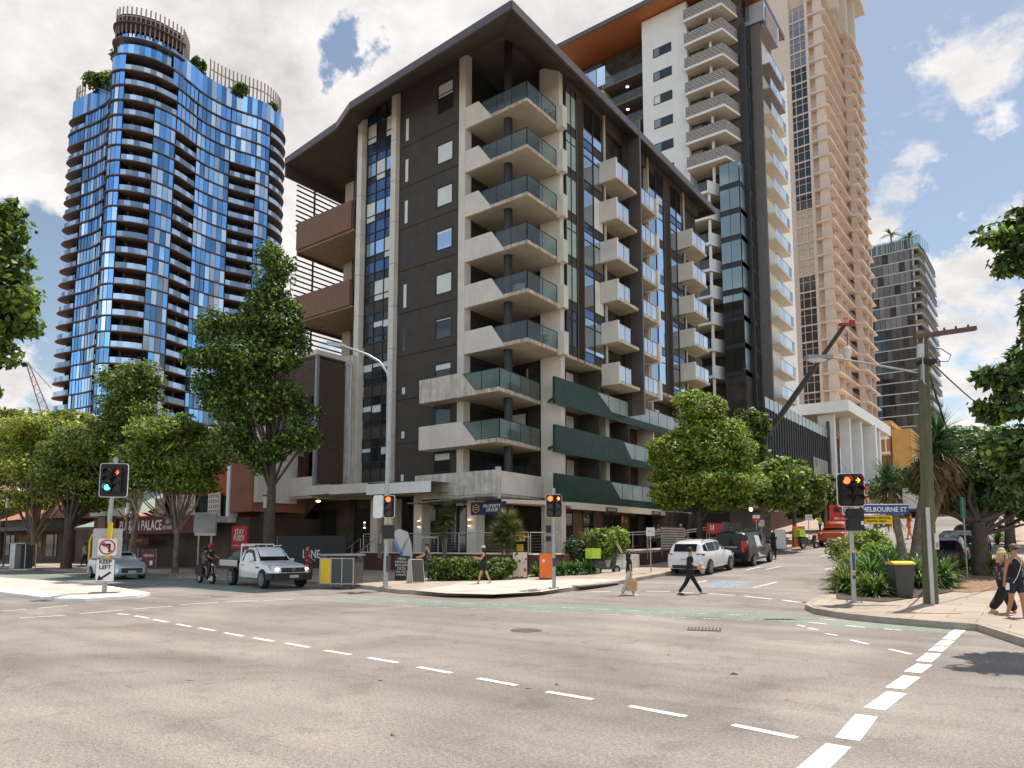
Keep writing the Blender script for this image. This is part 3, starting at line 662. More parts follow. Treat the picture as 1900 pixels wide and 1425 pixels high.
def rail(parent, pts, z0, h, gm, post='black_steel', seg=1.2, top=True):
    f = MB(); g = MB()
    for (x0, y0), (x1, y1) in zip(pts[:-1], pts[1:]):
        l = math.hypot(x1-x0, y1-y0); n = max(1, round(l/seg))
        for i in range(n):
            a, c = (x0+(x1-x0)*i/n, y0+(y1-y0)*i/n), (x0+(x1-x0)*(i+1)/n, y0+(y1-y0)*(i+1)/n)
            d = ((c[0]-a[0])*.02, (c[1]-a[1])*.02)
            g.wall((a[0]+d[0], a[1]+d[1]), (c[0]-d[0], c[1]-d[1]), z0+.04, z0+h-.04, .015, gm)
            f.obox((a[0], a[1], z0+h/2), (.035, .035, h), 0, post)
        f.obox((x1, y1, z0+h/2), (.035, .035, h), 0, post)
        if top: f.wall((x0, y0), (x1, y1), z0+h-.03, z0+h+.005, .04, post)
    off = apt.location
    go = g.build('rail_glass', parent); go.location = (-off.x, -off.y, 0); fo = f.build('rail_frame', parent); fo.location = (-off.x, -off.y, 0)
def upstand(b, xa, xt, xb, y, z0, zt, th, m):      # concrete parapet that steps down in a slope
    b.xprism([(xa, y, z0), (xb, y, z0), (xt, y, zt), (xa, y, zt)], (0, 0, 0), (0, th, 0), m)
for k in range(3, 9):
    z = zb(k); b = MB(); yo = YS-.03; xt, xb = ((-27.05, -25.95) if k > 5 else (-26.0, -24.95))
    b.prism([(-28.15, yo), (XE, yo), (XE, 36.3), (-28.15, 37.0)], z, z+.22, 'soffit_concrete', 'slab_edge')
    upstand(b, -28.62, xt, xb, yo-.06, z-.02, z+1.42, .16, 'concrete')
    b.box(XE-.10, 35.85, z-.1, XE+.42, 36.38, z+1.35, 'concrete')
    bo = P(b, 'balcony')
    rail(bo, [(xt+.25, yo+.06), (XE-.06, yo+.06), (XE-.06, 35.8)], z+.22, 1.12, 'rail_glass', seg=1.3)
for k in (1, 2):
    z = zb(k); b = MB(); y0 = 31.45
    b.prism([(-30.8, y0), (-24.5, y0), (-24.95, 36.25), (-28.1, 36.9), (-28.1, YS), (-30.8, YS-.02)], z, z+.24, 'soffit_concrete', 'slab_edge')
    upstand(b, -30.85, -27.4, -26.1, y0-.06, z-.02, z+1.45, .16, 'stained_concrete' if k == 2 else 'concrete')
    b.box(-30.85, y0+.1, z-.02, -30.70, YS, z+1.45, 'concrete')
    bo = P(b, 'balcony'); rail(bo, [(-27.25, y0+.08), (-24.55, y0+.08), (-24.98, 36.2)], z+.24, 1.15, 'rail_green', seg=1.25)
z = zb(0); b = MB(); y0 = 31.35
b.prism([(-31.0, y0), (-24.5, y0), (-24.9, 36.25), (-28.1, 36.9), (-28.1, YS), (-31.0, YS-.02)], z-.15, z+.2, 'soffit_concrete', 'stained_concrete')
b.box(-31.0, y0-.08, z, -24.45, y0+.1, z+1.35, 'stained_concrete'); b.wall((-24.5, y0+.1), (-24.85, 36.2), z, z+1.30, .16, 'concrete'); b.box(-31.05, y0+.1, z, -30.9, YS, z+1.35, 'concrete')
b.box(-24.6, y0-.14, z-.3, -24.35, y0+.1, z+1.5, 'stained_concrete')
P(b, 'podium_parapet')
# ---- east front, k = 3..8
def slabline():
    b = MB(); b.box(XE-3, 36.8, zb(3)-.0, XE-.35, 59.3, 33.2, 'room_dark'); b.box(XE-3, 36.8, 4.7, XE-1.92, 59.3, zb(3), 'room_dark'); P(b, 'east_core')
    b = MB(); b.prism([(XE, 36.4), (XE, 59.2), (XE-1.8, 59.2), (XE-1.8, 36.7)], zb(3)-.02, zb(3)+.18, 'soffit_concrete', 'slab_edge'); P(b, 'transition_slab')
    b = MB(); b.box(XE-.25, 36.8, 31.4, XE-.02, 59.2, 32.6, 'dark_soffit'); P(b, 'east_head')
slabline()
def bay(ya, yb, n, kind, k, x=XE):
    """one storey of a glazed bay: frame with panes"""
    z0 = zb(k)+.2; z1 = z0+FH; f = MB(); g = MB(); w_ = (yb-ya)/n
    if k == 8: z1 = 31.9
    zs = z0+.62
    for i in range(n+1): f.box(x-.06, ya+i*w_-.03, z0, x+.03, ya+i*w_+.03, z1, 'dark_frame')
    f.box(x-.05, ya, zs-.03, x+.02, yb, zs+.03, 'dark_frame'); f.box(x-.05, ya, z0-.02, x+.02, yb, z0+.03, 'dark_frame')
    if (k+n) % 2: f.box(x-.05, ya, z1-.62, x+.02, yb, z1-.57, 'dark_frame')
    for i in range(n):
        a, c = ya+i*w_+.03, ya+(i+1)*w_-.03; j = random.uniform(-.012, .012)
        sp = {'cream': 'charcoal_render', 'blue': 'spandrel_blue' if i == 0 else 'charcoal_render', 'blue2': 'spandrel_blue'}[kind]
        if kind == 'blue2' and i == 1 and k % 2: sp = 'charcoal_render'
        g.quad((x-.02, a, z0), (x-.02, c, z0), (x-.02, c, zs), (x-.02, a, zs), sp)
        up = {'cream': 'curtain', 'blue': 'facade_glass', 'blue2': 'facade_glass'}[kind]
        if kind == 'cream' and k == 3: up = 'dark_glass'
        if kind == 'blue' and i == 1 and k in (4, 6): up = 'curtain'
        g.quad((x-.02+j, a, zs), (x-.02, c, zs), (x-.02, c, z1), (x-.02+j, a, z1), up)
        if kind == 'cream' and k != 3: g.quad((x-.01, a, zs), (x-.01, c, zs), (x-.01, c, z1), (x-.01, a, z1), 'rail_glass')
    fo = P(f, 'window'); g.build('pane', fo, world=True)
for k in range(3, 9):
    bay(36.85, 38.15, 2, 'cream', k); bay(39.05, 41.7, 2, 'blue', k); bay(48.9, 51.7, 2, 'blue2', k); bay(53.0, 55.6, 2, 'blue2', k)
for ya, yb in ((38.15, 39.0), (51.75, 52.95)):
    b = MB(); z = zb(3)+.2
    while z < 31.9: b.obox((XE-.02, (ya+yb)/2, z), (.10, yb-ya, .035), 0, 'louvre_slat', roll=.5); z += .145
    b.box(XE-.2, ya, zb(3), XE-.12, yb, 31.9, 'room_dark'); b.box(XE-.1, ya-.03, zb(3), XE+.06, ya+.03, 31.9, 'fascia_metal'); b.box(XE-.1, yb-.03, zb(3), XE+.06, yb+.03, 31.9, 'fascia_metal')
    P(b, 'louvre_screen')
b = MB()
for y in (41.85, 48.75, 55.7): b.box(XE-.3, y-.05, zb(3), XE+.12, y+.08, 32.2, 'cream')
P(b, 'edge_fins')
b = MB(); b.box(XE+.45, 44.75, zb(2)+.3, e+.08, 44.95, 32.9, 'fascia_metal'); b.box(XE-.1, 44.8, zb(2)+.3, XE+.45, 44.93, 32.9, 'charcoal_render'); P(b, 'tall_fin')
b = MB(); b.box(XE-1.4, 41.95, zb(3), XE-1.2, 48.7, 33, 'timber_dark'); b.box(XE-1.4, 44.95, zb(0), XE+.0, 45.1, 33, 'charcoal_render'); b.box(XE-1.4, 45.1, zb(3), XE-1.15, 48.7, 33, 'charcoal_render')
b.box(XE-1.4, 55.9, zb(3), XE-1.2, 60, 33, 'charcoal_render'); P(b, 'recess_lining')
for j in range(6):
    z = 26.95-2.88*j
    b = MB(); b.prism([(XE-1.2, 41.9), (e, 41.3), (e, 44.3), (XE-1.2, 44.7)], z, z+.2, 'soffit_concrete', 'slab_edge')
    b.box(XE, 41.2, z-.03, e+.02, 41.38, z+1.44, 'concrete'); bo = P(b, 'balcony'); rail(bo, [(e-.05, 41.42), (e-.05, 43.1)], z+.2, 1.1, 'rail_grey', seg=.85)
    z = 26.70-2.82*j
    b = MB(); b.prism([(XE-1.2, 45.1), (e-.1, 45.0), (e-.1, 48.0), (XE-1.2, 48.6)], z, z+.2, 'soffit_concrete', 'slab_edge'); b.box(XE+.3, 47.6, z-.15, e+.02, 47.95, z+1.35, 'concrete')
    bo = P(b, 'balcony'); rail(bo, [(e-.14, 45.05), (e-.14, 47.6)], z+.2, 1.1, 'rail_grey', seg=.85)
    b = MB(); b.box(XE-1.2, 48.55, z+.2, XE+.02, 48.68, z+2.82, 'concrete'); P(b, 'party_wall')
    z = 26.75-2.85*j
    b = MB(); b.prism([(XE-1.2, 55.8), (e, 54.6), (e, 57.6), (XE-1.2, 59)], z, z+.2, 'soffit_concrete', 'slab_edge'); b.box(XE-.2, 54.4, z-.05, e+.02, 54.58, z+1.42, 'concrete')
    bo = P(b, 'balcony'); rail(bo, [(e-.05, 54.65), (e-.05, 57.4)], z+.2, 1.1, 'rail_grey', seg=.9)
# ---- lower east front: green tiled balconies, k = 0..2
b = MB(); b.box(XE-1.9, 36.8, 1.2, XE-1.7, 66, zb(3), 'room_warm'); P(b, 'lower_wall')
for k, (yt, yb_) in {2: (40.2, 42.3), 1: (43.9, 45.1), 0: (42.0, 43.4)}.items():
    z = zb(k); b = MB(); x = XE+.12
    b.prism([(x, 35.3), (x, 66), (XE-1.7, 66), (XE-1.7, 36.75)], z, z+.2, 'soffit_concrete', 'green_tile')
    b.xprism([(x+.02, 35.25, z-.3), (x+.02, 66, z-.3), (x+.02, 66, z+.22), (x+.02, yb_, z+.22), (x+.02, yt, z+1.38), (x+.02, 35.25, z+1.38)], (0, 0, 0), (-.20, 0, 0), 'green_tile')
    bo = P(b, 'tiled_balcony'); rail(bo, [(x-.06, yt+.25), (x-.06, 65.5)], z+.2, 1.15, 'rail_milk', seg=1.6)
    f = MB(); g = MB()
    for a in (36.9, 38.0, 39.1, 44.0, 45.2, 50.2, 51.4, 52.6):
        f.box(XE-1.7, a, z+.2, XE-1.6, a+.12, z+FH-.1, 'dark_frame'); g.quad((XE-1.65, a+.12, z+.2), (XE-1.65, a+1.1, z+.2), (XE-1.65, a+1.1, z+2.7), (XE-1.65, a+.12, z+2.7), 'curtain' if a < 39.5 else ('facade_glass' if k == 2 else 'dark_glass'))
    fo = P(f, 'sliding_door'); g.build('pane', fo, world=True)
    b = MB()
    for y in (41.0, 49.3, 57.5): b.box(XE-1.6, y, z+.2, XE-.15, y+.18, z+FH, 'charcoal_render' if y < 45 else 'concrete')
    b.box(XE-1.4, 43.3, z+.2, XE-.9, 43.8, z+FH, 'concrete'); b.box(XE-1.6, 45.6, z+.2, XE-1.5, 49.3, z+FH, 'timber_dark')
    P(b, 'balcony_divider')
# ---- west wing: two hanging timber balconies, open terraces, slatted screen
b = MB(); b.box(-44.1, 36.0, 14, -43.1, 36.8, 31.2, 'soffit_concrete'); P(b, 'terrace_column')
b = MB(); b.box(-39.4, YS+.5, 13, -38.6, 44, 33, 'charcoal_render'); P(b, 'terrace_wall')
for z0, z1 in ((24.45, 26.75), (18.75, 20.8)):
    b = MB(); b.box(-45.2, 32.2, z0+.15, -38.75, 32.35, z1, 'red_timber'); b.box(-38.75, 32.36, z0+.15, -38.6, 34.5, z1, 'charcoal_render'); b.box(-45.32, 32.36, z0-.2, -45.2, 39, z1-.9, 'fascia_metal')
    b.box(-45.2, 32.36, z0, -38.6, 42, z0+.2, 'timber_soffit'); P(b, 'timber_balcony')
b = MB()
for z0, z1 in ((26.6, 31.0), (20.9, 24.3), (15.2, 18.7)):
    z = z0
    while z < z1: b.obox((-46.0, 37.0, z), (.10, 8.6, .10), 0, 'louvre_slat'); z += .42
    z = z0
    while z < z1: b.obox((-42.5, 41.9, z), (7, .10, .10), 0, 'louvre_slat'); z += .42
for y in (34.4, 38.9): b.box(-46.1, y, 13.5, -46.0, y+.12, 31.2, 'black_steel')
P(b, 'slatted_screen')
# ---- west lower block with dark louvred box, pale balconies, downpipe
b = MB(); b.box(-52, 33.6, 4.9, -38.3, 44, 14.2, 'room_dark'); P(b, 'west_block')
b = MB(); zc = 14.65
z = 5.9
while z < 14.4: b.obox((-38.55, 30.7, z), (.05, 2.3, .10), 0, 'louvre_slat', roll=.4); z += .14
b.box(-38.75, 29.6, 5.9, -38.62, 31.8, 14.5, 'black_steel'); b.box(-38.72, 29.4, 5.8, -38.5, 29.6, 14.7, 'grey_steel'); P(b, 'louvred_box')
b = MB()
z = 11.9
while z < 14.4: b.obox((-41.2, 29.5, z), (5, .05, .10), 0, 'louvre_slat', tilt=.4); z += .14
b.box(-43.7, 29.56, 11.9, -38.72, 29.66, 14.5, 'black_steel'); P(b, 'louvred_front'); b = MB(); b.prism([(-46, 29.3), (-38.45, 29.3), (-38.45, 33.4), (-46, 33.4)], 14.62, 14.95, 'concrete'); P(b, 'block_cap')
for z, x0, xt, xb in ((8.9, -46.5, -43.5, -42.2), ):
    b = MB(); b.prism([(x0, 29.5), (-38.8, 29.5), (-38.8, 33.6), (x0, 33.6)], z, z+.24, 'soffit_concrete', 'concrete'); upstand(b, x0, xt, xb, 29.42, z, z+1.45, .15, 'concrete')
    bo = P(b, 'balcony'); rail(bo, [(xt+.1, 29.55), (-38.8, 29.55)], z+.24, 1.2, 'rail_green', seg=1.2)
b = MB(); b.box(-46.8, 29.4, 4.9, -38.9, 29.6, 6.35, 'concrete'); b.box(-38.9, 29.4, 4.9, -38.7, 32.5, 6.35, 'concrete'); b.box(-38.9, 31.8, 4.9, -37.2, 32.0, 6.0, 'stained_concrete')
b.box(-44.5, 32.5, 5.0, -43.9, 33.0, 8.9, 'concrete'); P(b, 'west_parapet')
b = MB(); b.box(-46.8, 29.6, 5.0, -46.4, 33.6, 14.3, 'concrete'); b.box(-46.7, 33.3, 6, -44.5, 33.5, 8.9, 'concrete'); P(b, 'west_pier')
b = MB(); b.box(-38.6, 31.85, 5.0, -37.8, 32.6, 15.0, 'stained_concrete'); b.box(-38.2, 32.2, 5.0, -37.6, 33.2, 15.6, 'concrete')
for z in (7.5, 10.5, 13.4): b.box(-37.95, YS+.06, z, -37.6, YS+.3, z+1.6, 'dark_glass')
P(b, 'service_pier')
b = MB(); b.tube([(-37.75, 31.7, 5), (-37.75, 31.7, 14.2), (-38.2, 31.7, 14.6)], .07, 'lgrey', 8); P(b, 'downpipe', smooth=40)
# ---- ground floor: raised terrace, shop glazing, long canopy
b = MB(); b.box(-47, 33.3, 0, -25.0, 33.5, 5.0, 'room_warm'); b.box(-27.8, 36.9, 0, -24.95, 37.1, 5, 'room_dark'); b.box(-47, 40, 0, -26, 44, 5, 'room_dark'); P(b, 'shopfront_wall')
f = MB(); g = MB()
for a in (-46, -44.2, -42.4, -38.8, -37.0, -33.4, -32.0, -30.6, -29.2):
    f.box(a, 33.1, 1.3, a+.12, 33.25, 4.7, 'dark_frame'); g.quad((a+.12, 33.2, 1.35), (a+1.4, 33.2, 1.35), (a+1.4, 33.2, 4.3), (a+.12, 33.2, 4.3), 'dark_glass')
fo = P(f, 'shop_window'); g.build('pane', fo, world=True)
for x in (-35.6, -34.2, -31.6, -27.2): b = MB(); b.box(x, 31.8, 1.3, x+.7, 32.6, 4.8, 'concrete'); P(b, 'ground_pier')
b = MB(); b.box(-24.95, 36.3, .3, -23.42, 36.75, 4.7, 'concrete'); P(b, 'ground_pier')
b = MB(); th = .5
def can(p, q, z0, z1): b.wall(p, q, z0, z1, .12, 'concrete')
can((-42.5, 29.5), (-36.2, 28.9), 5.05, 5.65); can((-36.2, 28.9), (-33.0, 29.2), 5.0, 5.6); b.wall((-33.0, 29.15), (-28.1, 29.6), 4.85, 5.5, .12, 'white_paint')
b.add([(-42.5,29.5,5.05),(-36.2,28.9,5.05),(-33,29.2,4.95),(-28.1,29.6,4.9),(-28.1,33,4.95),(-42.5,33,4.95)], [(0,1,2,3,4,5)], 'soffit_concrete')
b.add([(-42.5,29.5,5.65),(-36.2,28.9,5.65),(-33,29.2,5.6),(-28.1,29.6,5.5),(-28.1,33,5.5),(-42.5,33,5.6)], [(5,4,3,2,1,0)], 'concrete')
b.xprism([(-42.5,29.4,5.65),(-42.9,29.4,5.65),(-45.0,29.4,3.75),(-48.5,29.4,3.75),(-48.5,29.4,3.35),(-44.7,29.4,3.35),(-42.5,29.4,5.2)], (0,0,0), (0,.2,0), 'concrete')
b.add([(-42.5,29.6,5.1),(-44.8,29.6,3.4),(-48.5,29.6,3.4),(-48.5,33,3.4),(-44.8,33,3.4),(-42.5,33,5.1)], [(0,1,4,5),(1,2,3,4)], 'soffit_concrete'); P(b, 'canopy')
b = MB()
for i in range(7): b.box(-31+i*.95, 30.6-.06*i, 4.30+.03*i, -30.1+i*.95, 33, 4.36+.03*i, 'grey_steel')
P(b, 'glass_awning')
b = MB(); b.prism([(-24.5, 31.6), (-23.0, 37), (-23.0, 66), (-25.2, 66), (-25.2, 33)], 4.2, 4.42, 'cream', 'cream'); b.box(-23.1, 36.8, 4.0, -22.9, 66, 4.42, 'cream'); P(b, 'east_canopy')
b = MB()
for x, y in ((-36.0, 31.75), (-33.9, 31.75), (-31.0, 31.75), (-26.9, 31.75)):
    b.cyl(x, y-.1, 2.95, 3.25, .07, 'steel_rail', 8); b.cyl(x, y-.1, 2.90, 2.95, .065, 'lamp_warm', 8); b.cyl(x, y-.1, 3.25, 3.30, .065, 'lamp_warm', 8)
b.ball((-39.3, 30.4, 4.75), (.16, .16, .07), 'lamp_warm')
for y in (38.5, 41, 44, 47.5): b.box(-23.9, y, 4.17, -23.6, y+.12, 4.19, 'lamp_white')
P(b, 'wall_light')
b = MB()
gy = [37.2+i*1.35 for i in range(20)]
for i, y in enumerate(gy): b.box(-25.0, y, 1.0, -24.9, y+.08, 4.2, 'dark_frame'); b.quad((-24.93, y+.08, 1), (-24.93, y+1.3, 1), (-24.93, y+1.3, 3.9), (-24.93, y+.08, 3.9), ('dark_glass', 'dark_glass', 'mosaic', 'dark_glass', 'room_warm')[i % 5])
P(b, 'shop_window_east')
def small_sign(y, z, lab, words):
    t = thing('shop_sign', lab, 'sign', (-22.86, y, z)); b = MB(); b.box(-.06, -.75, -.15, .0, .75, .15, 'dgrey'); b.build('panel', t)
    text(t, words, .2, 'lgrey', (.005, 0, 0), (math.pi/2, 0, math.pi/2), ext=.004)
small_sign(41.6, 4.12, 'dark shop sign nearest the corner under the green tiled balcony', 'BAREBONES')
small_sign(48.4, 4.12, 'second dark shop sign farther up the beige shop canopy', 'ESPRESSO')
t = thing('hanging_sign', 'navy real estate sign with gold hexagon hanging under the corner canopy', 'sign', (float(AY(906, 943, 31.0)[0]), 31.0, float(AY(906, 943, 31.0)[2]))); b = MB(); b.box(-1.25, -.05, -.36, 1.25, .05, .36, 'navy'); b.build('panel', t)
b = MB()
for i in range(6):
    a0, a1 = math.pi/6+i*math.pi/3, math.pi/6+(i+1)*math.pi/3
    b.wall((0, 0), (.01, 0), 0, .001, .001, 'gold') if False else b.tube([(-.85+.25*math.cos(a0), -.07, .25*math.sin(a0)), (-.85+.25*math.cos(a1), -.07, .25*math.sin(a1))], .025, 'gold', 5)
for z in (-.06, .06): b.box(-1.0, -.08, z-.02, -.70, -.06, z+.02, 'gold')
b.build('emblem', t); text(t, 'PROPERTY\nGROUP', .26, 'white', (.30, -.06, 0), (math.pi/2, 0, 0), sp=.85)
for x in (-.9, .9): b = MB(); b.tube([(x, 0, .36), (x, 0, .62)], .02, 'black', 6); b.build('hanger', t)

# ---- small things left out on the balconies
t = thing('balcony_chair', 'white wire chair standing behind the glass of a middle corner balcony', 'chair', (-24.6, 33.4, zb(4)+.22), .4); b = MB()
b.box(-.22, -.22, .44, .22, .22, .47, 'white'); b.build('seat', t); b = MB()
for x in (-.2, -.1, 0, .1, .2): b.tube([(x, .21, .46), (x, .26, .9)], .012, 'white', 5)
b.tube([(-.2, .26, .9), (.2, .26, .9)], .014, 'white', 5); b.build('backrest', t)
for sx in (-.19, .19):
    for sy in (-.19, .19): b = MB(); b.cyl(sx, sy, 0, .45, .014, 'white', 6); b.build('leg', t)
t = thing('paper_lantern', 'yellow paper lantern hanging under a box balcony of the street front', 'lantern', (-22.7, 42.0, 24.6)); b = MB(); b.ball((0, 0, 0), (.24, .24, .28), 'sign_yellow', 12, 8); b.build('shade', t, smooth=80); b = MB(); b.tube([(0, 0, .2), (0, 0, 1.9)], .01, 'black', 4); b.build('cord', t)
for x, y, z, h_, lab in ((-23.8, 35.4, zb(8)+.22, .9, 'potted plant on the top corner balcony'), (-26.9, 34.6, zb(6)+.22, 1.0, 'potted plant at the back of the third corner balcony from the top'), (-23.8, 34.9, zb(3)+.22, .8, 'potted plant on the lowest of the six upper corner balconies'), (-25.2, 35.2, zb(1)+.24, 1.0, 'potted plant behind the green glass of the lower wide balcony')):
    t = thing('potted_plant', lab, 'pot plant', (x, y, z)); b = MB(); b.tube([(0, 0, 0), (0, 0, .35)], [.14, .2], 'terracotta', 12); b.build('pot', t); b = MB()
    for i in range(90):
        a = random.uniform(0, 6.28); r = random.uniform(.1, .42); q = Vector((r*math.cos(a), r*math.sin(a), random.uniform(.35, h_))); d = Vector((random.uniform(-1, 1), random.uniform(-1, 1), random.uniform(-.3, 1))).normalized()*.09; e2 = d.orthogonal().normalized()*.04; b.quad(q-d, q+e2, q+d, q-e2, 'leaf_mid')
    b.noapart = True; b.build('foliage', t)
for x, y, z, lab in ((-26.6, 35.6, zb(7)+.22, 'dark outdoor table on the second corner balcony from the top'), (-26.4, 35.8, zb(2)+.24, 'dark outdoor table behind the green glass of the upper wide balcony')):
    t = thing('balcony_table', lab, 'table', (x, y, z)); b = MB(); b.tube([(0, 0, .70), (0, 0, .74)], .42, 'dgrey', 18); b.build('tabletop', t); b = MB(); b.cyl(0, 0, .03, .70, .03, 'dgrey', 8); b.cyl(0, 0, 0, .03, .22, 'dgrey', 14); b.build('pedestal', t)
# ================================================================ leaf clouds (shared by roof gardens, trees and shrubs)
def leaves(mb, centers, n, size, m, flat_=.5, tilt_out=None, aspect=1.7):
    """n leaf faces scattered through ellipsoid clumps; centers: list of (cx,cy,cz,rx,ry,rz,weight)"""
    C_ = np.array([c[:3] for c in centers], float); Rr = np.array([c[3:6] for c in centers], float); W = np.array([c[6] for c in centers], float); W /= W.sum()
    idx = RNG.choice(len(C_), n, p=W); d = RNG.normal(size=(n, 3)); d /= np.linalg.norm(d, axis=1)[:, None]
    r = RNG.random(n)**.42; p = C_[idx]+d*r[:, None]*Rr[idx]
    nrm = d*.6+RNG.normal(size=(n, 3))*.55; nrm[:, 2] += flat_; nrm /= np.linalg.norm(nrm, axis=1)[:, None]
    t = np.cross(nrm, RNG.normal(size=(n, 3))); t /= np.linalg.norm(t, axis=1)[:, None]; u = np.cross(nrm, t)
    s = size*(.6+.8*RNG.random(n))[:, None]
    a = t*s*aspect*.5; b_ = u*s*.5
    V = np.stack([p-a, p-b_*.9-a*.1, p+a, p+b_*.9-a*.1], axis=1).reshape(-1, 3)
    mb.arr(V, m, 4)
def bush(name, label, cat, px, h, r, m, n, size, group=None, base=None):
    t = thing(name, label, cat, px, 0, group); b = MB()
    cs = [(RNG.uniform(-.6, .6)*r, RNG.uniform(-.6, .6)*r, h*RNG.uniform(.25, .8), r*.55, r*.55, h*.30, 1) for _ in range(9)]
    leaves(b, cs, n, size, m); b.build('foliage', t); b = MB()
    for c in cs: b.tube([(0, 0, -.1), (c[0]*.5, c[1]*.5, c[2]*.5), c[:3]], [.05*h/1.5, .03, .01], 'bark', 5)
    b.build('stem', t); return t
# ================================================================ blue glass tower
bt = thing('glass_tower', 'tall curving tower of mirrored blue glass with dark balconies behind the street trees', 'tower', (-150, 75, 0))
Z0, BF = 91.5, 3.1
front = [(-168,63.5),(-168.6,61.2),(-167.6,59.6),(-165.5,59.3),(-162.4,59.8),(-155.7,60.9),(-150,60.9),(-146.2,60.0),(-144.3,58.5),(-142.2,57.3),(-140.2,57.6),(-138.4,59.0),(-137.0,61.0),(-136.1,63.5),(-136.0,67.5),(-136.9,70.5),(-137.9,73.5),(-138.3,76.8),(-138.1,80.2),(-137.3,83.1),(-136.3,86),(-136.0,89),(-136.9,92.2),(-139,95),(-143,97)]
def resample(P_, step):
    P_ = np.array(P_, float)
    # smooth with Catmull-Rom, then walk at equal steps
    Q = []
    for i in range(len(P_)-1):
        p0, p1, p2, p3 = P_[max(i-1, 0)], P_[i], P_[i+1], P_[min(i+2, len(P_)-1)]
        for t in np.linspace(0, 1, 8, endpoint=False): Q.append(.5*((2*p1)+(-p0+p2)*t+(2*p0-5*p1+4*p2-p3)*t*t+(-p0+3*p1-3*p2+p3)*t**3))
    Q.append(P_[-1]); Q = np.array(Q); d = np.r_[0, np.cumsum(np.linalg.norm(np.diff(Q, axis=0), axis=1))]
    s = np.linspace(0, d[-1], int(d[-1]/step)+1); return np.stack([np.interp(s, d, Q[:, 0]), np.interp(s, d, Q[:, 1])], 1)
CV = resample(front, 1.1); NV = len(CV)
def PX(x, y):  # azimuth of a plan point as photo column at the horizon
    d = np.array([x, y]); R2 = np.array([math.cos(YAW), math.sin(YAW)]); F2_ = np.array([-math.sin(YAW), math.cos(YAW)]); return 950+1313*(d@R2)/(d@F2_)
nrm = np.zeros_like(CV); tg = np.gradient(CV, axis=0); nrm[:, 0] = -tg[:, 1]; nrm[:, 1] = tg[:, 0]; nrm /= np.linalg.norm(nrm, axis=1)[:, None]   # points into the building
# signal values at z0 line -> curve index by nearest measured point
def idx_of(px, py):
    g = G(px, py, Z0)[:2]; return int(np.argmin(np.linalg.norm(CV-g, axis=1)))
i1 = int(np.argmin(np.linalg.norm(CV-np.array([-160.5, 60.2]), axis=1))); i2 = int(np.argmin(np.linalg.norm(CV-np.array([-152.5, 61.0]), axis=1))); ifold = int(np.argmin(np.linalg.norm(CV-np.array([-146.4, 60]), axis=1))); ib = int(np.argmin(np.linalg.norm(CV-np.array([-143.0, 57.6]), axis=1)))
seg = [idx_of(236, 161), idx_of(293, 170), idx_of(333, 191), idx_of(369, 221), idx_of(425, 250), idx_of(473, 263), idx_of(502, 277)]
base = [('B', 0, i1), ('G', i1, i2), ('B', i2, ifold), ('G', ifold, ib), ('G', ib, seg[0]), ('B', seg[0], seg[1]), ('G', seg[1], seg[2]), ('B', seg[2], seg[3]), ('G', seg[3], seg[4]), ('B', seg[4], seg[5]), ('G', seg[5], seg[6]), ('B', seg[6], NV-1)]
def strip(mb, i0, i1_, z0, z1, m, off=0.0):
    for i in range(i0, i1_):
        a, c = CV[i]+nrm[i]*off, CV[i+1]+nrm[i+1]*off
        mb.quad((a[0], a[1], z0), (c[0], c[1], z0), (c[0], c[1], z1), (a[0], a[1], z1), m)
PB = lambda mb, nm, par=None, sm=None: mb.build(nm, par or bt, world=True, smooth=sm)
back = [(-150, 97), (-168, 90)]
core = MB(); inner = [tuple(CV[i]+nrm[i]*2.6) for i in range(NV)]+[(-152, 95), (-166, 88), (-166.5, 70)]
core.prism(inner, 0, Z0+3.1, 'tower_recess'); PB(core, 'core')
sb = MB(); sb.box(-169.0, 62.5, 0, -168.2, 66, Z0+3.1, 'bronze_fin'); PB(sb, 'end_wall')
nfl = 30
GL = {}; RL = {}; ML = {}
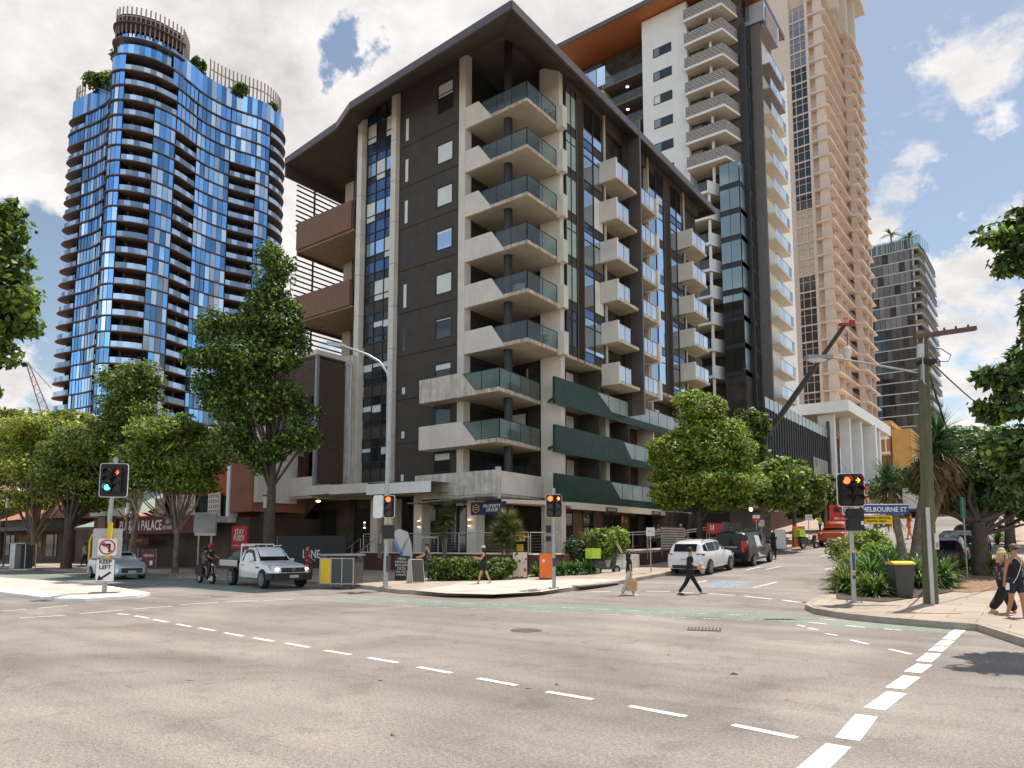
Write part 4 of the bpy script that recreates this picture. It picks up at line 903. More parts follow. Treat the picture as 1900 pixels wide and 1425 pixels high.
for k in range(-2, nfl):
    z = Z0-BF*k+0.0; r0 = seg[2]-1 if k == -2 else 0
    # slab at z, storey below it runs z-BF .. z
    s_ = MB(); V = [tuple(CV[i]-nrm[i]*.22) for i in range(r0, NV)]; n = NV-r0
    s_.add([(x, y, z-.06) for x, y in V]+[(x, y, z+.12) for x, y in V]+[tuple(CV[i]+nrm[i]*2.7)+(z-.16,) for i in range(r0, NV)]+[tuple(CV[i]+nrm[i]*2.7)+(z+.12,) for i in range(r0, NV)],
           [(i, i+1, n+i+1, n+i) for i in range(n-1)]+[(2*n+i, 2*n+i+1, i+1, i) for i in range(n-1)]+[(n+i, n+i+1, 3*n+i+1, 3*n+i) for i in range(n-1)], 'tower_slab')
    PB(s_, 'floor_slab')
    za, zc = z-BF+.12, z-.16
    for ty, a, c in base:
        if a < r0: continue
        g = GL.setdefault(a, MB()); r_ = RL.setdefault(a, MB()); m_ = ML.setdefault(a, MB())
        if k <= 1 and a == seg[2]: ty = 'G'
        if k <= 1 and a == seg[5]: ty = 'G' if k < 0 else 'G'
        if k <= 1 and a == seg[4]: ty = 'G'
        if k <= 1 and a == seg[6]: ty = 'B'
        if k <= 0 and a == seg[1]: ty = 'B'
        if k == 0 and a == 0: ty = 'G'
        for i in range(a, c):
            p, q = CV[i], CV[i+1]
            if ty == 'G':
                j0, j1 = RNG.uniform(-.035, .035, 2); p2 = p+nrm[i]*(.10+j0); q2 = q+nrm[i+1]*(.10+j1)
                h_ = RNG.random(); mm = 'blue_glass' if h_ < .66 else 'pale_glass'; jz = RNG.uniform(-.03, .03)
                g.quad((p2[0], p2[1], za), (q2[0], q2[1], za), (q2[0]+jz, q2[1]+jz, zc), (p2[0]+jz, p2[1]+jz, zc), mm)
                m_.obox((p[0]+nrm[i][0]*.05, p[1]+nrm[i][1]*.05, (za+zc)/2), (.05, .05, zc-za), 0, 'spandrel_blue')
            else:
                p2 = p+nrm[i]*.06; q2 = q+nrm[i+1]*.06
                r_.quad((p2[0], p2[1], za), (q2[0], q2[1], za), (q2[0], q2[1], za+1.15), (p2[0], p2[1], za+1.15), 'rail_tower')
                if i % 4 == 0: pc = p+nrm[i]*2.2; r_.obox((pc[0], pc[1], (za+zc)/2), (.4, .4, zc-za), 0, 'tower_slab')
        for e_ in (a, c):
            pm = CV[e_]; pn = pm+nrm[e_]*2.6
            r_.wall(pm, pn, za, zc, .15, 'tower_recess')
for D_, nm in ((GL, 'glazing_bay'), (RL, 'balcony_bay'), (ML, 'mullion_bay')):
    for q in D_.values():
        if q.v: q.noapart = True; PB(q, nm)
# crown: parapets of blue glass, curved penthouse drum, fin screens
def arcseg(a, c): return list(range(a, c+1))
zt = Z0+BF
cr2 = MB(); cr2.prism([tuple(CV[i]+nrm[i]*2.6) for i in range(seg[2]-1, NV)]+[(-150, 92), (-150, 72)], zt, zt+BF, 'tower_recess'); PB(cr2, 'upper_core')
for a, c, h0, h1, nm in ((2, ifold, 4.6, 5.4, 'parapet_glass'), (seg[2]-1, NV-4, BF+4.6, BF+4.4, 'parapet_glass')):
    g = MB(); zb3 = zt if a == 2 else zt+BF
    for i in range(a, c):
        t = (i-a)/(c-a); h_ = h0+(h1-h0)*t; p2 = CV[i]+nrm[i]*.3; q2 = CV[i+1]+nrm[i+1]*.3
        g.quad((p2[0], p2[1], zb3+.1), (q2[0], q2[1], zb3+.1), (q2[0], q2[1], zt+h_), (p2[0], p2[1], zt+h_), 'blue_glass' if RNG.random() < .75 else 'pale_glass')
    PB(g, nm)
for lev, (ty) in enumerate(('B', 'G', 'G')):
    z = zt+.1+lev*3.4; g = MB(); ra = 0.0 if lev < 1 else .8
    for i in range(ifold+1, seg[2]+1):
        p2 = CV[i]+nrm[i]*ra; q2 = CV[i+1]+nrm[i+1]*ra; hh = 3.2
        isB = lev == 0 and seg[0] <= i < seg[2]-1
        if isB: g.quad((p2[0], p2[1], z), (q2[0], q2[1], z), (q2[0], q2[1], z+1.1), (p2[0], p2[1], z+1.1), 'rail_grey')
        else: g.quad((p2[0], p2[1], z), (q2[0], q2[1], z), (q2[0], q2[1], z+hh), (p2[0], p2[1], z+hh), 'blue_glass' if RNG.random() < .7 else 'pale_glass')
    PB(g, 'penthouse_glazing'); s_ = MB(); pl = [tuple(CV[i]-nrm[i]*.2) for i in range(ifold+1, seg[2]+2)]+[(-150, 74), (-152, 66)]
    s_.prism(pl, z+3.2, z+3.4, 'tower_slab'); PB(s_, 'penthouse_slab')
    if lev == 0: s_ = MB(); s_.prism([tuple(CV[i]+nrm[i]*2.6) for i in range(ifold+1, seg[2]+2)]+[(-150, 74), (-152, 66)], z, z+3.2, 'tower_recess'); PB(s_, 'penthouse_core')
def fins(a, c, z0, z1, inset, nm, band=None, close=None):
    f = MB(); k = 0
    pts = [CV[i]+nrm[i]*inset for i in range(a, c+1)]
    if close: pts += [np.array(p) for p in close]
    pts = resample(pts, .85)
    for p in pts: f.obox((p[0], p[1], (z0+z1)/2), (.22, .22, z1-z0), 0, 'bronze_fin')
    for p, q in zip(pts[:-1], pts[1:]):
        f.wall(p, q, z0+(z1-z0)*.62, z0+(z1-z0)*.66, .12, 'bronze_fin')
        if band: f.wall(p, q, z0+.5, z1-1.6, .10, 'tower_recess')
    PB(f, nm)
zp = zt+.1+3*3.4
fins(ifold+1, seg[2]+1, zp-2.2, zp+3.4, .4, 'crown_fins', band=True, close=[(-141, 72), (-147, 73), (-150, 69), (-150, 63), (-147, 60)])
fins(seg[3]+3, NV-3, zt+BF+3.4, zt+BF+9.6, 1.2, 'crown_fins'); fins(1, i1-2, zt+4.0, zt+8.6, 1.0, 'crown_fins')
for (x, y, z, r, h_, lab) in ((-158, 61.8, zt+4.6, 3.6, 5.0, 'dark shrubs on the left roof terrace of the blue glass tower'), (-148.5, 62.0, zt+5.0, 2.6, 6.0, 'tall shrub against the penthouse drum of the blue tower'),
                            (-139.0, 73.0, zt+7.4, 1.8, 3.6, 'shrub just right of the penthouse drum of the blue tower'), (-139.2, 82, zt+6.6, 2.8, 3.0, 'roof garden shrub inside the right-hand fin screen'), (-139, 89, zt+6.2, 2.8, 2.8, 'roof garden shrub at the far right end of the blue tower')):
    bush('rooftop_shrub', lab, 'shrub', (x, y, z), h_, r, 'leaf_mid', 1500, .5)
# ================================================================ white and brick tower behind the corner building
wt = thing('white_tower', 'tall white apartment tower with patterned brick balconies and orange soffit', 'tower', (-36, 80, 0)); PW = lambda mb, nm, par=None: mb.build(nm, par or wt, world=True)
YW = 75.0; WF = 3.05; zw = [59.97-WF*i for i in range(-1, 18)]
b = MB(); b.box(-36.14, YW, 14, -30.35, YW+14, 66.3, 'white_paint'); PW(b, 'wall')
b = MB(); b.box(-48, YW+3, 14, -36.14, YW+14, 66, 'room_dark'); b.box(-30.35, YW+2.2, 14, -24.6, YW+14, 66, 'room_warm'); PW(b, 'core')
b = MB(); b.add([(-50,YW-2.2,66.5),(-23.0,YW-2.2,66.5),(-23.0,YW+14,66.5),(-50,YW+14,66.5)], [(0,1,2,3)], 'orange_soffit'); b.box(-50, YW-2.35, 66.4, -22.9, YW-2.2, 67.0, 'fascia_metal'); b.box(-23.0, YW-2.2, 66.4, -22.85, YW+14, 67.0, 'fascia_metal')
b.add([(-50,YW-2.3,67.01),(-22.9,YW-2.3,67.01),(-22.9,YW+14,67.01),(-50,YW+14,67.01)], [(3,2,1,0)], 'fascia_metal'); PW(b, 'roof')
for i, z in enumerate(zw):
    if 1 <= i <= 12:
        f = MB(); f.box(-34.7, YW-.04, z+.9, -32.3, YW+.02, z+2.05, 'dark_frame'); fo = PW(f, 'window'); g = MB(); g.box(-34.6, YW-.06, z+1.0, -33.85, YW-.045, z+1.95, 'olive_glass' if i % 3 else 'blind'); g.box(-33.75, YW-.06, z+1.0, -32.4, YW-.045, z+1.95, 'dark_glass'); g.build('pane', fo, world=True)
    # recessed balconies on the left
    if i < 15 and i > 0:
        b = MB(); b.box(-48, YW+.1, z-.12, -36.2, YW+3, z+.12, 'tower_slab'); b.box(-42.0, YW+.15, z+.12, -41.75, YW+3, z+WF-.12, 'cream'); b.box(-46.6, YW+.15, z+.12, -46.35, YW+3, z+WF-.12, 'cream'); bo = PW(b, 'balcony')
        g = MB()
        for x in np.arange(-48, -36.4, 1.55): g.box(x, YW+.14, z+.12, x+1.5, YW+.16, z+1.2, 'rail_glass')
        g.box(-48, YW+.12, z+1.18, -36.3, YW+.17, z+1.23, 'dark_frame'); g.build('rail_glass', bo).location = (36, -80, 0)
        l_ = MB(); l_.cyl(-39, YW+1.5, z-.16, z-.12, .2, 'lamp_white', 8); l_.cyl(-44, YW+1.5, z-.16, z-.12, .2, 'lamp_white', 8); l_.build('ceiling_light', bo).location = (36, -80, 0)
b = MB(); b.box(-48, YW+.1, zw[0]-3.0, -41.9, YW+.2, zw[0]+.5, 'dark_frame')
for x in np.arange(-47.8, -42, 1.3): b.box(x, YW+.04, zw[0]-2.6, x+1.2, YW+.1, zw[0]-.1, 'pale_glass')
PW(b, 'penthouse_glazing')
for i, z in enumerate(zw):
    if i <= 6:                                    # brick-fronted balconies
        b = MB(); xr, yr = -25.75, YW+4.6
        b.prism([(-30.35, YW-.9), (xr, YW-.9), (xr+1.6, yr+1), (-30.35, yr+1)], z, z+.28, 'cream', 'white_paint')
        b.box(-30.35, YW-.9, z+.28, xr, YW-.7, z+1.55, 'mesh_brick'); b.wall((xr-.05, YW-.7), (xr+.75, YW+3.0), z+.28, z+1.55, .2, 'mesh_brick')
        b.cyl(-27.6, YW+.3, z-WF+.28, z, .17, 'white_paint', 10) ; bo = PW(b, 'brick_balcony')
        f = MB(); f.box(-30.3, YW+.7, z+.28, -28.6, YW+2.2, z+WF, 'dark_frame'); f.box(-30.2, YW+.66, z+.5, -29.0, YW+.69, z+WF-.2, 'facade_glass'); f.build('window', bo).location = (36, -80, 0)
        g = MB(); g.wall((xr+.8, YW+3.1), (xr+1.55, yr+1), z+.28, z+1.4, .03, 'rail_grey'); g.build('rail_glass', bo).location = (36, -80, 0)
    elif i < 15:                                  # white balconies beneath
        b = MB(); b.prism([(-31, YW-.8), (-28.0, YW-.8), (-26.7, YW+2.6), (-31, YW+2.6)], z-.3, z, 'cream', 'white_paint'); b.wall((-28.0, YW-.8), (-26.75, YW+2.4), z-.3, z+1.15, .18, 'white_paint')
        b.cyl(-28.05, YW-.3, z-WF, z-.3, .17, 'white_paint', 10); bo = PW(b, 'balcony'); g = MB(); g.box(-31, YW-.75, z, -28.2, YW-.72, z+1.1, 'rail_glass'); g.box(-31, YW-.76, z+1.08, -28.2, YW-.71, z+1.12, 'dark_frame'); g.build('rail_glass', bo).location = (36, -80, 0)
        f = MB(); f.box(-26.9, YW-.2, z-.3, -24.6, YW+2.1, z+.25, 'dark_frame'); fo = PW(f, 'bay_window'); g = MB()
        for j in range(2): g.box(-26.8+j*1.1, YW-.24, z+.3, -25.75+j*1.1, YW-.21, z+WF-.35, 'olive_glass')
        for j in range(3): g.quad((-24.55, YW-.15+j*.75, z+.3), (-24.55, YW+.55+j*.75, z+.3), (-24.55, YW+.55+j*.75, z+WF-.35), (-24.55, YW-.15+j*.75, z+WF-.35), 'pale_glass' if j < 2 else 'dark_glass')
        g.build('pane', fo, world=True)
b = MB(); b.box(-26.85, YW-.1, 12, -24.6, YW+2.2, 41.5, 'room_dark'); b.box(-24.8, YW+2, 12, -24.2, YW+5, 62, 'dark_frame')
for i, z in enumerate(zw):
    for y in (77.6, 78.5): b.quad((-24.15, y, z+.3), (-24.15, y+.75, z+.3), (-24.15, y+.75, z+WF-.3), (-24.15, y, z+WF-.3), 'dark_glass')
PW(b, 'stair_glazing')
b = MB(); b.box(-25.5, 79.2, 12, -23.05, 79.6, 62.8, 'grey_brick'); b.box(-25.5, 79.6, 12, -23.6, 92, 62.4, 'white_paint'); b.box(-23.6, 79.6, 62.2, -22.4, 84, 64.8, 'mesh_brick'); PW(b, 'brick_fin')
b = MB(); b.box(-25.5, 78.9, 62.8, -22.6, 79.0, 65.2, 'rail_grey'); b.box(-22.6, 78.9, 62.8, -22.5, 85, 65.2, 'rail_grey'); PW(b, 'roof_balustrade')
for i, z in enumerate(zw[1:16]):
    b = MB(); b.box(-23.6, 80.0, z-2.2, -22.3, 86.0, z-1.95, 'cream' if i > 1 else 'mesh_brick'); bo = PW(b, 'side_balcony'); g = MB()
    for j in range(5): g.box(-22.34, 80.1+j*1.18, z-1.9, -22.31, 81.2+j*1.18, z-.8, 'rail_grey')
    g.box(-22.36, 80, z-.82, -22.3, 86, z-.77, 'dark_frame'); g.build('rail_glass', bo).location = (36, -80, 0)
# ================================================================ dark podium with glass balustrade
pd = thing('podium_building', 'black louvred podium building with white glass balustrade and a mural beyond the street trees', 'building', (-24, 80, 0)); PP = lambda mb, nm, par=None: mb.build(nm, par or pd, world=True)
b = MB(); b.box(-30, 69, 3, -21.0, 94, 15.0, 'black_steel'); b.box(-30, 60.5, 3, -22.6, 69, 13.4, 'room_dark'); PP(b, 'wall')
b = MB()
for y in np.arange(69.2, 94, .9): b.box(-21.05, y, 7, -20.9, y+.12, 15.1, 'black_steel')
PP(b, 'louvres')
b = MB()
for y in np.arange(69.0, 93.5, 1.5): b.box(-20.95, y, 15.1, -20.92, y+1.4, 16.2, 'rail_milk'); b.box(-20.98, y-.03, 15.0, -20.9, y+.03, 16.25, 'dark_frame')
PP(b, 'balustrade')
b = MB(); b.box(-20.9, 86.5, 8.0, -20.84, 93.3, 12.0, 'mural'); PP(b, 'mural_panel'); b = MB(); b.box(-21.0, 94.0, 3, -20.7, 94.6, 17.2, 'dgrey'); PP(b, 'end_column')
b = MB(); b.box(-24, 50, 2, -22.8, 69, 4.3, 'room_warm'); b.box(-22.7, 55, 4.1, -20.0, 66, 4.5, 'dark_frame'); b.box(-22.8, 69, 3, -20.9, 94, 6.8, 'brown_brick'); PP(b, 'street_front')
# ================================================================ tan concrete tower with stepped slabs
tt = thing('tan_tower', 'tall pink-tan concrete tower with sharp stacked balcony slabs and dark window strip', 'tower', (-27, 120, 0)); PT = lambda mb, nm, par=None: mb.build(nm, par or tt, world=True)
YT = 112.0; TF = 2.64; zs0 = float(AY(1508, 57, YT)[2])
b = MB(); b.box(-38, YT+.05, 18, -28.1, YT+16, 93.0, 'tan_wall'); b.box(-25.6, YT-.2, 18, -25.2, YT+1, 92, 'tan_wall'); b.box(-28.1, YT+.6, 18, -23.6, YT+16, 91, 'tan_panel'); PT(b, 'wall')
b = MB(); b.box(-36, YT-.8, 93.0, -26.5, YT+16, 94.6, 'cream'); b.box(-30, YT-1.4, 100, -22, YT+24, 101, 'cream'); b.box(-29.0, YT+.4, 94, -28.5, YT+1, 100, 'cream'); b.box(-27, YT+4, 88, -23.2, YT+22, 100, 'tan_slab'); PT(b, 'crown')
b = MB()
for y in (YT+4, YT+11, YT+18): b.box(-23.2, y, 88, -21.6, y+1.6, 100, 'cream')
b.box(-23.4, YT+2, 99, -20.6, YT+24, 100, 'cream'); PT(b, 'crown_piers')
nz = 27
TP = {}
def tp(k): return TP.setdefault(k, MB())
for k in range(-2, nz):
    z = zs0-TF*k
    if z < 19.5 or z > 93: continue
    f = MB(); f.box(-28.1, YT+.25, z-TF+.28, -25.6, YT+.32, z+.02, 'tan_glass'if k < 2 or 11 <= k <= 14 else 'dark_glass'); fo = PT(f, 'window')
    g = MB(); 
    for x in (-28.1, -27.5, -26.5, -25.65): g.box(x, YT+.14, z-TF+.25, x+.07, YT+.24, z+.05, 'tan_slab')
    g.box(-28.1, YT+.14, z-TF+.02, -25.6, YT+.24, z-TF+.25, 'tan_slab'); g.box(-28.1, YT+.16, z-.95, -25.6, YT+.24, z-.88, 'tan_slab'); g.build('window_frame', fo).location = (27, -120, 0)
    s_ = MB(); s_.prism([(-25.2, YT-.3), (-22.6, YT-.3), (-22.3, YT+12.2), (-25.2, YT+12.2)], z-.05, z+.20, 'tan_slab')
    s_.prism([(-23.4, YT+12.4), (-21.1, YT+12.4), (-20.9, YT+22), (-23.4, YT+22)], z-.05, z+.20, 'tan_slab'); so_ = PT(s_, 'balcony_slab')
    p_ = tp(('balcony_pier', 0)); p_.xprism([(-24.5, YT+.1, z-TF+.2), (-22.9, YT+.1, z-TF+.2), (-23.25, YT+.1, z-.05), (-24.4, YT+.1, z-.05)], (0,0,0), (0,.5,0), 'tan_wall')
    p_ = tp(('balcony_pier', 1)); p_.xprism([(-22.5, YT+12.6, z-TF+.2), (-21.3, YT+12.6, z-TF+.2), (-21.8, YT+12.6, z-.05), (-22.5, YT+12.6, z-.05)], (0,0,0), (0,.5,0), 'tan_panel')
    for y in (YT+4, YT+8): tp(('balcony_pier', y)).box(-23.6, y, z-TF+.2, -22.9, y+.4, z-.05, 'tan_panel')
    for y in (YT+16, YT+20): tp(('balcony_pier', y)).box(-22.1, y, z-TF+.2, -21.3, y+.4, z-.05, 'tan_panel')
    for q in (.35, .62, .9):
        tp(('railing', 0)).box(-25.2, YT-.22, z-TF+q, -24.5, YT-.18, z-TF+q+.06, 'tan_slab'); tp(('railing', 1)).wall((-22.65, YT), (-22.4, YT+12.0), z-TF+q, z-TF+q+.05, .04, 'tan_panel')
for (nm, _), q in TP.items(): q.noapart = True; PT(q, nm)
b = MB(); b.box(-25.2, YT+1, 19, -24.3, YT+12.6, 91, 'room_warm'); b.box(-24, YT+13.2, 19, -22.9, YT+22, 89, 'room_warm'); PT(b, 'recess')
b = MB(); b.prism([(-34, 93.5), (-18.2, 93.5), (-17.6, 120), (-34, 120)], 18.2, 19.6, 'cream', 'white_paint'); b.box(-34, YT-1, 19.6, -22, YT+16, 20.4, 'dgrey'); PT(b, 'podium_roof')
for x, y, wx in ((-22.2, 95, 1.9), (-20.4, 98.5, 1.2), (-19.8, 102.5, 1.2), (-19.6, 107, 2.0), (-19.3, 113, 1.2)): b = MB(); b.box(x, y, 9.8, x+wx, y+1.0, 18.2, 'white_paint'); PT(b, 'podium_column')
b = MB(); b.box(-34, 99, 9, -24.5, 118, 18.2, 'room_warm'); b.box(-34, 95.5, 5, -18.6, 122, 9.8, 'corrugated'); b.prism([(-34, 95), (-18.4, 95), (-18.4, 121), (-34, 121)], 9.8, 10.1, 'lgrey'); PT(b, 'car_park')
t = thing('shop_hoarding', 'large red and green sign board on the corrugated car park wall', 'sign', (-18.3, 104, 8.0)); b = MB(); b.box(-.0, -2.2, -.9, .12, .0, 1.6, 'red'); b.box(-.02, .0, -2.3, .10, .4, 2.2, 'white'); b.box(-.0, .4, -1.4, .12, 5.6, 2.4, 'dkgreen'); b.box(-.0, -3.6, -2.5, .12, .2, -1.0, 'orange'); b.box(.12, -1.6, -.7, .13, -.6, -.2, 'white'); b.build('panel', t)
# ================================================================ ochre and rust building, pale house, far dark tower
ob = thing('ochre_building', 'low ochre and rust rendered building below the far dark tower', 'building', (-22, 150, 11)); PO = lambda mb, nm, par=None: mb.build(nm, par or ob, world=True)
b = MB(); b.box(-21.6, 148, 5, -18.4, 160, 23.2, 'ochre_wall'); b.box(-28, 149, 5, -21.6, 160, 24.0, 'rust_wall'); PO(b, 'wall'); b = MB(); b.box(-28.5, 146.6, 24.0, -21.4, 160, 24.8, 'ochre_wall'); b.box(-26.5, 146, 18.5, -22, 149, 21.8, 'white_paint'); PO(b, 'roof')
b = MB()
for i in range(3): b.box(-24+i*.9, 145.9, 18.9, -23.4+i*.9, 145.98, 21.2, 'rust_wall'); b.box(-18.36, 150+i*3, 15, -18.3, 152+i*3, 18, 'dark_glass')
PO(b, 'window')
ft = thing('dark_tower', 'distant dark glass apartment tower with thin white floor lines and rooftop palms', 'tower', (-26, 205, 11)); PF = lambda mb, nm, par=None: mb.build(nm, par or ft, world=True)
b = MB(); b.box(-33, 200, 8, -22.5, 222, 77, 'dark_glass'); b.box(-22.5, 201, 8, -21.2, 222, 77, 'room_dark'); PF(b, 'wall')
FG = {}
for i in range(24):
    z = 76.6-2.85*i
    s_ = MB(); s_.prism([(-33, 199.7), (-20.9, 199.7), (-20.3, 206), (-19.8, 226), (-33, 226)], z, z+.24, 'lgrey'); so_ = PF(s_, 'floor_slab')
    g = FG.setdefault('g', MB()); h_ = FG.setdefault('h', MB()); h2 = FG.setdefault('i', MB()); h3 = FG.setdefault('j', MB())
    for j in range(8): g.box(-32.9+j*1.25, 199.72, z+.28, -32.9+j*1.25+1.15, 199.8, z+2.85, ('grey_panel' if i < 8 else 'dark_glass') if (i*5+j*3) % 7 else 'room_dark')
    h_.box(-22.4, 199.75, z+.3, -20.9, 199.8, z+1.35, 'olive_glass'); h_.wall((-20.9, 200), (-20.35, 206), z+.3, z+1.35, .05, 'tower_slab'); h2.wall((-20.3, 206), (-19.85, 225), z+.3, z+1.4, .05, 'olive_glass'if i % 3 else 'dgrey'); h3.box(-22.5, 200.2, z+.28, -22.1, 200.6, z+2.85, 'lgrey')
for k_, q in FG.items(): q.noapart = True; PF(q, {'g': 'curtain_wall', 'h': 'balcony_front', 'i': 'side_balustrade', 'j': 'column'}[k_])
b = MB(); 
for j in range(9): b.box(-33+j*1.4, 199.7, 77, -31.7+j*1.4, 199.76, 79.9, 'rail_glass'); b.box(-33.05+j*1.4, 199.65, 77, -32.95+j*1.4, 199.75, 80, 'lgrey')
for j in range(5): b.box(-20.5+j*.25, 200+j*1.4, 77, -20.4+j*.25, 201.3+j*1.4, 79.9, 'rail_glass')
PF(b, 'roof_screen')
# ================================================================ low buildings on the left street
rs = thing('restaurant_building', 'red rendered restaurant with white perforated screens and maroon sign behind the left street trees', 'building', (-50, 28, 0)); PR = lambda mb, nm, par=None: mb.build(nm, par or rs, world=True)
YR = 27.0
def rx(px, py): v = AY(px, py, YR); return float(v[0]), float(v[2])
b = MB(); x0, z0 = rx(300, 965); x1, z1 = rx(430, 852); b.box(x0, YR, z0, x1, YR+9, z1, 'red_render'); b.box(x1+.35, YR-.2, 4, x1+2.9, YR+4, 8.0, 'red_brick'); b.box(-62, YR+.3, 0, -42.5, YR+9, z0, 'shop_wall'); PR(b, 'wall')
b = MB(); b.box(x1, YR-.3, 3.3, x1+.33, YR+.4, z1+1.0, 'white_paint'); b.box(x1+2.9, YR-.1, 4.6, x1+3.3, YR+3, 8.4, 'concrete'); PR(b, 'pilaster')
b = MB(); b.box(x0-2, YR-1.8, z0-.35, x1+.3, YR, z0+.05, 'lgrey'); PR(b, 'awning_edge')
for a, c, yt, yb in ((296, 309, 927, 966), (335, 366, 921, 965), (395, 413, 917, 964)):
    xa, zt = rx(a, yt); xb, zb2 = rx(c, yb); b = MB(); n = max(2, round((xb-xa)/.30)); w_ = (xb-xa)/n
    for i in range(n+1): b.box(xa+i*w_-.07, YR-.3, zb2, xa+i*w_+.07, YR-.22, zt, 'cream')
    m_ = 5; h_ = (zt-zb2)/m_
    for j in range(m_+1): b.box(xa-.06, YR-.31, zb2+j*h_-.06, xb+.06, YR-.21, zb2+j*h_+.06, 'cream')
    b.box(xa, YR-.2, zb2, xb, YR-.1, zt, 'room_dark'); PR(b, 'perforated_screen')
for a, c in ((310, 334), (368, 394), (414, 423)):
    xa, zt = rx(a, 920); xb, zb2 = rx(c, 962); b = MB(); b.box(xa, YR-.05, zb2, xb, YR+.02, zt, 'dark_glass'); PR(b, 'window')
xa, zt = rx(322, 892); xb, zb2 = rx(402, 908); b = MB(); b.box(xa, YR-.5, zb2, xb, YR-.35, zt, 'cream'); so_ = PR(b, 'name_board'); text(so_, 'RESTAURANT', .42, 'brown', ((xa+xb)/2+50, YR-.52-28, (zt+zb2)/2), (math.pi/2, 0, 0), ext=.01)
xa, zt = rx(205, 969); xb, zb2 = rx(372, 991); xm = (xa+xb)/2; t = thing('restaurant_sign', 'long maroon fascia sign with white PUNJABI PALACE lettering over the restaurant awning', 'sign', (xm, YR-2.0, 0))
b = MB(); b.box(xa-xm+2, -.1, zb2+.02, xb-xm+4, .1, zt+.15, 'maroon_sign'); b.build('panel', t)
r5 = lambda px: float(AY(px, 980, YR-2.1)[0]); text(t, 'PUNJABI PALACE', 1.0, 'offwhite', ((r5(222)+r5(300))/2-xm, -.11, (zt+zb2)/2+.05), (math.pi/2, 0, 0), bold=.016, fit=r5(300)-r5(222)); text(t, 'INDIAN\nRESTAURANT', .40, 'offwhite', ((r5(303)+r5(322))/2-xm, -.11, (zt+zb2)/2+.08), (math.pi/2, 0, 0), fit=r5(323)-r5(303))
t = thing('under_awning_sign', 'small maroon sign hanging below the long restaurant sign', 'sign', (rx(283, 997)[0], YR-1.2, 2.05)); b = MB(); b.box(-2.0, -.06, -.26, 2.0, .06, .26, 'maroon_sign'); b.box(-2.2, -.07, -.3, -2.0, .07, .3, 'white'); b.build('panel', t); text(t, 'PUNJABI PALACE', .34, 'gold', (0, -.07, .05), (math.pi/2, 0, 0), sx=.8)
for i, (x, lab) in enumerate(((-52.2, 'maroon street banner left of the slim tree by the restaurant'), (-49.6, 'maroon street banner right of the other one before the restaurant'))):
    t = thing('cafe_banner', lab, 'banner', (x, 24.2, 0.15), 0, 'maroon banners before the restaurant'); b = MB(); b.box(-1.0, -.02, .1, 1.0, .02, 1.35, 'maroon_sign'); b.box(.2, -.03, .25, .55, -.02, .55, 'white') if i else None; b.build('panel', t); b = MB()
    for q in (-1.0, 1.0): b.cyl(q, 0, 0, 1.4, .025, 'grey_steel', 6)
    b.build('frame', t); text(t, 'PUNJABI PALACE', .24, 'offwhite', (0, -.03, .9), (math.pi/2, 0, 0), sx=.8)
gr = thing('green_roofed_house', 'shop house with pale green metal roof left of the red restaurant', 'house', (-60, 30, 0)); PG = lambda mb, nm, par=None: mb.build(nm, par or gr, world=True)
b = MB(); b.box(-70, YR+.5, 0, -54.3, YR+9, 3.6, 'shop_wall'); PG(b, 'wall'); b = MB(); b.add([(-61.5,YR-1,4.2),(-54.2,YR-1,4.2),(-54.2,YR+5,7.4),(-61.5,YR+5,7.4)], [(0,1,2,3)], 'green_roof'); b.add([(-64,YR-2,3.2),(-54.2,YR-2,3.2),(-54.2,YR-.5,4.0),(-62,YR-.5,4.0)], [(0,1,2,3)], 'green_roof'); b.box(-64, YR-2.05, 3.0, -54.2, YR-1.95, 3.2, 'dgrey'); PG(b, 'roof')
for j, (xa, xb, h_, mt, lab) in enumerate(((-86, -70.5, 4.2, 'terracotta', 'old shop with terracotta roof and dark awning half hidden by street trees'), (-118, -87, 5.6, 'terracotta', 'two storey shop with orange tiled roof at the left edge of the photo'))):
    t = thing('shop_building', lab, 'shop', ((xa+xb)/2, YR+1, 0)); b = MB(); b.box(xa, YR, 0, xb, YR+10, h_, 'shop_wall'); b.build('wall', t, world=True)
    b = MB(); b.add([(xa-.5,YR-.5,h_),(xb+.5,YR-.5,h_),(xb+.5,YR+10,h_),(xa-.5,YR+10,h_),((xa+xb)/2-2,YR+4.5,h_+3),((xa+xb)/2+2,YR+4.5,h_+3)], [(0,1,5,4),(1,2,5),(2,3,4,5),(3,0,4)], mt); b.build('roof', t, world=True)
    b = MB(); b.box(xa, YR-3.2, 3.0, xb, YR, 3.35, 'dgrey'); 
    for x in np.arange(xa+.5, xb, 4): b.cyl(x, YR-3.1, .15, 3.0, .06, 'dgrey', 6)
    b.build('awning', t, world=True); 
    for x in np.arange(xa+.8, xb-2, 3.4): b = MB(); b.box(x, YR-.06, .7, x+2.4, YR, 2.7, 'mosaic' if (int(x)+j) % 3 == 0 else 'dark_glass'); b.build('shop_window', t, world=True)
t = thing('far_building_row', 'plain pale block closing the left end of the street', 'building', (-190, 60, 0)); b = MB(); b.box(-255, 30, 0, -130, 75, 9, 'rust_wall'); b.build('wall', t, world=True)
b = MB()
for x in range(-250, -134, 8): b.box(x, 29.9, 5, x+3, 30, 7, 'dark_glass')
b.build('window', t, world=True)
